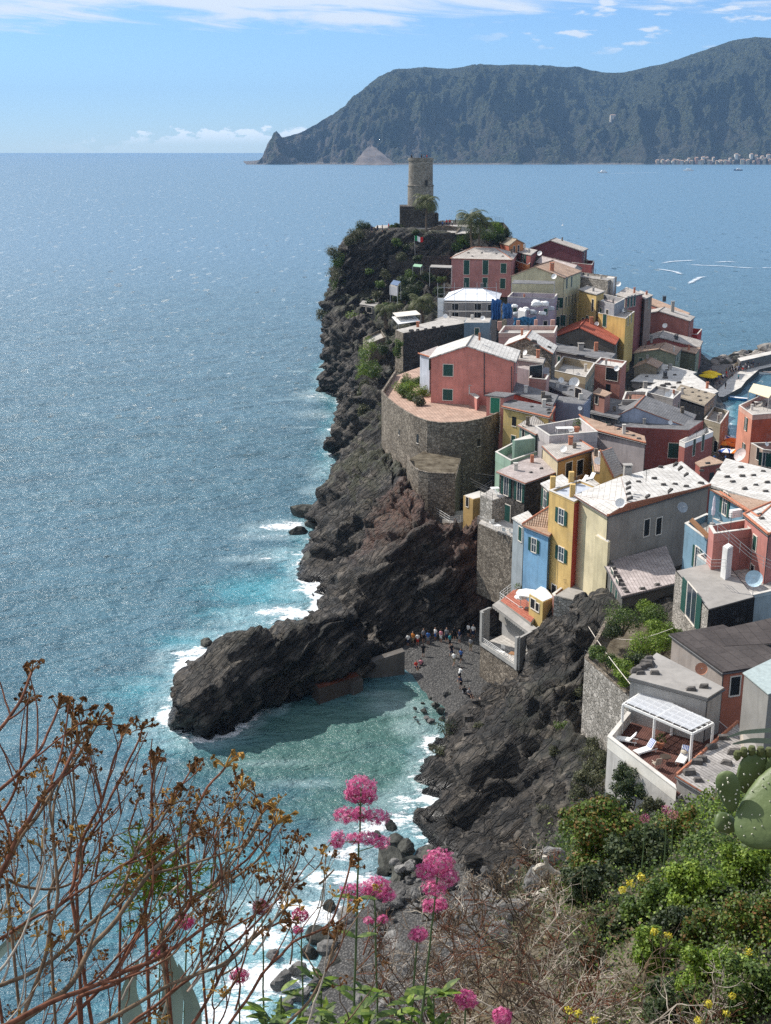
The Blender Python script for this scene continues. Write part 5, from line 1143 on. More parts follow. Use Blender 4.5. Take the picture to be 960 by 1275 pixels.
# ---------------------------------------------------------------- templates
def parasol_tpl(name, r, h, m1, m2, label, loc, closed=False, group=None, n=8, drop=.35):
    root = thing(name, label, 'parasol', loc, group); L = Vector(loc)
    pb = MB(); pb.tube([L, L + Vector((0, 0, h))], .035, M_['rail'], 6); pb.lathe(L, [(.28, 0), (.26, .08), (.05, .1)], M_['conc'], 10); pb.build('pole', root)
    c = MB(); top = L + Vector((0, 0, h))
    if closed:
        c.lathe(L, [(.04, h * .28), (.16, h * .32), (.20, h * .5), (.13, h * .62), (.15, h * .68), (.12, h * .85), (.05, h * .98), (.01, h)], m1, 10)
    else:
        P_ = [top + Vector((r * math.cos(2 * math.pi * k / n), r * math.sin(2 * math.pi * k / n), -r * drop)) for k in range(n)]
        mid = [top + Vector((r * .5 * math.cos(2 * math.pi * k / n), r * .5 * math.sin(2 * math.pi * k / n), -r * drop * .38)) for k in range(n)]
        for k in range(n):
            j = (k + 1) % n; m = m1 if k % 2 == 0 else m2
            c.face([mid[k], mid[j], top], m); c.face([P_[k], P_[j], mid[j], mid[k]], m)
            c.face([P_[k], P_[j], P_[j] - Vector((0, 0, .16)), P_[k] - Vector((0, 0, .16))], m)
    c.build('canopy', root); return root
def table_tpl(label, loc, w=.8, d=.8, h=.74, m=None, group=None, rot=0):
    m = m or M_['white']; root = thing('table', label, 'table', loc, group); L = Vector(loc); a = R(rot)
    X = Vector((math.cos(a), math.sin(a), 0)); Y = Vector((-math.sin(a), math.cos(a), 0))
    t = MB(); t.box(L + Vector((0, 0, h)), X * w / 2, Y * d / 2, (0, 0, .025), m); t.build('tabletop', root)
    for sx in (-1, 1):
        for sy in (-1, 1):
            l = MB(); q = L + X * sx * (w / 2 - .06) + Y * sy * (d / 2 - .06); l.tube([q, q + Vector((0, 0, h - .02))], .028, m, 5); l.build('leg', root)
    return root
def chair_tpl(label, loc, m=None, group=None, rot=0, arms=True):
    m = m or M_['white']; root = thing('chair', label, 'chair', loc, group); L = Vector(loc); a = R(rot)
    X = Vector((math.cos(a), math.sin(a), 0)); Y = Vector((-math.sin(a), math.cos(a), 0)); Z = Vector((0, 0, 1))
    s_ = MB(); s_.box(L + Z * .44, X * .25, Y * .24, Z * .02, m); s_.build('seat', root)
    b_ = MB(); b_.box(L + Z * .72 + Y * .26, X * .25, Y * .02 - Z * 0, Z * .27 + Y * .06, m)
    if arms:
        for sx in (-1, 1): b_.box(L + X * sx * .27 + Z * .64, X * .025, Y * .22, Z * .018, m)
    b_.build('backrest', root)
    for sx in (-1, 1):
        for sy in (-1, 1):
            l = MB(); q = L + X * sx * .23 + Y * sy * .21; l.tube([q + X * sx * .03, q + Z * .43], .022, m, 5); l.build('leg', root)
    return root
def pot_plant(label, px, py, Y, s_=1.0, z=None):
    c = P(px, py, Y) if z is None else Pz(px, py, z); root = thing('potted_plant', label, 'plant', c); mb = MB()
    mb.lathe(c, [(.16 * s_, 0), (.24 * s_, .38 * s_), (.26 * s_, .40 * s_), (.2 * s_, .38 * s_)], M_['terr'], 12); mb.build('pot', root)
    leaves('foliage', root, [(c + Vector((0, 0, .75 * s_)), .42 * s_)], 160, .10 * s_, M_['leaf']); return root
# ---------------------------------------------------------------- foliage
def leaf_mat(name, a, b, c2=None, tr=.25, rough=.55):
    t = MT(name, rough, .3); g = t.n('ShaderNodeNewGeometry'); cr = t.ramp(g.outputs['Random Per Island'], [(.0, a), (.6, b), (.95, c2 or b)])
    n_ = t.noise(t.wpos(), .35, 3); t.col(t.mix(t.ramp(n_, [(.35, .45), (.65, 0)]), cr, tuple(x * .55 for x in a)))
    t.b.inputs['Transmission Weight'].default_value = 0
    if tr:
        tl = t.n('ShaderNodeBsdfTranslucent'); t.l(cr, tl.inputs[0]); mx = t.n('ShaderNodeMixShader'); mx.inputs[0].default_value = tr
        out = [x for x in t.nt.nodes if x.type == 'OUTPUT_MATERIAL'][0]; t.l(t.b.outputs[0], mx.inputs[1]); t.l(tl.outputs[0], mx.inputs[2]); t.l(mx.outputs[0], out.inputs[0])
    return t.m
M_['leaf'] = leaf_mat('green leaves', (.030, .060, .012), (.085, .145, .022), (.16, .21, .04))
M_['leafD'] = leaf_mat('dark green leaves', (.018, .034, .012), (.045, .070, .022), (.10, .12, .04))
M_['leafY'] = leaf_mat('bright yellow green leaves', (.07, .13, .012), (.16, .25, .02), (.26, .33, .045))
M_['leafO'] = leaf_mat('olive grey leaves', (.05, .055, .028), (.10, .11, .05), (.16, .155, .08))
M_['ivy'] = leaf_mat('ivy leaves turning red', (.035, .070, .010), (.12, .185, .022), (.22, .10, .03))
M_['palm'] = leaf_mat('palm fronds', (.045, .060, .018), (.11, .13, .04), (.20, .20, .09))
def leaf_quads(C, Nn, sz, aspect=.55, fold=.0):
    n = len(C); r = RNG.normal(size=(n, 3)); T = np.cross(Nn, r); T /= np.maximum(np.linalg.norm(T, axis=1, keepdims=True), 1e-6); Bn = np.cross(Nn, T)
    s_ = (sz if np.ndim(sz) else np.full(n, sz)) * RNG.uniform(.45, 1.45, n); s_ = s_[:, None]
    V = np.stack([C - T * s_ * .5, C - T * s_ * .05 + Bn * s_ * aspect * .5 + Nn * s_ * .08, C + T * s_ * .5, C - T * s_ * .05 - Bn * s_ * aspect * .5 + Nn * s_ * .08], 1).reshape(-1, 3)
    return V, np.arange(n * 4).reshape(n, 4)
def leaves(name, parent, blobs, n, sz, mat, flat=.85, org=None, aspect=.6, shell=.55, up=.35):
    vol = np.array([r ** 2 for _, r in blobs]); cnt = np.maximum(1, (n * vol / vol.sum()).astype(int)); Cs = []; Ns = []
    for (c, r), k in zip(blobs, cnt):
        d = RNG.normal(size=(k, 3)); d /= np.linalg.norm(d, axis=1, keepdims=True); rad = r * (shell + (1 - shell) * RNG.random(k)) * RNG.uniform(.82, 1.12, k)
        clump = 1 + .22 * fbm(d * 2.3 + np.array(c) * .7, 3, 3); p = np.array(c) + d * (rad * clump)[:, None] * np.array([1, 1, flat])
        nn = d + RNG.normal(size=(k, 3)) * .55 + np.array([0, 0, up]); nn /= np.linalg.norm(nn, axis=1, keepdims=True); Cs.append(p); Ns.append(nn)
    V, Fq = leaf_quads(np.concatenate(Cs), np.concatenate(Ns), sz, aspect)
    o = org if org is not None else (parent['_o'] if parent is not None else tuple(blobs[0][0]))
    return np_mesh(name, V, Fq, mat, parent, tuple(o))
def shrub(label, px, py, Y, r, n=260, sz=.3, mat='leaf', cat='shrub', k=5, z=None, group=None, h=None, name='shrub', sink=.3):
    c = P(px, py, Y) if z is None else Pz(px, py, z); c = c.copy(); root = thing(name, label, cat, c - Vector((0, 0, r * .8)), group)
    bl = [(c + Vector((random.uniform(-.6, .6) * r, random.uniform(-.5, .5) * r, random.uniform(-.35, .4) * r * (h or 1))), r * random.uniform(.4, .7)) for _ in range(k)]
    leaves('foliage', root, bl, n, sz, M_[mat])
    tb = MB(); base = c - Vector((0, 0, r * .9))
    for b_, rr in bl[:3]: tb.tube([base, base.lerp(b_, .5) + Vector((random.uniform(-.1, .1) * r, 0, 0)), b_], [.07 * r, .05 * r, .02 * r], M_['bark'], 5)
    tb.build('stem', root); return root
M_['bark'] = plain('grey bark', (.13, .10, .075), .9, .1, .35, 5)
def palm(label, px, pyt, pyb, Y, R_=3.0, nf=26, cat='palm tree', lean=0, th=.28):
    top = P(px, pyt, Y); bot = P(px + lean, pyb, Y); root = thing('palm_tree', label, cat, bot)
    tb = MB(); k = 9; pts = [bot.lerp(top, i / k) + Vector((.12 * math.sin(i), 0, 0)) for i in range(k + 1)]; tb.tube(pts, [th * (1.25 - .35 * i / k) * (1.08 if i % 2 else .95) for i in range(k + 1)], M_['bark'], 8); tb.build('trunk', root)
    V = []; Fq = []
    for f in range(nf):
        az = 2 * math.pi * f / nf * 2.4 + random.uniform(-.2, .2); el = random.uniform(-.05, 1.3); d = Vector((math.cos(az), math.sin(az), 0)); L = R_ * random.uniform(.8, 1.1)
        pts = []; p = top.copy(); e = el
        for i in range(9): pts.append(p.copy()); p = p + (d * math.cos(e) + Vector((0, 0, 1)) * math.sin(e)) * L / 8; e -= .2 + .05 * i * .6
        side = d.cross(Vector((0, 0, 1)))
        for i in range(1, 9):
            for s_ in (-1, 1):
                for q in (0, .5):
                    a = pts[i - 1].lerp(pts[i], q); ll = L * .24 * math.sin(math.pi * (i + q) / 9.6) + .08; tip = a + side * s_ * ll * .8 + (pts[i] - pts[i - 1]).normalized() * ll * .6 - Vector((0, 0, ll * .35))
                    w_ = (pts[i] - pts[i - 1]).normalized() * .035 * R_ / 3 * 1.6; b0 = len(V); V += [tuple(a - w_), tuple(a + w_), tuple(tip + w_ * .2), tuple(tip - w_ * .2)]; Fq.append((b0, b0 + 1, b0 + 2, b0 + 3))
    np_mesh('crown', np.array(V), np.array(Fq), M_['palm'], root, tuple(bot)); return root
# castle hill greenery
palm('tall lone palm in front of the castle tower', 531, 250, 305, 374, 5.8, 40, lean=0)
palm('broad palm left of the trees behind the pink villa', 586, 273, 312, 362, 6.6, 44, lean=1)
palm('second broad palm leaning right behind the pink villa', 598, 279, 312, 363, 6.0, 40, lean=-2)
palm('low bushy palm beside the scaffolded house', 524, 376, 402, 318, 4.8, 44, lean=1, th=.5)
palm('pale palm on the cliff garden left of the bushy palm', 479, 387, 410, 320, 4.4, 40, lean=2, th=.4)
palm('smaller palm right of the pale cliff garden palm', 493, 381, 402, 330, 3.0, 26)
for i, (px, py, Y, r, m, lb) in enumerate([
 (452,281,376,2.6,'leafD','rounded dark shrub at the cliff corner of the castle terrace'), (445,292,374,2.4,'leafO','olive shrub hanging over the top left cliff edge'), (438,300,372,1.6,'leafO','small olive tuft beneath the cliff corner shrub'),
 (420,316,371,2.4,'leafO','olive shrub on the seaward cliff shoulder'), (427,327,370,2.8,'leaf','green shrub just below the seaward cliff shoulder'), (421,342,368,3.0,'leafO','wide olive shrub on the left cliff silhouette'), (426,356,366,2.6,'leaf','green clump halfway down the seaward cliff'),
 (413,370,364,2.4,'leafO','olive clump on the outermost cliff bulge'), (420,382,360,3.0,'leaf','large green clump under the outermost bulge'), (406,392,356,2.2,'leafO','olive clump overhanging the sea'), (416,398,352,2.2,'leafD','dark clump beside the overhanging olive clump'),
 (446,402,330,2.6,'leafY','bright green shrub on the ledge left of the palms'), (436,412,326,2.0,'leaf','green shrub trailing from the palm garden ledge'), (440,420,322,1.8,'leafY','yellow green shrub below the palm garden ledge'), (430,405,333,1.6,'leafD','small dark shrub on the cliff notch'),
 (489,284,380,1.4,'leaf','small green bush beside the castle steps'), (497,282,381,1.6,'leafD','dark bush at the left foot of the tower block'), (515,291,371,1.8,'leafD','dark bush draped on the castle terrace wall'), (507,308,369,2.0,'leafD','dark garden bush beneath the castle wall'), (494,302,368,1.6,'leaf','green garden bush beneath the castle wall'),
 (501,320,362,1.8,'leafO','olive bush above the restaurant terraces'), (520,322,362,1.4,'leafD','dark bush beside the flag pole'), (570,308,368,2.0,'leaf','green bush left of the pink villa roof'), (578,300,370,2.4,'leafY','bright bush under the broad palms'), (606,292,372,2.8,'leaf','dense green tree crown right of the broad palms'),
 (617,284,376,2.8,'leafY','bright round tree crown on the castle platform'), (628,290,378,2.0,'leafD','dark tree crown at the right end of the castle platform'), (622,296,372,1.8,'leafD','dark bush above the orange red roof'), (585,294,366,2.6,'leafD','dark bush between the palms and the orange red roof'),
 (508,352,338,2.8,'leafD','dark tree between the cliff and the palm garden'), (515,362,334,2.6,'leafD','dark tree behind the bushy palm'), (504,370,332,2.2,'leafD','dark bush under the restaurant terrace'), (535,345,340,2.0,'leafD','dark bush beside the grey pergola'), (512,342,342,1.8,'leaf','green bush on the terrace above the palms'),
 (545,362,326,2.0,'leafD','dark bush left of the scaffolded house')]):
    if px < 450: r *= 1.3; Y -= 2.5; px -= 2
    shrub(lb, px, py, Y, r, 1900, .34, m, k=10, name='shrub', cat='shrub')
for k in range(22):
    px = 462 + (k * 37 % 96) + random.uniform(-3, 3); py = 338 + (k * 23 % 52); Y = 362 - (py - 338) * .42
    if px > 528 and py > 352: continue
    shrub('dark terrace bush on the castle slope, %s row from the top' % ['highest', 'second', 'third', 'lowest'][min(3, int((py - 338) / 13))], px, py, Y, random.uniform(1.1, 2.2), 900, .34, random.choice(['leafD', 'leafD', 'leafO', 'leaf']), k=8, group='terrace bushes on the castle slope')
# green drapes on the cliff left of the ruined building
for i, (px, py, Y, r, m, lb) in enumerate([(463,440,266,1.9,'leafY','bright creeper patch at the top of the bastion wall'),(460,454,262,1.9,'leaf','green creeper in the middle of the cliff wall'),(458,468,257,1.7,'leafY','bright creeper low on the cliff wall'),(470,462,252,1.6,'leaf','green creeper right of the bright patch'),(455,486,251,1.3,'leafO','olive creeper near the foot of the cliff wall'),(484,432,262,1.3,'leafD','dark bush beside the bastion'),(498,434,258,1.2,'leaf','green bush at the foot of the ruined building'),(456,512,243,1.1,'leafO','small olive tuft low on the brown cliff')]):
    shrub(lb, px - 4, py, Y - 1.5, r * 1.3, 1300, .30, m, k=8, h=2.6, name='creeper', cat='creeper')
for i, (px, py, r, m, lb) in enumerate([(498,481,1.5,'leafY','bright vegetable bed bush at the left of the patio garden'),(506,474,1.5,'leaf','green bush at the back of the patio garden'),(513,483,1.5,'leafY','yellow green bush in the middle of the patio garden'),(522,476,1.4,'leaf','green bush against the white annex'),(525,488,1.4,'leafY','bright bush beside the pink house corner'),(515,494,1.2,'leaf','low green bush on the patio garden edge'),(522,500,1.0,'leafO','yellowish bush nearest the patio tiles'),(503,490,1.2,'leaf','low green bush behind the sea wall parapet')]):
    shrub(lb, px, py, None, r * 1.15, 1500, .22, m, k=8, z=22.7, group='patio garden bushes')
# walled garden on the right
for i, (px, py, r, m, lb) in enumerate([(776,772,2.0,'leaf','rounded green tree in the shade at the left of the walled garden'),(762,785,1.2,'leafD','dark bush under the rounded green tree'),(814,770,1.7,'leaf','leafy bush behind the brightest garden bush'),(806,758,1.2,'leafY','spiky bright bush below the tiled roof'),(822,782,1.6,'leafY','bright bush beside the felt roofed building'),(806,806,2.0,'leafY','largest bright rounded bush in the walled garden'),(826,800,1.7,'leafY','bright bush touching the grey terracotta wall'),(838,790,1.1,'leaf','small bush at the corner of the felt roof'),(772,830,1.3,'leafY','bright low bush near the rubble parapet'),(757,824,1.0,'leaf','green bush in the left corner of the garden'),(780,845,1.0,'leafY','bright grassy tuft beside the slab roof shack'),(745,812,.9,'leaf','green tuft over the rubble parapet corner'),(790,822,1.0,'leafD','dark bush in the middle of the garden')]):
    shrub(lb, px, py, None, r * .95, 2600, .16, m, k=9, z=19.4 if r < 1.5 else 20.3, group='walled garden bushes')
# cliff scrub
ORD = ['first','second','third','fourth','fifth','sixth','seventh','eighth','ninth','tenth','eleventh','twelfth','thirteenth','fourteenth','fifteenth','sixteenth','seventeenth','eighteenth','nineteenth','twentieth','twenty-first','twenty-second','twenty-third','twenty-fourth','twenty-fifth']
CS = [(700,780,129),(712,800,121),(724,790,120),(718,815,119),(735,905,106),(742,925,101),(733,940,99),(722,860,111),(748,940,96),(700,905,107),(690,935,103),(760,962,90),(748,985,84),(770,975,84),(735,1000,84),(722,985,88),(640,880,117),(655,860,121),(672,1010,94),(556,905,122),(545,935,117),(596,905,117),(710,845,113),(693,800,121)]
for i, (px, py, Y) in enumerate(CS):
    shrub('dry olive scrub tuft on the near cliff, %s from the left' % ORD[sorted(CS).index((px, py, Y))], px, py, Y, random.uniform(.6, 1.5), 600, .16, random.choice(['leafO', 'leafO', 'leafD', 'leaf']), k=6, group='scrub tufts on the near cliff', name='scrub', cat='scrub')
# ---------------------------------------------------------------- pergola terrace
def pergola():
    z0, z1 = 20.45, 23.0; w = M_['white']
    A, B, C_, D = Pz(776,877,z1), Pz(862,914,z1), Pz(888,901,z1), Pz(800,862,z1)
    root = thing('pergola', 'white painted pergola with glazed slatted roof on the decked terrace', 'pergola', (A.x, A.y, z0))
    posts = [A, A.lerp(B, .47), B, C_, D, D.lerp(C_, .45)]
    for q in posts: m = MB(); m.box((q.x, q.y, (z0 + z1) / 2), (.085, 0, 0), (0, .085, 0), (0, 0, (z1 - z0) / 2), w); m.build('post', root)
    def beam(a, b, h=.09, t=.05, dz=0, nm='beam'):
        m = MB(); d = (b - a); n = Vector((-d.y, d.x, 0)).normalized(); m.box((a + b) / 2 + Vector((0, 0, dz)), d / 2, n * t, (0, 0, h), w); return m.build(nm, root)
    for a, b in ((A, B), (D, C_), (A, D), (B, C_), (A.lerp(B, .47), D.lerp(C_, .47))): beam(a, b)
    for u in (.25, .5, .75): beam(A.lerp(D, u) , B.lerp(C_, u), .05, .035, .12, 'rafter')
    for k in range(9): u = (k + .5) / 9; beam(A.lerp(B, u), D.lerp(C_, u), .03, .025, .18, 'slat')
    t = MT('frosted roof sheet', .4, .4); t.col((.75, .77, .80)); t.b.inputs['Alpha'].default_value = .38
    m = MB(); up = Vector((0, 0, .22)); slab(m, [A.lerp(C_, .03) + up, B.lerp(D, .03) + up, C_.lerp(A, .03) + up, D.lerp(B, .03) + up], .015, t.m); m.build('roof_sheet', root)
pergola()
def lounger(label, px, py, rot, z=20.47, towel=None):
    c = Pz(px, py, z); root = thing('sun_lounger', label, 'sun lounger', c); a = R(rot); X = Vector((math.cos(a), math.sin(a), 0)); Y = Vector((-math.sin(a), math.cos(a), 0)); Z = Vector((0, 0, 1)); w = M_['white']
    f = MB()
    for s_ in (-1, 1): f.box(c + Y * s_ * .32 + Z * .3, X * .95, Y * .025, Z * .03, w)
    f.build('frame', root)
    m = MB(); m.box(c + X * .30 + Z * .36, X * .66, Y * .30, Z * .03, M_['cloth']); m.build('seat', root)
    b_ = MB(); d = (X * -.62 + Z * .78).normalized(); b_.box(c - X * .36 + Z * .36 + d * .36, d * .38, Y * .30, d.cross(Y) * .03, M_['cloth']); b_.build('backrest', root)
    for sx in (-.8, .8):
        for sy in (-1, 1): l = MB(); q = c + X * sx + Y * sy * .3; l.tube([q, q + Z * .3], .025, w, 5); l.build('leg', root)
    if towel:
        t = MT('striped towel', .9, .1); v = t.co('Object'); wv = t.n('ShaderNodeTexWave', bands_direction='X'); mp = t.n('ShaderNodeMapping'); mp.inputs['Rotation'].default_value = (0, 0, -a + math.pi / 2); t.l(v, mp.inputs[0]); t.l(mp.outputs[0], wv.inputs['Vector']); wv.inputs['Scale'].default_value = 2.6
        t.col(t.ramp(wv.outputs['Fac'], [(.45, (.75, .75, .74)), (.55, (.03, .10, .42))])); tb = MB(); nb = d.cross(Y); nb = nb if nb.dot(X) > 0 else -nb
        tb.box(c - X * .36 + Z * .36 + d * .40 + nb * .045, d * .36, Y * .22, nb * .012, t.m); o = tb.build('towel'); tag(o, towel, 'towel')
    return root
lounger('white sun lounger unfolded beneath the left end of the pergola', 803, 938, -150, towel='blue and white striped towel over the back of the left lounger')
lounger('white sun lounger with cushion near the terracotta coping', 850, 948, -118, towel='blue and white striped towel over the back of the lounger near the coping')
lounger('plain white lounger pushed against the left parapet of the deck', 778, 925, 160)
cu = MB(); q = Pz(852, 937, 21.0); cu.lathe(q, [(.05, -.05), (.24, 0), (.28, .08), (.2, .17), (.04, .2)], plain('beige cushion', (.45, .40, .32), .9), 12); tag(cu.build('cushion'), 'beige cushion lying on the lounger near the coping', 'cushion')
chair_tpl('small beige canvas chair at the front corner of the deck', Pz(817, 957, 20.47), plain('beige canvas', (.42, .36, .29), .9), rot=200)
rt = thing('round_table', 'round dark wicker table in the middle of the deck', 'table', Pz(828, 950, 20.47)); q = Pz(828, 950, 20.47); mb = MB(); mb.lathe(q, [(.02, .5), (.42, .5), (.44, .53), (.42, .56), (.02, .56)], plain('dark wicker', (.05, .035, .025), .8), 18); mb.build('tabletop', rt)
for k in range(4): mb = MB(); a = k * math.pi / 2 + .4; mb.tube([q + Vector((.3 * math.cos(a), .3 * math.sin(a), 0)), q + Vector((.12 * math.cos(a), .12 * math.sin(a), .5))], .02, M_['steel'], 5); mb.build('leg', rt)
pot_plant('spiky potted plant between the loungers', 822, 932, None, 1.2, 20.47)
railing('thin railing on the seaward wall of the walled garden', [P(728,820,107) , P(785,869,99)], .9, M_['steel'], bars=2)
# pallet slats on the slab roof
mb = MB(); 
for k in range(11):
    a = Pz(828 + k * 3.3, 851 + k * 1.55, 24.15); b = Pz(846 + k * 3.3, 842.5 + k * 1.5, 24.15); d = (b - a); mb.box((a + b) / 2, d / 2, Vector((-d.y, d.x, 0)).normalized() * .05, (0, 0, .03), M_['trim'])
tag(mb.build('slatted_frame'), 'pale slatted wooden frame lying on the slab roof', 'slats')
# ---------------------------------------------------------------- beach house porch
def porch():
    z0 = bh.z + .06; zr = z0 + 4.3; o = bh.o; A, B, C_, D = [Vector((q.x, q.y, z0)) for q in o]
    root = thing('porch', 'open grey porch with sloping awning on top of the stone beach house', 'porch', A); gm = plaster((.36, .35, .33)); up = Vector((0, 0, 1))
    def wallseg(a, b, h, nm='wall', th=.3, z=0.0):
        d = (b - a); n = Vector((-d.y, d.x, 0)).normalized(); m = MB(); m.box((a + b) / 2 + up * (z + h / 2), d / 2, n * th / 2, up * h / 2, gm); return m.build(nm, root)
    wallseg(A, A.lerp(D, .35), 4.2); wallseg(A.lerp(B, .0), A.lerp(B, .06), 4.4, 'pillar'); wallseg(B, B.lerp(A, .06), 4.1, 'pillar', .5); wallseg(D, C_, 4.3); wallseg(A, B, .5, 'front_ledge', .3)
    # right wall with an opening
    u0, u1 = .28, .62; wallseg(B, B.lerp(C_, u0), 4.1); wallseg(B.lerp(C_, u1), C_, 4.1); wallseg(B.lerp(C_, u0), B.lerp(C_, u1), 1.5); wallseg(B.lerp(C_, u0), B.lerp(C_, u1), 1.0, z=3.1)
    m = MB(); n = Vector(((A - D).x, (A - D).y, 0)).normalized()
    a, b, c_, d_ = Pz(613,754,zr), Pz(658,788,zr-.4), Pz(669,783,zr), Pz(623,747,zr+.3)
    slab(m, [a, b, c_, d_], .1, M_['conc'], (b - a)); 
    for k in range(16):
        p, q = a.lerp(b, k / 16), a.lerp(b, (k + 1) / 16); m.face([p, q, q - up * .22, (p + q) / 2 - up * .36, p - up * .22], M_['conc'])
    m.build('awning', root)
    bm = MB(); bm.box((A + D) / 2 * .65 + A * .35 + up * 4.25 if False else A.lerp(D, .2) + up * 4.3, (A.lerp(D, .4) - A) / 2, (.2, 0, 0), (0, 0, .12), gm); bm.build('lintel', root)
    railing(None, [A.lerp(B, .05) + up * .5, B.lerp(A, .05) + up * .5], .6, M_['white'], parent=root)
    c = A.lerp(C_, .38)
    chair_tpl('white armchair inside the beach house porch', A.lerp(B, .42) + (D - A) * .35, rot=150); table_tpl('brown table with cloth inside the beach house porch', A.lerp(B, .72) + (D - A) * .3, 1.2, .9, .74, M_['wood'], rot=-30)
    table_tpl('low white bench by the front rail of the beach house porch', A.lerp(B, .45) + (D - A) * .1, 1.4, .4, .45, rot=-32)
porch()
parasol_tpl('parasol', 1.4, 2.3, M_['cloth'], M_['cloth'], 'white parasol beside the yellow cabin on the red tiled terrace', Pz(656,757,10.6), drop=.2)
parasol_tpl('parasol', .8, 1.6, M_['cloth'], M_['cloth'], 'small white parasol in the middle of the red tiled terrace', Pz(648,756,10.6), drop=.25)
parasol_tpl('parasol', 1, 3.0, plain('lilac white cloth', (.62,.56,.60), .9), M_['cloth'], 'folded pale parasol standing on the teal terrace', P(887,652,118), True)
railing('white railing round the red tiled terrace', [P(622,748,142), P(641,733,147), P(650,733,147)], 1.1, M_['white'])
railing('long pale railing along the seaward edge of the red tiled terrace', [P(622,748,142), P(661,776,136)], 1.1, M_['white'])
pot_plant('large terracotta pot on the red tiled terrace', 645, 741, None, 1.6, 10.7)
bs = thing('rock_steps', 'rough stone steps climbing the rocks in front of the beach house', 'steps', P(586,950,108))
st_ = [(592,876,2.0),(587,886,3.0),(583,896,3.2),(586,906,4.0),(582,916,4.2),(588,926,4.6),(594,934,5.0),(590,944,5.4),(586,952,5.6)]
for k, (px, py, z) in enumerate(st_):
    q = P(px, py, 124 - k * 2.0); m = MB(); m.box(q, (.5, .1, 0), (-.08, .28, 0), (0, 0, .5), M_['stoneD']); m.build('step', bs)
bld('small concrete landing with reddish top at the foot of the beach house', [(592,871),(617,884),(634,868),(610,860)], 127, 0, M_['conc'], M_['paveT'], flat=True, name='landing', cat='landing')
# furniture on terraces
chair_tpl('white garden chair nearest the railing of the chair terrace', P(612,655,149.5), rot=200); chair_tpl('white garden chair at the right of the chair terrace', P(628,665,147.5), rot=150)
table_tpl('white round edged table on the chair terrace', P(619,661,148.5), rot=20); chair_tpl('white garden stool chair at the far corner of the chair terrace', P(637,667,148), rot=60)
table_tpl('small white table on the balcony by the dark stone house', P(616,614,155), 1.1, .8, rot=10); chair_tpl('white chair under the balcony table', P(619,618,154), rot=120)
def dk(px, py, Y, lbl, rot): 
    c = P(px, py, Y); root = thing('deck_chair', lbl, 'deck chair', c); a = R(rot); X = Vector((math.cos(a), math.sin(a), 0)); Yv = Vector((-math.sin(a), math.cos(a), 0)); Z = Vector((0,0,1))
    m = MB(); m.box(c + Z * .3, X * .7, Yv * .3, Z * .04, M_['cloth']); m.build('seat', root); m = MB(); m.box(c - X * .85 + Z * .6, X * -.25 + Z * .32, Yv * .3, X * .03, M_['cloth']); m.build('backrest', root)
    m = MB(); 
    for sx in (-.6, .6): m.box(c + X * sx + Z * .14, X * .03, Yv * .3, Z * .14, M_['white'])
    m.build('frame', root)
dk(722,602,144,'white deck chair on the terrace above the yellow tower', 210); dk(732,599,145,'white deck chair nearest the striped tile roof', 220)
table_tpl('white table with cloth on the lilac terrace', P(703,539,176), 2.6, 1.3, .8, rot=5); pot_plant('dark potted plant on the lilac terrace', 718, 538, 176, 2.0)
ac = MB(); q = P(916,639,121); ac.box(q, (.6, .25, 0), (-.1, .25, 0), (0, 0, .4), M_['white']); o = ac.build('air_conditioner'); tag(o, 'white air conditioner box on the teal terrace', 'air conditioner')
# wooden shelf boards and box under blue terrace
mb = MB(); a, b, c_ = P(858,649,121.5), P(880,671,119), P(884,667,119.6); slab(mb, [a, b, c_, a + c_ - b], .08, M_['wood']); tag(mb.build('wooden_shelf'), 'orange brown wooden shelf boards on the blue terrace parapet', 'shelf')
# red terrace of harbour building
tz = 14.3 - 1.0
for px, py, l in ((944,505,'white cafe table at the front of the orange building roof terrace'),(950,494,'white cafe table at the back of the orange building roof terrace')): table_tpl(l, Pz(px,py,tz+.1), 1.6, .8, .76)
for px, py, l in ((938,506,'dark cafe chair left of the front roof terrace table'),(954,508,'dark cafe chair right of the front roof terrace table'),(941,497,'dark cafe chair by the back roof terrace table')): chair_tpl(l, Pz(px,py,tz+.1), plain('dark chair', (.05,.03,.03), .6), rot=random.uniform(0,360))
lean_roof('cream fabric canopy over the orange building roof terrace', [(932,488),(957,496),(966,484),(938,478)], 242, plain('cream canvas', (.70,.62,.42), .8), z=tz + 2.7, ph=2.6)
# awnings on the castle side restaurants
WC = plain('white canvas', (.80,.80,.78), .7, .2, .04)
lean_roof('large white canvas canopy over the cliff restaurant', [(488,395,.6),(496,404),(523,400,.0),(514,391,.6)], 300, WC, z=25.2, ph=2.4)
lean_roof('white flat canopy behind the large restaurant canopy', [(489,390),(494,395),(524,392),(518,387)], 308, M_['trim'], z=26.5, ph=2.4)
lean_roof('grey pergola roof left of the pink villa', [(535,333),(562,334),(563,331),(537,330)], 346, M_['conc'], z=34.0, ph=5.0)
lean_roof('small green canopy on the terrace beneath the flag', [(514,332),(524,333),(526,330),(516,329)], 350, plain('pale green canopy', (.25,.42,.28), .8), z=33, ph=2)
lean_roof('pale blue solar panel roof on the cliff cabin', [(486,354),(495,356),(499,351),(490,349)], 346, plain('blue panel', (.12,.18,.30), .3,.5), z=31.5, ph=4.5)
bld('small white cabin under the blue panel roof beside the dark cliff', [(485,356),(495,358),(498,353)], 347, 24, (.42,.42,.44), M_['conc'], flat=True)
bld('dark restaurant building in the cliff notch below the cabin', [(447,379),(468,382),(472,377)], 338, 18, (.05,.05,.055), M_['conc'], flat=True, wins=[(0,452,385,2.2,1.6,'d'),(0,460,386,2.2,1.6,'d')])
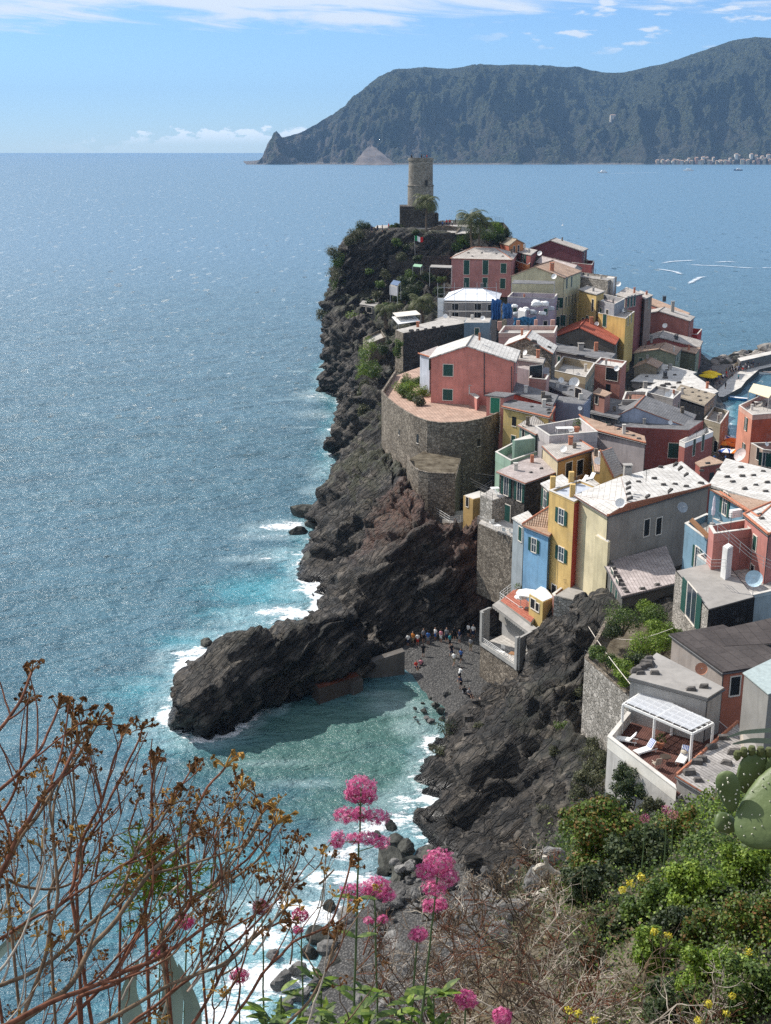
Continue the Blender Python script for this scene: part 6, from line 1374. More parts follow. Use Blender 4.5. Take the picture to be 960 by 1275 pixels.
# flag of the castle
def flag():
    b_ = P(517,322,366); t_ = P(516,293,366); root = thing('flag_pole', 'flag pole with green white and red flag below the castle wall', 'flag', b_); m = MB(); m.tube([b_, t_], .07, M_['rail'], 6); m.build('pole', root)
    f = MB(); cols = [plain('flag green', (.01,.22,.07), .8), M_['cloth'], plain('flag red', (.45,.02,.02), .8)]; L, H = 2.6, 1.5
    def fp(u, v): return t_ + Vector((u * L, .25 * math.sin(u * 6), -.15 - v * H - .35 * u + .12 * math.sin(u * 7)))
    for i in range(12):
        for j in range(3): f.face([fp(i/12, (j+1)/3), fp((i+1)/12, (j+1)/3), fp((i+1)/12, j/3), fp(i/12, j/3)], cols[i // 4])
    f.build('flag', root)
flag()
# scaffolding, blue sheet and white sacks in the works yard
def scaffold():
    sb = MB(); Y = 296; xs = [545, 553, 566, 580, 594, 606, 618]; root = None
    root = thing('scaffolding', 'metal scaffolding frame in front of the white roofed building site', 'scaffolding', P(545, 398, Y)); c = M_['metal']
    for i, px in enumerate(xs):
        a, b = P(px, 400, Y), P(px, 352, Y); m = MB(); m.tube([a, b], .05, c, 5); m.build('upright', root)
    for py in (358, 366, 377, 387, 396): m = MB(); m.tube([P(545, py, Y), P(618, py, Y)], .045, c, 5); m.build('ledger', root)
    for py in (377, 388): m = MB(); a, b = P(553, py, Y), P(618, py, Y); m.box((a + b) / 2 + Vector((0, .5, 0)), (b - a) / 2, (0, .45, 0), (0, 0, .04), M_['conc']); m.build('walkway', root)
    m = MB(); a, b = P(545, 371, Y + 1), P(552, 398, Y + 1)
    m.box((a + b) / 2, ((b.x - a.x) / 2, 0, 0), (0, .05, 0), (0, 0, (a.z - b.z) / 2), WC); m.build('dust_sheet', root)
scaffold()
def crumple(label, px, py, Y, sx, sy, sz, m, nm='tarpaulin', cat='tarpaulin', seed=0):
    c = P(px, py, Y); V = []; F_ = []; n = 14
    for i in range(n):
        for j in range(n):
            a, b = math.pi * (i / (n - 1)) , 2 * math.pi * j / n
            V.append((math.sin(a) * math.cos(b), math.sin(a) * math.sin(b), math.cos(a)))
    V = np.array(V); V = np.sign(V) * np.abs(V) ** .7; V = V * (1 + .75 * fbm(V * 2.6 + seed, 4, seed, .75))[:, None]; V *= np.array([sx, sy, sz]); V += np.array(c)
    for i in range(n - 1):
        for j in range(n): F_.append((i * n + j, (i + 1) * n + j, (i + 1) * n + (j + 1) % n, i * n + (j + 1) % n))
    return tag(np_mesh(nm, V, F_, m, None, tuple(c)), label, cat)
def sheet(label, px0, px1, py0, py1, Y, m, folds=5, seed=0):
    a, b = P(px0, py0, Y), P(px1, py0, Y + 1.5); h = P(px0, py0, Y).z - P(px0, py1, Y).z; n, k = 40, 16; V = []
    for i in range(k):
        for j in range(n):
            u, v = j / (n - 1), i / (k - 1); q = a.lerp(b, u); V.append((q.x + .1 * math.sin(v * 9 + seed), q.y + .28 * math.sin(u * folds * 6.28 + seed) * (.4 + v) , q.z - h * v + .18 * math.sin(u * 11 + seed) * (1 - v)))
    V = np.array(V); V += fbm(V * 1.3, 3, seed)[:, None] * np.array([.15, .35, .1])
    F_ = [(i * n + j, (i + 1) * n + j, (i + 1) * n + j + 1, i * n + j + 1) for i in range(k - 1) for j in range(n - 1)]
    o = np_mesh('blue_sheet', V, F_, m, None, tuple(V.mean(0))); md = o.modifiers.new('t', 'SOLIDIFY'); md.thickness = .03; tag(o, label, 'sheet')
sheet('tall folded blue sheet hanging at the left of the works yard', 612, 624, 373, 398, 293, M_['blue_tarp'], 4, 1); sheet('blue sheet hanging next to the tall white box stack', 626, 638, 378, 397, 289, M_['blue_tarp'], 3, 2)
sheet('low blue sheet along the foot of the works yard', 640, 668, 395, 405, 275, plain('teal blue sheet', (.03, .14, .26), .5), 6, 3)
for i, (px, py, s_, l) in enumerate([(643,391,.9,'white sack beside the tall white box in the works yard'),(668,378,1.3,'largest white sheeted heap in the works yard'),(678,378,1.0,'white heap at the right of the works yard'),(664,389,1.0,'white heap in the middle of the works yard'),(655,385,.8,'small white bundle in the works yard'),(675,390,.9,'pale bundle near the cream house'),(686,384,.8,'small pale bundle against the cream house wall'),(641,381,.7,'small white bundle under the lavender parapet')]):
    crumple(l, px, py, 288, s_ * .95, s_ * .8, s_ * .55, WC if i % 3 else plain('grey sheet', (.38,.40,.43), .7), 'sheeted_heap', 'heap', seed=5 + i)
bld('tall square white box stack standing in the works yard', [(645,386),(654,388),(656,385)], 281, 16, (.62,.60,.58), WC, flat=True, name='site_box', cat='box')
# overhead cables
def cable(label, a, b, sag=1.0, r=.03):
    m = MB(); pts = [a.lerp(b, i / 14) - Vector((0, 0, sag * math.sin(math.pi * i / 14))) for i in range(15)]; m.tube(pts, r, M_['trim'], 5); tag(m.build('cable'), label, 'cable')
cable('pale cable running down from the cliff to the slab roof shack', P(716,752,128), P(785,852,90), .4)
cable('thin cable crossing the garden from the rubble wall to the felt roof', P(744,790,112), P(838,782,100), .8, .02)
# ================================================================ people
def capsule_mesh(parts, vox=.035):
    mb = MB()
    for a, b, r0, r1 in parts:
        a, b = Vector(a), Vector(b); d = (b - a); L = d.length; d.normalize() if L > 1e-6 else None
        pr = [(r0 * math.sin(t), -r0 * math.cos(t)) for t in (.15, .6, 1.1, 1.5)] + [(r1 * math.sin(t), L - r1 * math.cos(t)) for t in (1.6, 2.0, 2.5, 2.99)]
        mb.lathe(a, pr, M_['cloth'], 10, d)
    me = bpy.data.meshes.new('t'); me.from_pydata(mb.v, [], mb.f); me.update()
    ob = bpy.data.objects.new('t', me); COL.objects.link(ob); md = ob.modifiers.new('r', 'REMESH'); md.mode = 'VOXEL'; md.voxel_size = vox
    md2 = ob.modifiers.new('s', 'SMOOTH'); md2.factor = .5; md2.iterations = 3
    dg = bpy.context.evaluated_depsgraph_get(); ev = ob.evaluated_get(dg); out = bpy.data.meshes.new_from_object(ev); bpy.data.objects.remove(ob)
    return out
SKIN = plain('skin', (.42, .24, .16), .6, .3, .05)
HAIR = plain('dark hair', (.03, .02, .014), .7, .3)
def person_tpl(pose):
    # y+ is forward; returns dict of meshes
    if pose == 'stand': hip = (0, 0, .93); ch = (0, .0, 1.38); hd = (0, .02, 1.62); kn = [(-.1, .03, .5), (.1, .01, .5)]; an = [(-.12, 0, .07), (.12, -.02, .07)]; el = [(-.27, -.02, 1.1), (.27, -.03, 1.1)]; ha = [(-.28, .1, .86), (.27, .08, .85)]
    elif pose == 'walk': hip = (0, 0, .92); ch = (0, .04, 1.37); hd = (0, .08, 1.6); kn = [(-.1, .2, .52), (.1, -.03, .48)]; an = [(-.1, .28, .07), (.11, -.36, .12)]; el = [(-.26, -.12, 1.12), (.26, .1, 1.12)]; ha = [(-.24, .02, .9), (.24, .28, .98)]
    elif pose == 'sit': hip = (0, 0, .14); ch = (0, -.06, .6); hd = (0, -.02, .84); kn = [(-.12, .42, .38), (.14, .44, .34)]; an = [(-.12, .62, .06), (.16, .7, .06)]; el = [(-.26, .05, .42), (.26, .04, .42)]; ha = [(-.14, .3, .42), (.16, .3, .38)]
    elif pose == 'lean': hip = (0, 0, .92); ch = (0, .18, 1.3); hd = (0, .32, 1.48); kn = [(-.1, 0, .5), (.1, .06, .5)]; an = [(-.12, -.06, .07), (.12, .02, .07)]; el = [(-.26, .32, 1.05), (.26, .34, 1.05)]; ha = [(-.14, .5, 1.02), (.14, .52, 1.0)]
    V = Vector; hip, ch, hd = V(hip), V(ch), V(hd)
    nk = ch.lerp(hd, .35); body = [(hip, ch, .14, .15), (ch + V((-.1, 0, 0)), ch + V((.1, 0, 0)), .11, .11), (ch, hd, .06, .055), (hd, hd + V((0, .015, .06)), .085, .095), (hd + V((0, .09, .02)), hd + V((0, .105, .02)), .02, .018)]
    sh = []; tr = [(hip + V((-.07, 0, 0)), hip + V((.07, 0, 0)), .14, .14)]
    for s_, k, a, e, h in ((-1, kn[0], an[0], el[0], ha[0]), (1, kn[1], an[1], el[1], ha[1])):
        k, a, e, h = V(k), V(a), V(e), V(h); hj = hip + V((s_ * .09, 0, -.02)); sj = ch + V((s_ * .19, 0, .03))
        body += [(hj, k, .085, .055), (k, a, .055, .035), (a + V((0, -.03, -.03)), a + V((0, .15, -.035)), .038, .03), (sj, e, .05, .04), (e, h, .038, .028), (h, h + (h - e).normalized() * .1, .032, .022)]
        tr += [(hj, k, .10, .075)]; sh += [(sj, sj.lerp(e, .75), .066, .062)]
    sh += [(hip + V((0, 0, .06)), ch, .155, .165), (ch + V((-.12, 0, 0)), ch + V((.12, 0, 0)), .125, .125)]
    hr = [(hd + V((0, -.02, .05)), hd + V((0, -.03, .08)), .1, .1), (hd + V((0, -.06, -.02)), hd + V((0, -.05, .05)), .07, .08)]
    return dict(body=capsule_mesh(body, .028), shirt=capsule_mesh(sh, .04), shorts=capsule_mesh(tr, .04), hair=capsule_mesh(hr, .035))
TP = {k: person_tpl(k) for k in ('stand', 'walk', 'sit', 'lean')}
PCOL = {k: plain(k + ' cloth', c, .85, .1, .08) for k, c in dict(white=(.7,.69,.66), red=(.45,.05,.04), blue=(.05,.12,.32), black=(.018,.018,.02), grey=(.22,.22,.23), navy=(.02,.03,.07), yellow=(.6,.42,.05), pink=(.55,.22,.25), green=(.06,.16,.07), teal=(.04,.22,.25), khaki=(.28,.23,.14), orange=(.55,.20,.04)).items()}
def person(label, loc, pose='stand', rot=0, top='white', bot='navy', scale=1.0, group=None):
    r = thing('person', label, 'person', loc, group); r.rotation_euler = (0, 0, R(rot)); r.scale = (scale,) * 3
    parts = {}
    for k, m in (('body', SKIN), ('shirt', PCOL[top]), ('shorts', PCOL[bot]), ('hair', HAIR)):
        me = TP[pose][k]
        if not me.materials: me.materials.append(m)
        o = bpy.data.objects.new(k, me); COL.objects.link(o)
        o.parent = r if k == 'body' else parts['body']
        o.material_slots[0].link = 'OBJECT'; o.material_slots[0].material = m; parts[k] = o
    return r
def ground_z(x, y, default=1.5):
    dg = bpy.context.evaluated_depsgraph_get(); hit, loc, *_ = S.ray_cast(dg, Vector((x, y, 60)), Vector((0, 0, -1))); return loc.z if hit else default
beachz = lambda Y: 1.5
def beach_people():
    ob = bpy.data.objects['beach']; inv = ob.matrix_world.inverted()
    L = [(508,805,'stand','white','navy'),(514,803,'stand','orange','khaki'),(520,804,'stand','white','red'),(527,800,'stand','grey','black'),(533,803,'stand','blue','grey'),(542,797,'stand','white','blue'),(549,800,'stand','pink','white'),(556,799,'stand','grey','navy'),(566,797,'stand','black','black'),(572,800,'stand','navy','grey'),
         (583,793,'stand','white','black'),(589,795,'stand','white','navy'),(527,818,'stand','black','black'),(518,832,'sit','red','navy'),(524,829,'sit','pink','black'),(562,818,'walk','black','navy'),(565,829,'walk','white','khaki'),(574,824,'walk','blue','black'),(572,848,'lean','white','black'),(574,858,'lean','navy','black'),
         (578,864,'sit','black','grey'),(584,867,'sit','grey','black'),(586,811,'stand','grey','khaki'),(560,806,'stand','teal','black')]
    for i, (px, py, pose, a, b) in enumerate(L):
        # feet at the pixel: walk the sight line down to the beach
        d = ray(px, py); q = None
        for k in range(400):
            p = CP + d * ((120 + k * .12) / d.y); h, loc, *_ = ob.ray_cast(Vector((p.x, p.y, 60)) - ob.location, Vector((0, 0, -1)))
            if h and p.z <= loc.z + ob.location.z: q = Vector((p.x, p.y, loc.z + ob.location.z)); break
        if q is None: q = Pz(px, py, 1.6)
        where = ('in the row of people at the back of the cove beach', 'on the shaded middle of the cove beach', 'on the pebbles near the beach house')[0 if py < 812 else 1 if px < 560 else 2]
        where = ('at the back of the cove beach', 'on the shaded middle of the beach', 'on pebbles near the beach house')[0 if py < 812 else 1 if px < 560 else 2]
        act = {'stand': 'standing', 'sit': 'sitting', 'walk': 'walking', 'lean': 'bending forward'}[pose]
        person('person in %s top and %s shorts %s %s' % (a, b, act, where) + (' alone' if i == 11 else ''), q, pose, 180 * (i % 2) + RNG.uniform(-50, 50), a, b, RNG.uniform(.98, 1.12))
beach_people()
for i, (px, a, l) in enumerate([(512.5,'black','person in black leaning at the left rim of the tower top'),(525,'black','person in black standing at the centre of the tower top'),(528,'grey','person in grey standing beside the one in black on the tower top'),(531.5,'red','person in red at the right rim of the tower top')]):
    q = P(px, 197, 390); person(l, (q.x, q.y, P(523.5, 197, 392).z - .6), 'stand', 200 + 30 * i, a, 'black', 1.0)
for i, (px, py, a, l) in enumerate([(463,287,'navy','person in navy nearest the cliff on the castle terrace'),(470,286.5,'black','person in black looking out over the castle terrace edge'),(476,286,'grey','person in grey on the left of the castle terrace'),(484,284,'red','person in red beside the castle terrace bush'),
      (556,279,'red','person in red right of the tower block'),(560,279,'red','second person in red at the right of the tower block'),(563,280,'white','person in white beside the two people in red'),(567,278,'black','person in black behind the two people in red'),(551,281,'blue','person in blue at the right foot of the tower block')]):
    q = Pz(px, py, 42.2); person(l, (q.x, q.y, 41.6), 'stand', 40 * i, a, 'navy', 1.15)
# ================================================================ harbour: mole, rocks, crowd, parasols, boats
pm = plaster((.42, .40, .37), .3)
def solid(name, pts, z, z0, m, side=None):
    mb = MB(); q = [Pz(a, b, z) for a, b in pts]; mb.prism(q, z0, side or m, True, m); o = mb.build(name); o['kind'] = 'structure'; return q
solid('pier', [(889,487),(896,494),(901,494),(923,482),(929,474),(945,460),(975,453),(975,444),(943,449),(921,458),(912,468),(900,477)], 1.6, -3, M_['concL'], plaster((.06,.06,.055)))
solid('quay', [(868,470),(889,487),(900,477),(909,467),(921,458),(945,448),(975,443),(975,437),(920,446),(895,455),(872,455)], 2.2, -3, plaster((.17,.155,.14)), plaster((.12,.11,.10)))
mw = bld('pale topped breakwater wall behind the crowd on the mole', [(918,446),(922,450),(975,438),(975,434)], 352, 1, (.13,.125,.12), M_['concL'], flat=True, lift=0, name='breakwater_wall', cat='wall')
# a handful of boulder shapes shared by every rock
def rock_mesh(seed, mat):
    n, m = 12, 9; V = []
    for i in range(m + 1):
        for j in range(n):
            a, b = math.pi * i / m, 2 * math.pi * j / n; V.append((math.sin(a) * math.cos(b), math.sin(a) * math.sin(b), math.cos(a)))
    V = np.array(V); d = fbm(V * 1.3 + seed * 9.1, 3, seed); V = V * (1 + .5 * d)[:, None]
    for k in range(5):       # chop flat faces
        nrm = np.random.default_rng(seed * 7 + k).normal(size=3); nrm /= np.linalg.norm(nrm); h = V @ nrm; V = V - np.maximum(h - .62, 0)[:, None] * nrm
    F_ = [(i * n + j, (i + 1) * n + j, (i + 1) * n + (j + 1) % n, i * n + (j + 1) % n) for i in range(m) for j in range(n)]
    me = bpy.data.meshes.new('boulder'); me.from_pydata(V.tolist(), [], F_); me.materials.append(mat); me.update(); return me
def bmat(n, a, b):
    t = MT(n, .85, .25); oi = t.n('ShaderNodeObjectInfo'); c = t.mix(oi.outputs['Random'], a, b); nz = t.noise(t.co(), 2.0, 5, .65); t.col(t.mix(t.ramp(nz, [(.4, 0), (.65, .6)]), c, tuple(x * .45 for x in a))); t.bump(nz, .7, .3); return t.m
BM = [rock_mesh(k, bmat('pale boulder', (.13, .115, .10), (.50, .46, .41))) for k in range(5)]
DM = [rock_mesh(k + 20, bmat('dark wet boulder', (.028, .03, .026), (.10, .10, .085))) for k in range(5)]
PM = [rock_mesh(k + 40, bmat('grey shore stone', (.085, .082, .078), (.27, .26, .245))) for k in range(5)]
def boulder(lib, loc, s_, label, group, name='boulder'):
    o = bpy.data.objects.new(name, random.choice(lib)); COL.objects.link(o); o.location = loc; o.rotation_euler = (random.uniform(-.5, .5), random.uniform(-.5, .5), random.uniform(0, 6.28)); o.scale = (s_ * random.uniform(.8, 1.3), s_ * random.uniform(.8, 1.2), s_ * random.uniform(.55, .9)); return tag(o, label, 'boulder', group)
for i in range(150):
    u = random.random(); px = 872 + u * 100; yc = 456 - 14 * u; py = yc + random.uniform(-9, 4) + (2 if px < 890 else 0) + (6 * (1 - u) * random.random() if px < 915 else 0)
    z = .4 + 2.6 * max(0, 1 - abs(py - yc + 2) / 9) * random.random(); boulder(BM if random.random() < .75 else DM, Pz(px, py, z), random.uniform(.8, 1.9), 'rough boulder of the harbour breakwater', 'breakwater boulders')
boulder(BM, Pz(958, 437, 3.5), 4.2, 'largest pale boulder at the right end of the breakwater', None)
ym = plain('yellow canvas', (.80, .55, .02), .8, .2); om = plain('orange canvas', (.75, .20, .02), .8); bm_ = plain('blue canvas', (.04, .10, .35), .8); wm_ = M_['cloth']
for px, py, l in ((878,465,'yellow cafe parasol at the left of the quay cluster'),(884,466,'yellow cafe parasol in front of the quay cluster'),(889,463,'yellow cafe parasol at the right of the quay cluster'),(884,461,'yellow cafe parasol at the back of the quay cluster')):
    q = Pz(px, py, 4.7); parasol_tpl('parasol', 2.3, 2.5, ym, ym, l, (q.x, q.y, 2.2), n=4, drop=.28)
for px, py, m1, m2, l in ((903,549,om,plain('light orange canvas', (.75,.36,.05), .8),'light orange parasol at the mouth of the alley'),(912,545,om,om,'bright orange parasol against the orange brick building'),(917,551,om,om,'orange parasol nearest the brick wall'),(905,558,bm_,wm_,'blue and white striped parasol in the alley'),(903,542,bm_,wm_,'pale blue parasol beside the water in the alley'),(916,559,wm_,om,'cream and orange parasol under the brick wall')):
    q = Pz(px, py, 5.2); parasol_tpl('parasol', 1.75, 2.4, m1, m2, l, (q.x, q.y, 2.8), drop=.3)
sq = solid('square', [(870,600),(935,600),(940,566),(925,548),(895,540),(880,560)], 2.8, -2, plaster((.13,.12,.11)))
cl = ['white', 'black', 'navy', 'grey', 'black', 'blue', 'red', 'khaki', 'navy', 'black']
for i in range(62):      # crowd lining the quay
    u = i / 61; px = 891 + 65 * u + random.uniform(-2, 2); py = 480 - 44 * u ** .72 * .83 + random.uniform(-4, 3.5) + 1.5; q = Pz(px, py, 2.25)
    person('person in the dense crowd along the harbour quay', q, random.choice(['stand', 'walk', 'sit', 'stand']), random.uniform(0, 360), random.choice(cl), random.choice(['black', 'navy', 'grey']), 1.08, 'crowd on the harbour quay')
for i, (px, py) in enumerate([(925,462),(930,459),(929,462),(912,470),(937,456),(919,474),(903,484),(948,452)]):
    person('person %s on the pale pier deck' % ['in white walking alone', 'in black standing', 'in navy standing beside another', 'in grey walking', 'in khaki strolling', 'in teal standing near the edge', 'in black near the pier corner', 'in red walking'][i], Pz(px, py, 1.65), 'walk' if i % 2 else 'stand', 50 * i, ['white','black','navy','grey','khaki','teal','black','red'][i], 'black', 1.08)
for i in range(22):
    px, py = 876 + random.uniform(0, 18), 469 + random.uniform(-3, 6); person('person seated under the yellow parasols by the harbour', Pz(px, py, 2.3), random.choice(['stand', 'sit']), random.uniform(0, 360), random.choice(['red', 'pink', 'white', 'khaki', 'orange']), 'grey', 1.05, 'guests under the yellow parasols')
for i in range(16):
    px, py = random.uniform(886, 914), random.uniform(562, 578); person('person in the shaded alley behind the white roof', Pz(px, py, 2.85), random.choice(['stand', 'walk']), random.uniform(0, 360), random.choice(['white', 'black', 'blue', 'grey']), 'navy', 1.05, 'people in the shaded alley')
def hull(label, c, L, Wd, H, m, rot, cabin=None, deck=None, name='boat', bridge=False):
    root = thing(name, label, 'boat', c); a = R(rot); X = Vector((math.cos(a), math.sin(a), 0)); Y = Vector((-math.sin(a), math.cos(a), 0)); Z = Vector((0, 0, 1)); C_ = Vector(c)
    mb = MB(); secs = []
    for i in range(9):
        u = i / 8; w = Wd / 2 * (1 - max(0, (u - .45) / .55) ** 2.2) * (.85 + .15 * min(1, u * 4)); sh = H * (1 + .35 * u ** 2)
        p = C_ + X * (u - .5) * L; secs.append([p + Y * w + Z * sh, p + Y * w * .8 + Z * .1, p - Z * .3, p - Y * w * .8 + Z * .1, p - Y * w + Z * sh])
    for s0, s1 in zip(secs, secs[1:]):
        for k in range(4): mb.face([s0[k], s1[k], s1[k + 1], s0[k + 1]], m)
    mb.face(secs[0], m); mb.build('hull', root)
    dk_ = MB()
    for s0, s1 in zip(secs, secs[1:]): dk_.face([s0[0] - Z * H * .18, s0[4] - Z * H * .18, s1[4] - Z * H * .18, s1[0] - Z * H * .18], deck or M_['wood'])
    dk_.build('deck', root)
    if cabin:
        cb = MB(); q = C_ + Z * (H * 1.0); x0, x1, h = cabin
        for s_, z0, z1, k in ((1.0, 0, h * .55, 0), (.72, h * .55, h, 1)):
            lo = [(x0 + .04 * k, s_), (x1 - .06 * k, s_)]
            a0, a1 = (x0 + .05 * k) * L, (x1 - .08 * k) * L; w = Wd * .36 * (1 - .12 * k)
            b0 = [q + X * (a0 - L / 2) + Y * w + Z * z0, q + X * (a1 - L / 2) + Y * w + Z * z0, q + X * (a1 - L / 2) - Y * w + Z * z0, q + X * (a0 - L / 2) - Y * w + Z * z0]
            t0 = [p + Z * (z1 - z0) + X * (-.04 * L if j in (1, 2) else 0) for j, p in enumerate(b0)]
            cb.idx(b0 + t0, [(0,1,5,4),(1,2,6,5),(2,3,7,6),(3,0,4,7),(4,5,6,7)], M_['white'] )
            g = [p.lerp(t, .35) for p, t in zip(b0, t0)], [p.lerp(t, .8) for p, t in zip(b0, t0)]
            for i in (0, 1, 2):
                j = i + 1; nn = (b0[j] - b0[i]).cross(Z).normalized() * .03; cb.face([g[0][i].lerp(g[0][j], .06) + nn, g[0][j].lerp(g[0][i], .06) + nn, g[1][j].lerp(g[1][i], .06) + nn, g[1][i].lerp(g[1][j], .06) + nn], M_['glass'])
        cb.build('cabin', root)
    return root
WH = M_['white']; nvb = plain('dark blue hull', (.04, .07, .14), .4, .4)
def W0y(px, py): return Pz(px, py, 0)
hull('white ferry with a long pale wake crossing the bay', W0y(750, 215.5), 26, 7, 3.2, WH, 188, (.15, .7, 4.5), name='ferry')
hull('white and dark motor yacht in the middle of the far bay', W0y(857, 213), 30, 8, 3.4, WH, 172, (.2, .75, 4.5), name='yacht')
hull('dark hulled motor boat nearest the right edge of the far bay', W0y(919, 212.5), 26, 7, 3.2, nvb, 175, (.2, .7, 4.2), name='motor_boat')
hull('small blue and white boat moored below the pier', W0(916, 498), 6.0, 2.1, .75, plain('blue boat paint', (.05, .22, .45), .4, .4), 160, None, M_['white'])
hull('small white boat moored inside the harbour near the mole', W0(952, 466), 6.0, 2.0, .7, WH, 185, None)
hull('pale rowing boat in the harbour beside the alley', W0(900, 527), 5.0, 1.8, .6, WH, 95, None)
# small white navigation pole far out
m = MB(); q = W0y(700.5, 281); m.tube([q - Vector((0, 0, .5)), q + Vector((0, 0, 2.5))], [.3, .15], WH, 6); m.lathe(q, [(.9, -.3), (1.0, .4), (.4, .7)], WH, 10); tag(m.build('marker_buoy'), 'small white marker buoy alone on the open water', 'buoy')
# wakes: churned foam lying on the sea
def wake(label, pts, w, seed=0):
    t = M_.get('wake')
    if t is None:
        tt = MT('churned foam', .7, .3); n = tt.noise(tt.wpos(sc=(.35, 1.0, 1)), .55, 6, .7); uv = tt.co('UV'); sp = tt.n('ShaderNodeSeparateXYZ'); tt.l(uv, sp.inputs[0])
        e = tt.math('SUBTRACT', 1.0, tt.math('ABSOLUTE', tt.math('SUBTRACT', tt.math('MULTIPLY', sp.outputs[1], 2.0), 1.0))); e2 = tt.math('SUBTRACT', 1.0, tt.math('ABSOLUTE', tt.math('SUBTRACT', tt.math('MULTIPLY', sp.outputs[0], 2.0), 1.0)))
        al = tt.mr(tt.math('ADD', tt.math('MULTIPLY', n, 1.3), tt.math('ADD', tt.math('MULTIPLY', e, .55), tt.math('MINIMUM', tt.math('MULTIPLY', e2, .9), .35))), 1.18, 1.5); tt.col((.80, .83, .86)); tt.l(tt.math('MULTIPLY', al, .6), tt.b.inputs['Alpha']); t = M_['wake'] = tt.m
    mb = MB(); q = [Pz(a, b, .42) for a, b in pts]; k = len(q)
    q2 = []
    for i in range(k - 1):
        for j in range(6): q2.append(q[i].lerp(q[i + 1], j / 6))
    q2.append(q[-1]); k = len(q2)
    for i in range(k - 1):
        a, b = q2[i], q2[i + 1]; d = (b - a).normalized(); n = Vector((-d.y, d.x, 0)) * w / 2; u0, u1 = i / (k - 1), (i + 1) / (k - 1)
        mb.face([a - n, b - n, b + n, a + n], t, [(u0, 0), (u1, 0), (u1, 1), (u0, 1)])
    o = mb.build('boat_wake'); o['kind'] = 'stuff'
wake('', [(756,216.2),(790,215.2),(828,214.6)], 18)
wake('', [(822,328),(835,325.5),(850,324.5),(872,323.5)], 5); wake('', [(814,334),(832,336.5),(842,338.5),(850,342)], 5); wake('', [(852,329),(872,330),(900,331),(925,333),(950,334)], 5)
wake('', [(856,354),(864,349),(872,345),(880,344)], 5); wake('', [(888,326.5),(905,325.5),(920,326.5)], 5); wake('', [(945,333),(975,333.5)], 5)
# ================================================================ village across the bay
def village():
    vc = [(.42,.30,.20),(.50,.42,.30),(.42,.24,.17),(.52,.46,.38),(.46,.36,.24),(.55,.52,.46)]
    spots = []
    for i in range(44):
        px = 818 + 145 * (i + random.random()) / 44; hi = random.random() ** 1.6
        if px < 850: hi *= .25
        spots.append((px, 203.6 - hi * (8 if px > 880 else 5)))
    spots += [(763,147)]
    mm = bpy.data.objects['mountain']
    for i, (px, py) in enumerate(spots):
        d = ray(px, py); Y = 4250.0
        h, loc, *_ = mm.ray_cast(CP + d * (3800 / d.y) - mm.location, d.normalized())
        c = loc + mm.location if h else P(px, py, 4700)
        w = random.uniform(7, 14); dp = 10; ht = random.uniform(7, 13); 
        if i >= 44: w, ht = 24, 12
        root = thing('village_house', 'tiny pastel house in the village on the far shore' if i < 44 else ('lone pale villa high on the far wooded hillside' if i == 44 else 'low wing beside the lone pale villa on the far hillside'), 'house', c, 'houses of the village across the bay' if i < 44 else None)
        m = MB(); k = vc[i % 6] if i < 44 else (.55, .50, .42); mt = plaster(k, .1); x, y, z = c
        o = [Vector((x - w / 2, y - dp, z + ht)), Vector((x + w / 2, y - dp, z + ht)), Vector((x + w / 2, y + dp, z + ht)), Vector((x - w / 2, y + dp, z + ht))]; m.prism(o, z - 18, mt)
        for wi in range(2):
            for wj in range(3): q = Vector((x - w / 4 + wi * w / 2, y - dp - .1, z + ht - 3 - wj * 3.6)); m.box(q, (.9, 0, 0), (0, .08, 0), (0, 0, 1.1), M_['dark'])
        m.build('wall', root); rb = MB(); a, b = Vector((x - w / 2 - .5, y, z + ht + 3)), Vector((x + w / 2 + .5, y, z + ht + 3))
        slab(rb, [o[0] + Vector((-.5, -.8, -.2)), o[1] + Vector((.5, -.8, -.2)), b, a], .4, RT); slab(rb, [a, b, o[2] + Vector((.5, .8, -.2)), o[3] + Vector((-.5, .8, -.2))], .4, RT); rb.build('roof', root)
village()
# ---------------------------------------------------------------- cove platform and ledge
bld('low concrete boathouse platform with rust red top against the spit', [(382,842),(397,858),(448,842),(432,822)], None, -2, (.07,.055,.045), plain('rust red top', (.12,.045,.028), .9, .1, .3, 1), z=2.0, flat=True, name='platform', cat='platform')
bld('short concrete block at the end of the boathouse platform', [(432,846),(440,852),(452,846),(444,838)], None, -2, (.10,.09,.08), plaster((.09,.08,.07)), z=1.6, flat=True, name='concrete_block', cat='block')
wall_run('long sloping concrete slipway wall along the back of the cove', [Pz(442,832,1.4), Pz(470,822,2.4), Pz(504,811,3.2)], -1, 1.2, plaster((.10,.09,.08)), name='slipway_wall')
bld('two upright concrete posts on the spit above the platform', [(387,806),(392,808),(399,806)], 141, 1.5, (.12,.105,.095), M_['conc'], flat=True, name='concrete_post', cat='post')
# sea rocks and shoreline boulders
for px, py, z, s_, l in [(380,640,.3,2.6,'flat dark rock just off the cliff foot'),(372,662,.1,1.8,'small flat dark rock further off the cliff foot'),(392,652,.5,2.2,'dark rock touching the cliff foot'),(386,700,.3,1.6,'dark rock at the lower cliff foot'),(400,486,.2,2.0,'dark rock ledge under the far cliff'),(414,468,.3,2.2,'dark rock at the base of the far cliff'),(258,802,.1,.9,'tiny rock in the foam left of the spit'),(428,716,.3,1.5,'wet rock at the root of the spit')]:
    boulder(DM, Pz(px, py, z), s_, l, None, 'sea_rock')
WB = sorted([(487,1028,1.0),(494,1047,1.3),(506,1056,1.2),(480,1060,.9),(490,1072,2.3),(512,1078,2.0),(500,1090,1.9),(525,1088,1.6),(478,1085,1.0),(470,1040,.7),(545,1042,1.0),(535,1064,1.3),(552,1060,1.1)], key=lambda q: q[1])
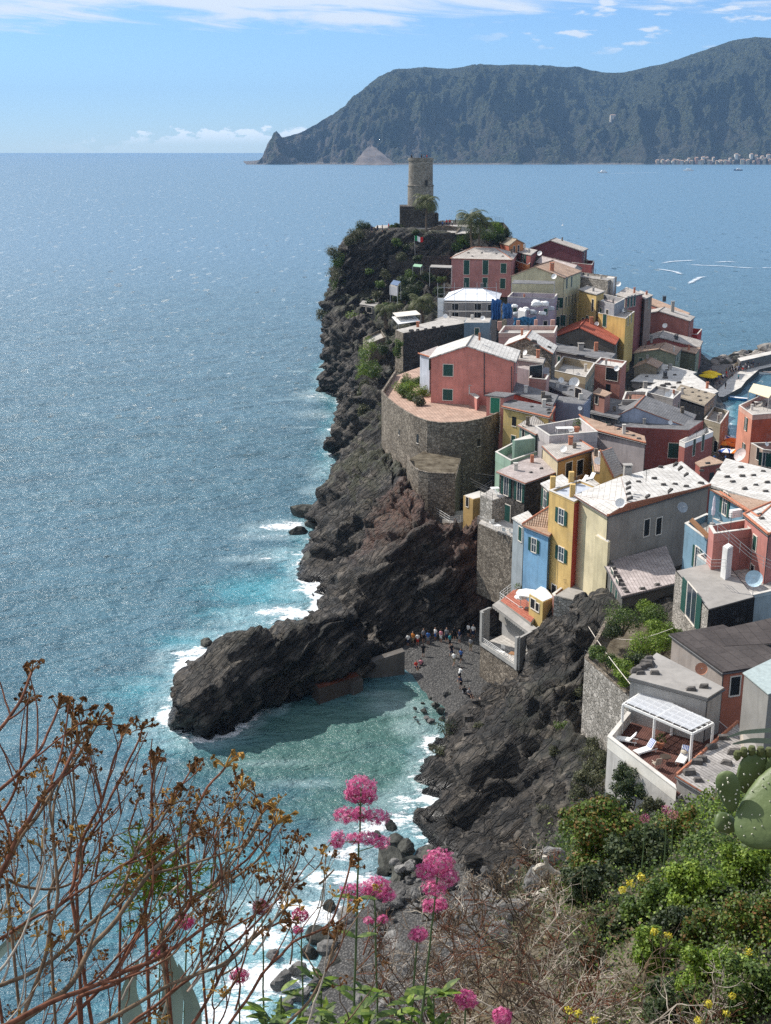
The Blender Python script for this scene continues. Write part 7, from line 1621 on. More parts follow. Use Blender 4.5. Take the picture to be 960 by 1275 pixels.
for px, py, s_ in WB:
    boulder(DM, Pz(px, py, .1 + s_ * .15), s_ * .68, 'dark wet boulder under the near cliff, %s from the top' % ORD[WB.index((px, py, s_))], 'wet boulders under the near cliff')
SBL = sorted([(395,1165,1.6),(412,1130,.9),(430,1140,1.3),(385,1185,1.0),(370,1208,1.1),(350,1222,1.2),(410,1180,1.2),(435,1165,1.0),(422,1200,1.3),(450,1190,1.0),(398,1225,1.2),(445,1225,1.1),(470,1150,1.1),(460,1112,.9),(375,1240,1.1),(340,1190,.8),(355,1252,1.0),(480,1130,1.0),(466,1206,.9),(420,1250,1.0)])
for px, py, s_ in SBL:
    boulder(DM if random.random() < .6 else PM, Pz(px, py, .2), s_ * .8, 'smooth rounded boulder in the surf below the flowers, %s from the left' % ORD[SBL.index((px, py, s_))], 'surf boulders below the flowers')
for i in range(150):
    px = random.uniform(430, 640); py = random.uniform(1060, 1270)
    if px < 430 + (1270 - py) * .25: continue
    boulder(PM, Pz(px, py, 1.2 + (px - 430) * .008), random.uniform(.25, .8), 'pale grey stone on the shingle below the near cliff', 'shingle stones below the near cliff', 'stone')
for i in range(18):
    px = random.uniform(515, 590); py = random.uniform(852, 900) ; boulder(PM if random.random() < .5 else DM, Pz(px, py, .8 - (py - 850) * .012), random.uniform(.2, .55), 'wave washed stone at the edge of the cove beach', 'stones at the edge of the cove beach', 'stone')
# ================================================================ plants of the near slope
stemR = plain('reddish brown stem', (.15, .062, .036), .8, .15, .5, 60); stemG = plain('grey brown stem', (.16, .11, .07), .85, .15, .45, 60); stemP = plain('pale dry twig', (.40, .345, .28), .85, .2, .3, 10)
stemD = plain('dark dead twig', (.075, .055, .04), .85, .2, .35, 10); seedm = plain('dry brown seed head', (.17, .085, .035), .9, .1, .5, 25); seedY = plain('ochre seed head', (.36, .21, .06), .9, .1, .4, 25)
sgreen = plain('green flower stem', (.085, .13, .05), .6, .3, .2, 12)
def on_px(path, Y0, Y1, extra=None):
    n = len(path); out = [P(x, y, Y0 + (Y1 - Y0) * i / max(1, n - 1)) for i, (x, y) in enumerate(path)]
    return out
def smooth_path(pts, k=5, wob=0.0):
    A = catmull(np.array([tuple(p) for p in pts]), k)
    if wob:
        off = np.stack([vnoise(A * 22 + 5.1 * a, 3 + a) for a in range(3)], 1) * wob; off[0] = 0; A = A + off
    return [Vector(p) for p in A]
def seed_head(mb, p, d, s_, mat, n=9):
    d = d.normalized()
    for k in range(n):
        v = (d + Vector((random.gauss(0, .75), random.gauss(0, .75), random.gauss(0, .6)))).normalized(); L = s_ * random.uniform(.5, 1.1); q = p + v * L
        mb.tube([p, p.lerp(q, .5) + Vector((0, 0, .1 * L)), q], [s_ * .05, s_ * .04, s_ * .03], mat, 4, cap=False)
        for j in range(3):
            w = Vector((random.gauss(0, 1), random.gauss(0, 1), random.gauss(0, 1))).normalized(); u = w.orthogonal().normalized(); r = s_ * random.uniform(.10, .24); c = q + w * r * .4
            mb.face([c - w * r, c + u * r * .7 + w * r * .2, c + w * r, c - u * r * .6], mat)
            mb.face([c - u.cross(w) * r * .8, c + w * r * .7, c + u.cross(w) * r * .8, c - w * r * .6], mat)
def leaf_strap(mb, p, d, L, w, mat, droop=.6, n=6):
    d = d.normalized(); pts = []; q = p.copy(); v = d.copy()
    for i in range(n + 1): pts.append(q.copy()); q = q + v * L / n; v = (v + Vector((0, 0, -droop / n))).normalized()
    s_ = d.cross(Vector((0, 0, 1))); s_ = s_.normalized() if s_.length > .05 else Vector((1, 0, 0))
    for i in range(n):
        w0, w1 = w * math.sin(math.pi * (i / n * .9 + .1)) , w * math.sin(math.pi * ((i + 1) / n * .9 + .1)); nn = Vector((0, 0, w * .25))
        mb.face([pts[i] - s_ * w0, pts[i] , pts[i + 1], pts[i + 1] - s_ * w1], mat); mb.face([pts[i], pts[i] + s_ * w0, pts[i + 1] + s_ * w1, pts[i + 1]], mat)
# hand placed main stems of the leafless spurge: (path in picture columns/rows, near distance, far distance, thickness mm)
MAIN = [
 ([(-60,990),(0,908),(23,873),(39,838)],1.7,1.85,5), ([(-40,1030),(0,982),(35,947),(58,920),(72,885)],1.7,1.9,5), ([(-50,1160),(0,1087),(50,997),(80,965),(98,925)],1.6,1.85,6), ([(-40,1120),(0,1080),(58,997),(74,974),(97,943),(120,905)],1.7,2.0,5.5),
 ([(60,1120),(89,1040),(90,966),(90,893)],1.9,2.0,4.5), ([(88,1110),(103,1048),(136,974),(149,916)],1.8,2.0,5), ([(95,1100),(108,1048),(155,962),(174,905)],1.85,2.05,5), ([(180,1110),(187,1040),(188,990),(191,955)],1.9,2.0,5),
 ([(97,1242),(167,1211),(233,1133),(233,1052),(249,997),(280,955)],1.6,1.95,5.5), ([(200,1165),(233,1125),(295,1067),(326,1017)],1.8,2.0,5), ([(205,1175),(237,1125),(303,1075),(342,1028)],1.8,2.05,5), ([(-20,1290),(78,1238),(124,1168),(186,1090),(240,1040)],1.5,1.8,6.5),
 ([(60,1300),(132,1270),(217,1222),(280,1200),(360,1130)],1.5,1.8,6.5), ([(40,1310),(78,1275),(155,1192),(190,1098)],1.5,1.8,6), ([(-60,1210),(0,1168),(97,1110),(190,1056)],1.6,1.8,5), ([(8,1095),(54,1108),(93,1091),(101,1048)],1.8,1.9,5),
 ([(260,1310),(300,1255),(356,1180),(412,1150),(435,1080)],1.6,1.8,5), ([(330,1320),(360,1274),(405,1210),(420,1169)],1.7,1.85,5), ([(-30,1240),(60,1200),(140,1120),(170,1060),(215,1000)],1.6,1.9,5), ([(120,1310),(200,1250),(310,1160),(358,1105)],1.6,1.9,5),
 ([(250,1180),(262,1110),(270,1040),(302,985)],1.9,2.1,4), ([(20,1290),(60,1180),(70,1080),(66,1010),(82,960)],1.6,1.9,5), ([(-30,1050),(10,1000),(30,930),(34,880)],1.9,2.0,4), ([(150,1130),(168,1060),(210,1000),(236,960)],1.9,2.1,4.2),
 ([(-50,1320),(20,1270),(110,1230),(200,1190),(262,1150)],1.4,1.7,7), ([(200,1320),(250,1260),(290,1190),(345,1150)],1.7,1.9,4.5)]
PLANTS = [('leafless reddish spurge bush filling the far left corner', 'spurge at the left'), ('tangled dry spurge bush with brown seed heads left of centre', 's'), ('dry spurge bush whose long stems reach furthest right over the surf', 't')]
roots = [thing('dry_bush', PLANTS[i][0], 'dry bush', P((40, 190, 330)[i], 1500, 1.7)) for i in range(3)]
SB = [MB() for _ in range(3)]; HB = [MB() for _ in range(3)]
def too_high(q):
    x, y = proj(np.array([tuple(q)])); return y[0] < np.interp(x[0], [-50, 0, 40, 100, 180, 290, 345, 440], [830, 850, 838, 880, 900, 930, 1010, 1075])
def proj(V):
    y = V[:, 1] * math.cos(PITCH) + (CAMH - V[:, 2]) * math.sin(PITCH); u = V[:, 1] * math.sin(PITCH) - (CAMH - V[:, 2]) * math.cos(PITCH)
    y = np.maximum(y, .05); return PW / 2 + F * V[:, 0] / y, PH / 2 - F * u / y
def rnd_branch(mb, hb, p, d, L, r, lv, mat):
    if too_high(p + d.normalized() * L * 1.05): L *= .5; lv = 0
    if too_high(p + d.normalized() * L * 1.1): return
    n = 5; pts = [p]; q = p.copy(); v = d.normalized()
    for i in range(n): v = (v + Vector((random.gauss(0, .10), random.gauss(0, .08), .10))).normalized(); q = q + v * L / n; pts.append(q.copy())
    mb.tube(pts, [r * (1 - .45 * i / n) for i in range(n + 1)], mat, 6, cap=False)
    if lv == 0 or L < .05:
        if random.random() < .6: seed_head(hb, q, v, random.uniform(.014, .024), random.choice([seedm, seedm, seedm, seedY]), 6)
        return
    for k in range(random.choice([2, 2, 3])):
        w = (v + Vector((random.gauss(0, .45), random.gauss(0, .3), random.gauss(.15, .3)))).normalized(); rnd_branch(mb, hb, q, w, L * random.uniform(.5, .85), r * .62, lv - 1, random.choice([mat, stemR, stemG]))
for path, y0, y1, th in MAIN:
    px0 = path[0][0] * .5 + path[-1][0] * .5; i = 0 if px0 < 80 else 1 if px0 < 240 else 2
    pts = smooth_path(on_px(path, y0, y1), 6, .006); r = th / 1000 * random.uniform(.48, .68); mt = random.choice([stemR, stemR, stemG, stemG])
    SB[i].tube(pts, [r * (1.15 - .5 * k / len(pts)) for k in range(len(pts))], mt, 7)
    d = pts[-1] - pts[-4]; seed_head(HB[i], pts[-1], d, random.uniform(.026, .04), random.choice([seedm, seedm, seedY]), 11)
    for _ in range(3):
        k = random.randrange(len(pts) // 3, len(pts) - 3); v = (pts[k + 2] - pts[k]).normalized(); v = (v + Vector((random.gauss(0, .5), random.gauss(0, .3), random.gauss(.1, .4)))).normalized(); rnd_branch(SB[i], HB[i], pts[k], v, random.uniform(.07, .16), r * .6, random.choice([0, 1, 1]), mt)
    # carry the stem down to the slope
    b0 = pts[0]; g = Vector((b0.x + random.uniform(-.1, .1), b0.y + .15, 61.0)); SB[i].tube([g, g.lerp(b0, .6) + Vector((random.uniform(-.05, .05), 0, 0)), b0], [r * 1.5, r * 1.3, r * 1.15], mt, 6)
for k in range(64):
    i = random.choice([0, 0, 1, 1, 2]); px = (random.uniform(-40, 130), random.uniform(60, 280), random.uniform(230, 400))[i]; py = random.uniform(1090, 1330); Y = random.uniform(1.5, 2.3); a = R(random.uniform(25, 85))
    rnd_branch(SB[i], HB[i], P(px, py, Y), Vector((math.cos(a), random.uniform(-.1, .25), math.sin(a))), random.uniform(.06, .13), .0023, 2, random.choice([stemR, stemG, stemP]))
for i in range(3): SB[i].build('stems', roots[i], smooth=True); HB[i].build('seed_heads', roots[i])
# feathery green sprig among the dry stems
gr = thing('feathery_plant', 'feathery bright green sprig growing among the dry stems', 'plant', P(190, 1120, 1.9)); gb = MB(); ga = P(196, 1085, 1.9)
for k in range(90):
    a = R(random.uniform(-30, 210)); L = random.uniform(.03, .10); p = ga + Vector((random.gauss(0, .022), random.gauss(0, .01), random.gauss(-.01, .035))); q = p + Vector((math.cos(a) * L, random.gauss(0, .02), math.sin(a) * L))
    gb.tube([p, q], .0009, M_['leafY'], 4, False)
    for j in range(7):
        u = p.lerp(q, .3 + .1 * j); w = Vector((random.gauss(0, 1), random.gauss(0, .6), random.gauss(0, 1))).normalized(); s_ = Vector((-w.z, 0, w.x)) * .0024; gb.face([u - s_, u + w * .009, u + w * .018, u + s_], M_['leafY'])
gb.tube([P(205, 1200, 1.9), P(200, 1140, 1.9), ga], .002, sgreen, 5); gb.build('sprig', gr)
# agave like pale leaves
ag = plain('pale blue green agave leaf', (.23, .30, .24), .55, .3, .15, 8)
for lb, lvs in (('broad pale agave leaves low at the bottom left', [((205,1320),(215,1230),(208,1180),.035),((180,1320),(160,1240),(172,1195),.030),((232,1330),(240,1260),(222,1200),.028)]), ('single pale agave leaf crossing the left edge', [((-30,1215),(20,1165),(50,1128),.024)])):
    r_ = thing('agave', lb, 'agave', P(lvs[0][0][0], lvs[0][0][1], 2.4))
    for a, b, c, w in lvs:
        m = MB(); pts = smooth_path([P(*a, 2.35), P(*b, 2.4), P(*c, 2.4)], 6); n = len(pts)
        for i in range(n - 1):
            w0, w1 = [w * (1 - (j / (n - 1)) ** 1.6) + .001 for j in (i, i + 1)]; s_ = Vector((1, .25, .15)).normalized(); u = Vector((0, -1, 0)) * .35
            m.face([pts[i] - s_ * w0, pts[i] - u * w0, pts[i + 1] - u * w1, pts[i + 1] - s_ * w1], ag); m.face([pts[i] - u * w0, pts[i] + s_ * w0, pts[i + 1] + s_ * w1, pts[i + 1] - u * w1], ag)
        m.build('leaf', r_, smooth=True)
# ---------------------------------------------------------------- pink valerian
def pinkmat(n, a, b, c):
    t = MT(n, .6, .2); g = t.n('ShaderNodeNewGeometry'); cr = t.ramp(g.outputs['Random Per Island'], [(0, a), (.5, b), (1, c)]); t.col(cr); tl = t.n('ShaderNodeBsdfTranslucent'); t.l(cr, tl.inputs[0]); mx = t.n('ShaderNodeMixShader'); mx.inputs[0].default_value = .3
    out = [x for x in t.nt.nodes if x.type == 'OUTPUT_MATERIAL'][0]; t.l(t.b.outputs[0], mx.inputs[1]); t.l(tl.outputs[0], mx.inputs[2]); t.l(mx.outputs[0], out.inputs[0]); return t.m
pk = pinkmat('pink valerian petals', (.40, .035, .15), (.68, .13, .32), (.84, .34, .50)); pkd = pinkmat('deep pink valerian petals', (.30, .015, .08), (.50, .05, .16), (.62, .12, .25))
def petals(name, parent, blobs, n, sz, mat):
    Cs = []; vol = np.array([r[0] * r[1] for _, r in blobs])
    for (c, (rx, rz)), w in zip(blobs, vol / vol.sum()):
        k = max(30, int(n * w)); d = RNG.normal(size=(k, 3)); d /= np.linalg.norm(d, axis=1, keepdims=True); lump = 1 + .35 * fbm(d * 3.1 + np.array(c) * 50, 2, 3)
        Cs.append((np.array(c) + d * (RNG.uniform(.72, 1.02, k) * lump)[:, None] * np.array([rx, rx * .8, rz]), d))
    C = np.concatenate([q[0] for q in Cs]); D = np.concatenate([q[1] for q in Cs]); N = D + RNG.normal(size=D.shape) * .45; N /= np.linalg.norm(N, axis=1, keepdims=True)
    r = RNG.normal(size=C.shape); T = np.cross(N, r); T /= np.linalg.norm(T, axis=1, keepdims=True); B = np.cross(N, T); Vs = []; m = len(C); s_ = (sz * RNG.uniform(.7, 1.3, m))[:, None]
    for q in range(5):      # five little petals each
        a = 2 * math.pi * q / 5; e = T * math.cos(a) + B * math.sin(a); f = np.cross(N, e); Vs.append(np.stack([C, C + e * s_ * .55 - f * s_ * .2, C + e * s_ + N * s_ * .12, C + e * s_ * .55 + f * s_ * .2], 1))
    V = np.concatenate(Vs, 1).reshape(-1, 3); F_ = []
    base = np.arange(m)[:, None] * 20 + np.arange(5)[None, :] * 4; F_ = (base.reshape(-1, 1) + np.arange(4)[None, :])
    # weld centre so a whole floret shares one island colour
    V = V.reshape(m, 20, 3); idx = np.arange(m * 20).reshape(m, 5, 4); idx[:, :, 0] = idx[:, :1, 0]
    return np_mesh(name, V.reshape(-1, 3), idx.reshape(-1, 4), mat, parent, tuple(parent['_o']))
def valerian(label, stem, Y, heads, mat=pk, r=.0024, lv=True, bud=True):
    pts = smooth_path([P(x, y, Y) for x, y in stem], 6, .002); root = thing('valerian', label, 'flower', pts[0]); m = MB(); m.tube(pts, [r * (1.3 - .6 * i / len(pts)) for i in range(len(pts))], sgreen, 7)
    sc = (P(1, 0, Y) - P(0, 0, Y)).length * (1 + .25); bl = []
    for hx, hy, rx, ry in heads:
        c = P(hx, hy, Y + random.uniform(-.02, .02)); bl.append((tuple(c), (rx * sc, ry * sc)))
        base = min(pts, key=lambda p: (p - c).length + max(0, p.z - c.z) * 3); m.tube([base, base.lerp(c, .6) - Vector((0, 0, .003)), c], r * .5, sgreen, 5)
        for k in range(9): q = c + Vector((random.gauss(0, rx * .5 * sc), random.gauss(0, rx * .3 * sc), random.gauss(-.1, .4) * ry * sc)); m.tube([c - Vector((0, 0, ry * sc * .8)), q], r * .22, stemR, 4, False)
    m.build('stem', root, smooth=True); ar = sum(h[2] * h[3] for h in heads); petals('flower_head', root, bl, int(min(4200, ar * 1.5 + 160)), .0042 if Y < 3.5 else .006, mat)
    if lv:
        l = MB()
        for k in range(2, len(pts) - 8, 3):
            for s_ in (-1, 1): leaf_strap(l, pts[k], Vector((s_ * 1, random.uniform(-.4, .4), .55)), random.uniform(.035, .06), .009, M_['leaf'], .7)
        if l.v: l.build('foliage', root)
    return root
valerian('tallest pink valerian with four stacked flower clusters', [(436,1420),(440,1275),(444,1150),(447,1060),(450,985)], 2.3, [(449,982,20,15),(441,990,12,10),(458,992,12,10),(431,1015,16,9),(449,1014,14,8),(470,1017,15,9),(420,1046,10,12),(441,1044,10,7),(459,1044,14,8),(474,1049,11,7)])
valerian('pink valerian stem crossed by the tallest one with two round clusters', [(470,1420),(470,1275),(468,1180),(466,1115)], 2.45, [(436,1110,13,11),(453,1108,12,9),(470,1104,16,14),(483,1114,11,8),(459,1146,7,4),(477,1145,7,5)])
valerian('deep pink valerian right of the tallest with a domed head', [(512,1420),(524,1275),(536,1170),(545,1085)], 2.25, [(546,1074,19,17),(531,1085,14,11),(559,1092,12,11),(541,1106,17,8),(537,1128,13,8),(549,1126,9,8)])
valerian('small single pink valerian head under the deep pink one', [(505,1420),(512,1275),(517,1200),(521,1168)], 2.4, [(521,1164,12,8)])
valerian('round pink valerian head at the bottom near the centre', [(575,1420),(578,1300),(580,1250)], 2.3, [(580,1244,14,12)])
valerian('pink valerian head cut by the bottom edge of the picture', [(622,1420),(625,1320),(625,1275)], 2.3, [(625,1266,14,12)])
valerian('little pink valerian deep among the left stems', [(228,1420),(230,1250),(232,1160)], 2.6, [(231,1148,12,9)], pkd); valerian('little pink valerian left of the other one among the stems', [(196,1420),(198,1300),(199,1200)], 2.6, [(199,1186,11,8)], pkd)
valerian('pink valerian head low between the dry stems and the surf', [(300,1420),(299,1300),(298,1230)], 2.6, [(298,1215,12,10)], pkd); valerian('dusky pink seedy valerian head above the surf stones', [(330,1420),(328,1250),(327,1145)], 2.6, [(326,1130,13,10)], pinkmat('faded valerian', (.12,.03,.04), (.25,.06,.08), (.35,.12,.13)))
valerian('small pink valerian head against the white surf', [(380,1420),(377,1250),(375,1160)], 2.6, [(374,1140,11,9),(371,1158,7,5)], pkd)
for i, (px, py, l) in enumerate([(803,1019,'far pink valerian head left of its neighbours under the deck wall'),(830,1008,'far pink valerian head nearest the deck wall'),(838,1014,'far pink valerian head at the right under the deck wall')]):
    valerian(l, [(px - 6, 1100), (px - 2, 1060), (px, py + 4)], 14, [(px, py, 7, 6)], pk, .008, False)
# leafy green bases
for i, (px, py, Y, l) in enumerate([(400,1215,2.5,'green leaves at the foot of the tallest valerian'),(350,1240,2.5,'green leaves at the bottom left of the surf stones'),(450,1240,2.3,'broad green leaves beneath the second valerian'),(540,1240,2.3,'green leaves beneath the deep pink valerian'),(500,1255,2.3,'low green leaves between two valerian stems'),(330,1262,2.2,'green leaves at the bottom edge left of the valerians'),(430,1268,2.1,'green leaves touching the bottom edge')]):
    root = thing('leafy_plant', l, 'plant', P(px, py + 60, Y)); m = MB(); c = P(px, py, Y); g = P(px, py + 60, Y); m.tube([g - Vector((0, 0, .9)), g, c], .0022, sgreen, 5); m.build('stem', root); m = MB()
    for k in range(22): q = g.lerp(c, random.uniform(.0, 1.15)) + Vector((random.gauss(0, .015), 0, 0)); leaf_strap(m, q, Vector((random.gauss(0, 1), random.gauss(0, .5), random.uniform(.1, .9))), random.uniform(.03, .07), random.uniform(.006, .012), random.choice([M_['leaf'], M_['leaf'], M_['leafY']]), .7)
    m.build('foliage', root)
# ---------------------------------------------------------------- prickly pear
def cactus():
    t = MT('cactus skin', .5, .35); v = t.co(); n = t.noise(v, 6, 4); t.col(t.mix(t.ramp(n, [(.3, 0), (.7, 1)]), (.060, .092, .028), (.135, .175, .065))); t.bump(t.noise(v, 30, 3), .3, .01)
    sp = plain('cactus spines', (.62, .60, .48), .7); root = thing('prickly_pear', 'prickly pear cactus with broad spotted pads at the right edge', 'cactus', P(985, 1160, 3.6))
    def pad(c, ax, wd, L, W_, T, nrm, dots=26, nm='pad'):
        ax = ax.normalized(); nrm = (nrm - ax * nrm.dot(ax)).normalized(); s_ = ax.cross(nrm); V = []; n, m = 22, 12
        for i in range(m + 1):
            u = math.pi * i / m
            for j in range(n):
                a = 2 * math.pi * j / n; rr = math.sin(u) ** .85; egg = 1 + .18 * math.cos(u) * -1
                V.append(c + ax * (-math.cos(u)) * L + s_ * rr * math.cos(a) * W_ * egg + nrm * rr * math.sin(a) * T)
        V = np.array([tuple(q) for q in V]); V += (fbm(V * 9, 2, 8) * .008)[:, None]
        F_ = [(i * n + j, i * n + (j + 1) % n, (i + 1) * n + (j + 1) % n, (i + 1) * n + j) for i in range(m) for j in range(n)]
        o = np_mesh(nm, V, F_, t.m, root, tuple(root['_o']), smooth=True); d = MB()
        for k in range(dots):
            for _ in range(20):
                a, b = random.uniform(-.9, .9), random.uniform(-.9, .9)
                if a * a + b * b < .85: break
            for sg in (-1, 1):
                h = T * math.sqrt(max(.02, 1 - a * a - b * b)); q = c + ax * a * L + s_ * b * W_ + nrm * sg * (h + .002)
                for z in range(2): w = (nrm * sg + Vector((random.gauss(0, .5), random.gauss(0, .5), random.gauss(0, .5)))).normalized(); d.tube([q, q + w * .007], [.0009, .0003], sp, 3, False)
                d.lathe(q, [(.0026, -.002), (.0022, .002), (.001, .003)], sp, 6, nrm * sg)
        d.build('spines', o)
    f = Vector((-.42, -.8, .75)); sc = 3.6 / 1500 * 1.15
    pad(P(975,1003,3.6), Vector((.75,.2,.6)), 0, 68 * sc, 44 * sc, .03, f, 34)
    pad(P(907,985,3.65), Vector((-.25,.1,1)), 0, 26 * sc, 14 * sc, .018, Vector((-.5,-1,.1)), 12)
    pad(P(938,962,3.75), Vector((.3,.1,1)), 0, 30 * sc, 24 * sc, .022, Vector((.4,-1,.35)), 14)
    pad(P(975,955,3.75), Vector((.2,.1,1)), 0, 34 * sc, 24 * sc, .022, Vector((.2,-1,.3)), 14)
    pad(P(905,1024,3.7), Vector((-.9,.0,.35)), 0, 16 * sc, 12 * sc, .018, f, 8)
    pad(P(1035,1110,3.6), Vector((-.1,0,1)), 0, 80 * sc, 50 * sc, .035, f, 16)
    fr = plain('prickly pear fruit', (.09, .10, .035), .5)
    for px, py in ((918,941),(926,937),(936,935),(947,936),(957,937)): m = MB(); c = P(px, py, 3.74); m.lathe(c - Vector((0, 0, .018)), [(.004, 0), (.012, .01), (.014, .024), (.010, .036), (.004, .037)], fr, 9); m.build('fruit', root)
    m = MB(); a, b = P(1000,1180,3.6), Vector((1.6,3.6,61.4)); m.tube([b, b.lerp(a, .6), a], .05, fr, 8); m.build('trunk', root)
cactus()
m = MB()
for a, b, c, w in (((905,918),(925,911),(962,908),.010), ((912,926),(935,921),(965,922),.012)):
    pts = smooth_path([P(*a, 3.3), P(*b, 3.3), P(*c, 3.3)], 5); n = len(pts)
    for i in range(n - 1): w0, w1 = [w * math.sin(math.pi * (.08 + .6 * j / n)) for j in (i, i + 1)]; m.face([pts[i] - Vector((0, 0, w0)), pts[i] + Vector((0, -w0, w0)), pts[i + 1] + Vector((0, -w1, w1)), pts[i + 1] - Vector((0, 0, w1))], ag)
tag(m.build('agave_leaf'), 'long dark green pointed leaves reaching in from the right edge above the cactus', 'agave')
# ---------------------------------------------------------------- bushes and ground cover of the slope
HVt = FV.reshape(-1, 3)
def proj(V):
    y = V[:, 1] * math.cos(PITCH) + (CAMH - V[:, 2]) * math.sin(PITCH); u = V[:, 1] * math.sin(PITCH) - (CAMH - V[:, 2]) * math.cos(PITCH)
    y = np.maximum(y, .05); return PW / 2 + F * V[:, 0] / y, PH / 2 - F * u / y
HX, HY = proj(HVt)
def slope_pts(x0, x1, y0, y1, n, Ymin=2.5, Ymax=75):
    m = (HX > x0) & (HX < x1) & (HY > y0) & (HY < y1) & (HVt[:, 1] > Ymin) & (HVt[:, 1] < Ymax); idx = np.where(m)[0]
    if len(idx) == 0: return np.zeros((0, 3))
    w = 1 / HVt[idx, 1] ** 1.0; return HVt[RNG.choice(idx, n, p=w / w.sum())]
def carpet(name, label, reg, n, px_sz, hgt, mat, kind='stuff', cat=None, clump=1.0):
    B0 = slope_pts(*reg, n); B0 = B0 + RNG.normal(size=B0.shape) * np.array([1, 1, .3]) * (B0[:, 1:2] * .012); Y = B0[:, 1]
    h = np.clip(fbm(B0 * np.array([1, 1, 0]) * (9 / np.maximum(Y, 4))[:, None] * 1.0, 3, 13) * .9 + .55, .05, 1.4) * hgt * Y / 1500
    C = B0 + np.stack([np.zeros(n), np.zeros(n), h * RNG.random(n) ** .5], 1); N = RNG.normal(size=(n, 3)) * .7 + np.array([-.1, -.35, .8]); N /= np.linalg.norm(N, axis=1, keepdims=True)
    V, Fq = leaf_quads(C, N, px_sz * Y / 1500 * 1.2, .65); o = np_mesh(name, V, Fq, mat, None, tuple(C.mean(0)))
    o['kind'] = kind; return o
carpet('ground_cover', '', (640, 1010, 1010, 1330), 30000, 4.2, 34, M_['leafD']); carpet('ground_cover', '', (700, 1010, 1030, 1330), 26000, 4.0, 52, M_['leaf']); carpet('ground_cover', '', (640, 1010, 1020, 1330), 14000, 3.8, 50, M_['leafO']); carpet('ground_cover', '', (720, 1010, 1030, 1330), 12000, 3.8, 60, M_['leafY']); carpet('dry_grass', '', (470, 800, 1090, 1330), 14000, 4.5, 22, leaf_mat('dry leaves', (.10,.075,.04), (.22,.17,.09), (.30,.24,.13)))
def slope_at(px, py, Ymax=78):
    d = (HX - px) ** 2 + (HY - py) ** 2 + np.where((HVt[:, 1] > Ymax) | (HVt[:, 1] < 2.5), 1e9, 0); return Vector(HVt[int(np.argmin(d))])
def mound(l, px, py, rpx, mt, group=None, squash=1.0, dens=1.0):
    g = slope_at(px, py + rpx * .75); Y = g.y - .02 * g.y; r = rpx * Y / 1500 * 1.05; c = P(px, py, Y); root = thing('bush', l, 'bush', g, group)
    bl = [(c + Vector((random.uniform(-.7, .7) * r, random.uniform(-.4, .5) * r, random.uniform(-.75, .55) * r * squash)), r * random.uniform(.18, .46)) for _ in range(26)]
    leaves('foliage', root, bl, int((rpx ** 2 * 4.6 + 600) * dens), 4.5 * Y / 1500 * 1.1, M_[mt], flat=.9, shell=.35, aspect=.75)
    tb = MB()
    for b_, rr in bl[:6]: tb.tube([g - Vector((0, 0, .1)), g.lerp(b_, .5), b_], [.03 * r, .02 * r, .01 * r], M_['bark'], 5)
    tb.build('stem', root)
for q in [('big rounded ivy covered bush left of the deck wall',748,1048,62,'ivy'),('ivy mound on the left shoulder of the big bush',722,1022,32,'ivy'),('dark bush joined to the right of the big ivy bush',795,1062,46,'leafD'),('green bush below the big ivy bush',735,1100,42,'leafD'),('reddish ivy mound below the board roof',845,1035,34,'ivy'),
 ('leafy bush under the cactus',885,1062,40,'leaf'),('bright leafy bush at the right edge under the cactus',930,1085,44,'leafY'),('bright bush in the middle of the right slope',868,1105,42,'leafY'),('green bush between the dry twigs and the right slope',805,1125,38,'leaf'),('leafy bush at the right edge halfway down',940,1150,46,'ivy'),
 ('yellow green bush behind the branching dry twigs',822,1185,40,'leafY'),('low green bush near the bottom right',885,1215,48,'leafY'),('reddish ivy clump on the right slope above the low green bush',878,1160,36,'ivy'),('dark leafy hollow plant left of the reddish clump',838,1150,30,'leafD'),('bright bush in the bottom right corner',935,1235,50,'leaf'),('small reddish ivy clump above the driftwood',705,1108,26,'ivy'),('green bush at the bottom right of the twigs',840,1255,40,'leafD'),('olive bush behind the lower cactus pad',960,1055,34,'leafD'),('low dark bush left of the yellow green bush',768,1160,30,'leafD'),('grassy olive clump among the dry twigs',735,1190,28,'leafO')]: mound(*q)
for k in range(26):
    px, py = 710 + (k * 61 % 250), 1040 + (k * 97 % 215)
    if px < 760 and py > 1150: continue
    mound('small leafy clump filling the ground between the larger bushes', px, py, random.uniform(12, 26), random.choice(['ivy', 'leaf', 'leafY', 'leafD', 'leafO', 'ivy']), 'small clumps between the bushes')
for i, (px, py, Y, rpx, mt, l) in enumerate([(760,1010,60,24,'leafD','dark creeper hanging down the deck wall'),(730,975,84,22,'leafO','olive creeper at the foot of the rubble wall'),(790,985,76,22,'leafD','dark shrub against the concrete of the deck'),(768,966,80,24,'leafD','dark shrub at the corner under the deck parapet'),(742,948,92,18,'leafO','dry brown creeper between rubble wall and deck'),(815,1005,66,20,'leafO','grey green shrub under the deck wall')]):
    r = rpx * Y / 1500 * 1.1; c = P(px, py, Y); root = thing('creeper', l, 'creeper', c - Vector((0, 0, r * 1.1)))
    bl = [(c + Vector((random.uniform(-.65, .65) * r, random.uniform(-.4, .4) * r, random.uniform(-1.0, .6) * r)), r * random.uniform(.25, .5)) for _ in range(14)]
    leaves('foliage', root, bl, 2600, .17, M_[mt], shell=.5)
    tb = MB(); base = c - Vector((0, 0, r * 1.3))
    for b_, rr in bl[:5]: tb.tube([base, base.lerp(b_, .5), b_], [.03 * r, .02 * r, .01 * r], M_['bark'], 5)
    tb.build('stem', root)
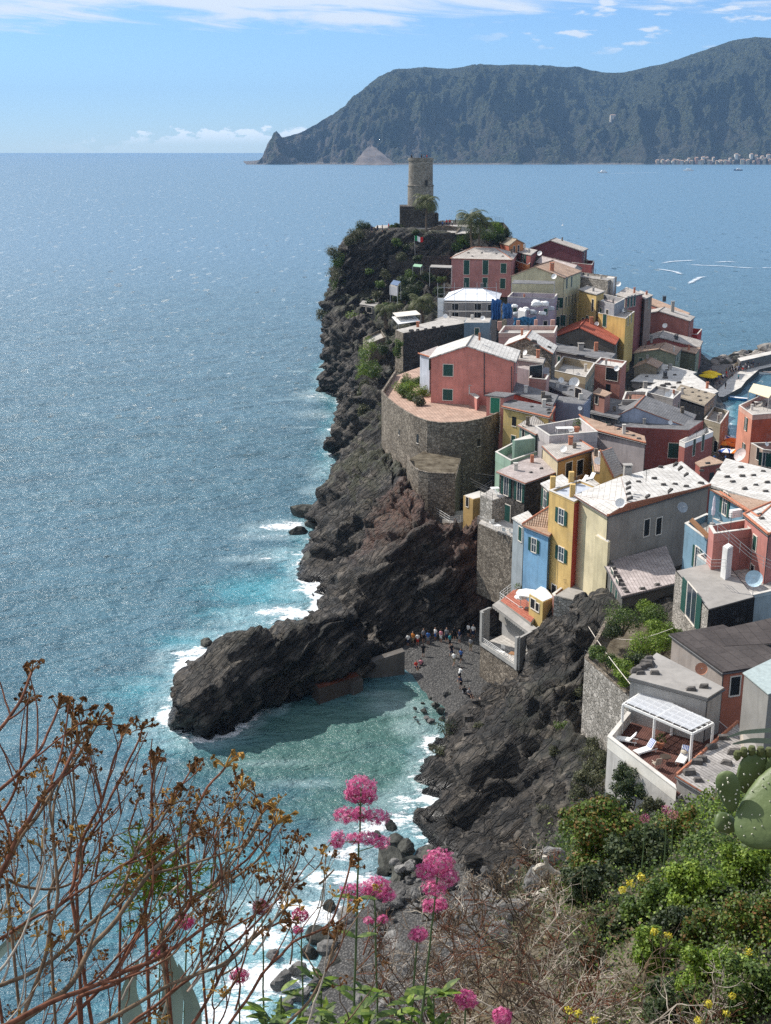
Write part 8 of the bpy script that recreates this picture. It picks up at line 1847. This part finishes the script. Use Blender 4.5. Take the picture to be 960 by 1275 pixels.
# yellow flowered spurge tips
yf = leaf_mat('yellow flowers', (.55, .45, .03), (.72, .60, .04), (.80, .72, .15)); 
for i, (px, py, Y) in enumerate([(785,1100,10),(798,1092,10),(775,1108,10),(815,1160,8),(832,1165,8),(920,1142,8),(916,1155,8),(932,1185,7),(912,1240,5),(905,1262,5),(955,1218,6),(882,1250,5),(720,1262,5),(708,1258,5),(740,1270,5),(870,1270,4.5)]):
    c = P(px, py, Y); root = thing('yellow_flower', 'small cluster of yellow flowers scattered over the right slope', 'flower', c - Vector((0, 0, .25)), 'yellow flowers on the slope'); leaves('flower_head', root, [(c, .010 * Y / 2.2)], 50, .010 * Y / 4, yf); m = MB(); m.tube([c - Vector((0, 0, .25)), c - Vector((.01, 0, .1)), c], .0025, sgreen, 5); m.build('stem', root)
# dry twig shrubs
def twig_tree(mb, p, d, L, r, lv, mat):
    n = 4; pts = [p]; q = p.copy(); v = d.normalized()
    for i in range(n): v = (v + Vector((random.gauss(0, .22), random.gauss(0, .18), random.gauss(.03, .18)))).normalized(); q = q + v * L / n; pts.append(q.copy())
    mb.tube(pts, [r * (1 - .4 * i / n) for i in range(n + 1)], mat, 5, cap=False)
    if lv > 0:
        for k in range(random.choice([2, 3, 3])): w = (v + Vector((random.gauss(0, .7), random.gauss(0, .5), random.gauss(0, .55)))).normalized(); twig_tree(mb, pts[random.choice([2, 3, 4])], w, L * random.uniform(.5, .85), r * .66, lv - 1, mat)
TW = [(500,1210,9,110,'dry twig shrub left of the deep pink valerian'),(540,1260,7,120,'grey twig tangle at the bottom centre'),(585,1190,11,110,'dry twig shrub behind the deep pink valerian'),(600,1270,6.5,130,'large bare twig shrub at the bottom right of centre'),(640,1150,15,90,'dry twig shrub below the driftwood'),(650,1230,8,120,'pale twig tangle right of the bottom valerians'),(690,1280,6,140,'dark branching twig shrub at the bottom'),
      (700,1180,11,110,'dry twig shrub in front of the green bush'),(740,1240,8,120,'tall dark twig shrub on the lower slope'),(790,1270,6.5,120,'brown twig shrub near the bottom right'),(560,1130,18,60,'thin twigs beside the wet boulders'),(620,1105,22,55,'thin pale twigs under the layered cliff'),(690,1060,34,50,'wiry pale twigs left of the ivy bush'),(850,1290,5.5,110,'dry stalks at the bottom right'),(770,1170,12,80,'dark upright twigs among yellow flowers'),(930,1290,5.5,100,'pale dry stalks at the bottom right corner')]
for px, py, Y, rp, l in TW:
    c = P(px, py + 25, Y); root = thing('dry_shrub', l, 'dry shrub', c); m = MB(); s_ = rp * Y / 1500
    for k in range(17):
        a = R(random.uniform(5, 175)); st = c + Vector((random.uniform(-.7, .7) * s_, random.uniform(-.3, .3) * s_, random.uniform(-.2, .4) * s_)); twig_tree(m, st, Vector((math.cos(a), random.uniform(-.3, .3), abs(math.sin(a)) + .1)), s_ * random.uniform(.35, .6), max(.0026, 1.35 * Y / 1500), 3, random.choice([stemP, stemP, stemG, stemD, stemD, stemR]))
    m.build('twigs', root)
# driftwood and pale rocks on the rim
dw = plain('bleached driftwood', (.42, .38, .32), .85, .2, .3, 3)
for l, path, r in (('bleached driftwood branch lying on the rim of the slope', [(664,1085),(676,1078),(690,1086),(706,1090)], .09), ('forked bleached root curling beside the driftwood', [(678,1066),(682,1082),(672,1094),(668,1080)], .06), ('thick grey dead trunk below the driftwood', [(668,1118),(690,1104),(704,1092)], .14), ('upright grey dead stump beside the ivy bush', [(706,1130),(710,1108),(712,1088)], .16)):
    m = MB(); pts = smooth_path([P(x, y, 28) for x, y in path], 5, .03); m.tube(pts, [r * (1.1 - .5 * i / len(pts)) for i in range(len(pts))], dw, 8); tag(m.build('driftwood'), l, 'driftwood')
for px, py, Y, s_, l in ((665,1098,30,.5,'pale flat rock on the rim below the cliff'),(690,1070,36,.55,'pale angular rock beside the thin twigs'),(640,1135,26,.45,'grey rock half buried in dry twigs'),(700,1105,30,.4,'brown rock under the ivy bush'),(625,1165,20,.3,'small grey rock in the twig tangle')):
    boulder(PM, P(px, py, Y), s_, l, None, 'rock')
# ================================================================ air
def haze():
    hw = 15000.0; y1 = 18500.0; m = MB(); m.abox(-hw, hw, -120, y1, -12, 760, None) if False else None
    me = bpy.data.meshes.new('haze'); x0, x1, a, b, z0, z1 = -hw, hw, -150, y1, -12, 900
    me.from_pydata([(x0,a,z0),(x1,a,z0),(x1,b,z0),(x0,b,z0),(x0,a,z1),(x1,a,z1),(x1,b,z1),(x0,b,z1)], [], [(0,3,2,1),(4,5,6,7),(0,1,5,4),(1,2,6,5),(2,3,7,6),(3,0,4,7)])
    t = bpy.data.materials.new('haze'); t.use_nodes = True; nt = t.node_tree
    for n in list(nt.nodes):
        if n.type != 'OUTPUT_MATERIAL': nt.nodes.remove(n)
    out = nt.nodes[0]; v = nt.nodes.new('ShaderNodeVolumePrincipled'); v.inputs['Color'].default_value = (.34, .60, .98, 1); v.inputs['Density'].default_value = HAZE; v.inputs['Anisotropy'].default_value = .0
    nt.links.new(v.outputs[0], out.inputs['Volume']); me.materials.append(t); o = bpy.data.objects.new('haze', me); COL.objects.link(o); o['kind'] = 'stuff'; o.display_type = 'WIRE'
HAZE = 4.8e-5
haze()
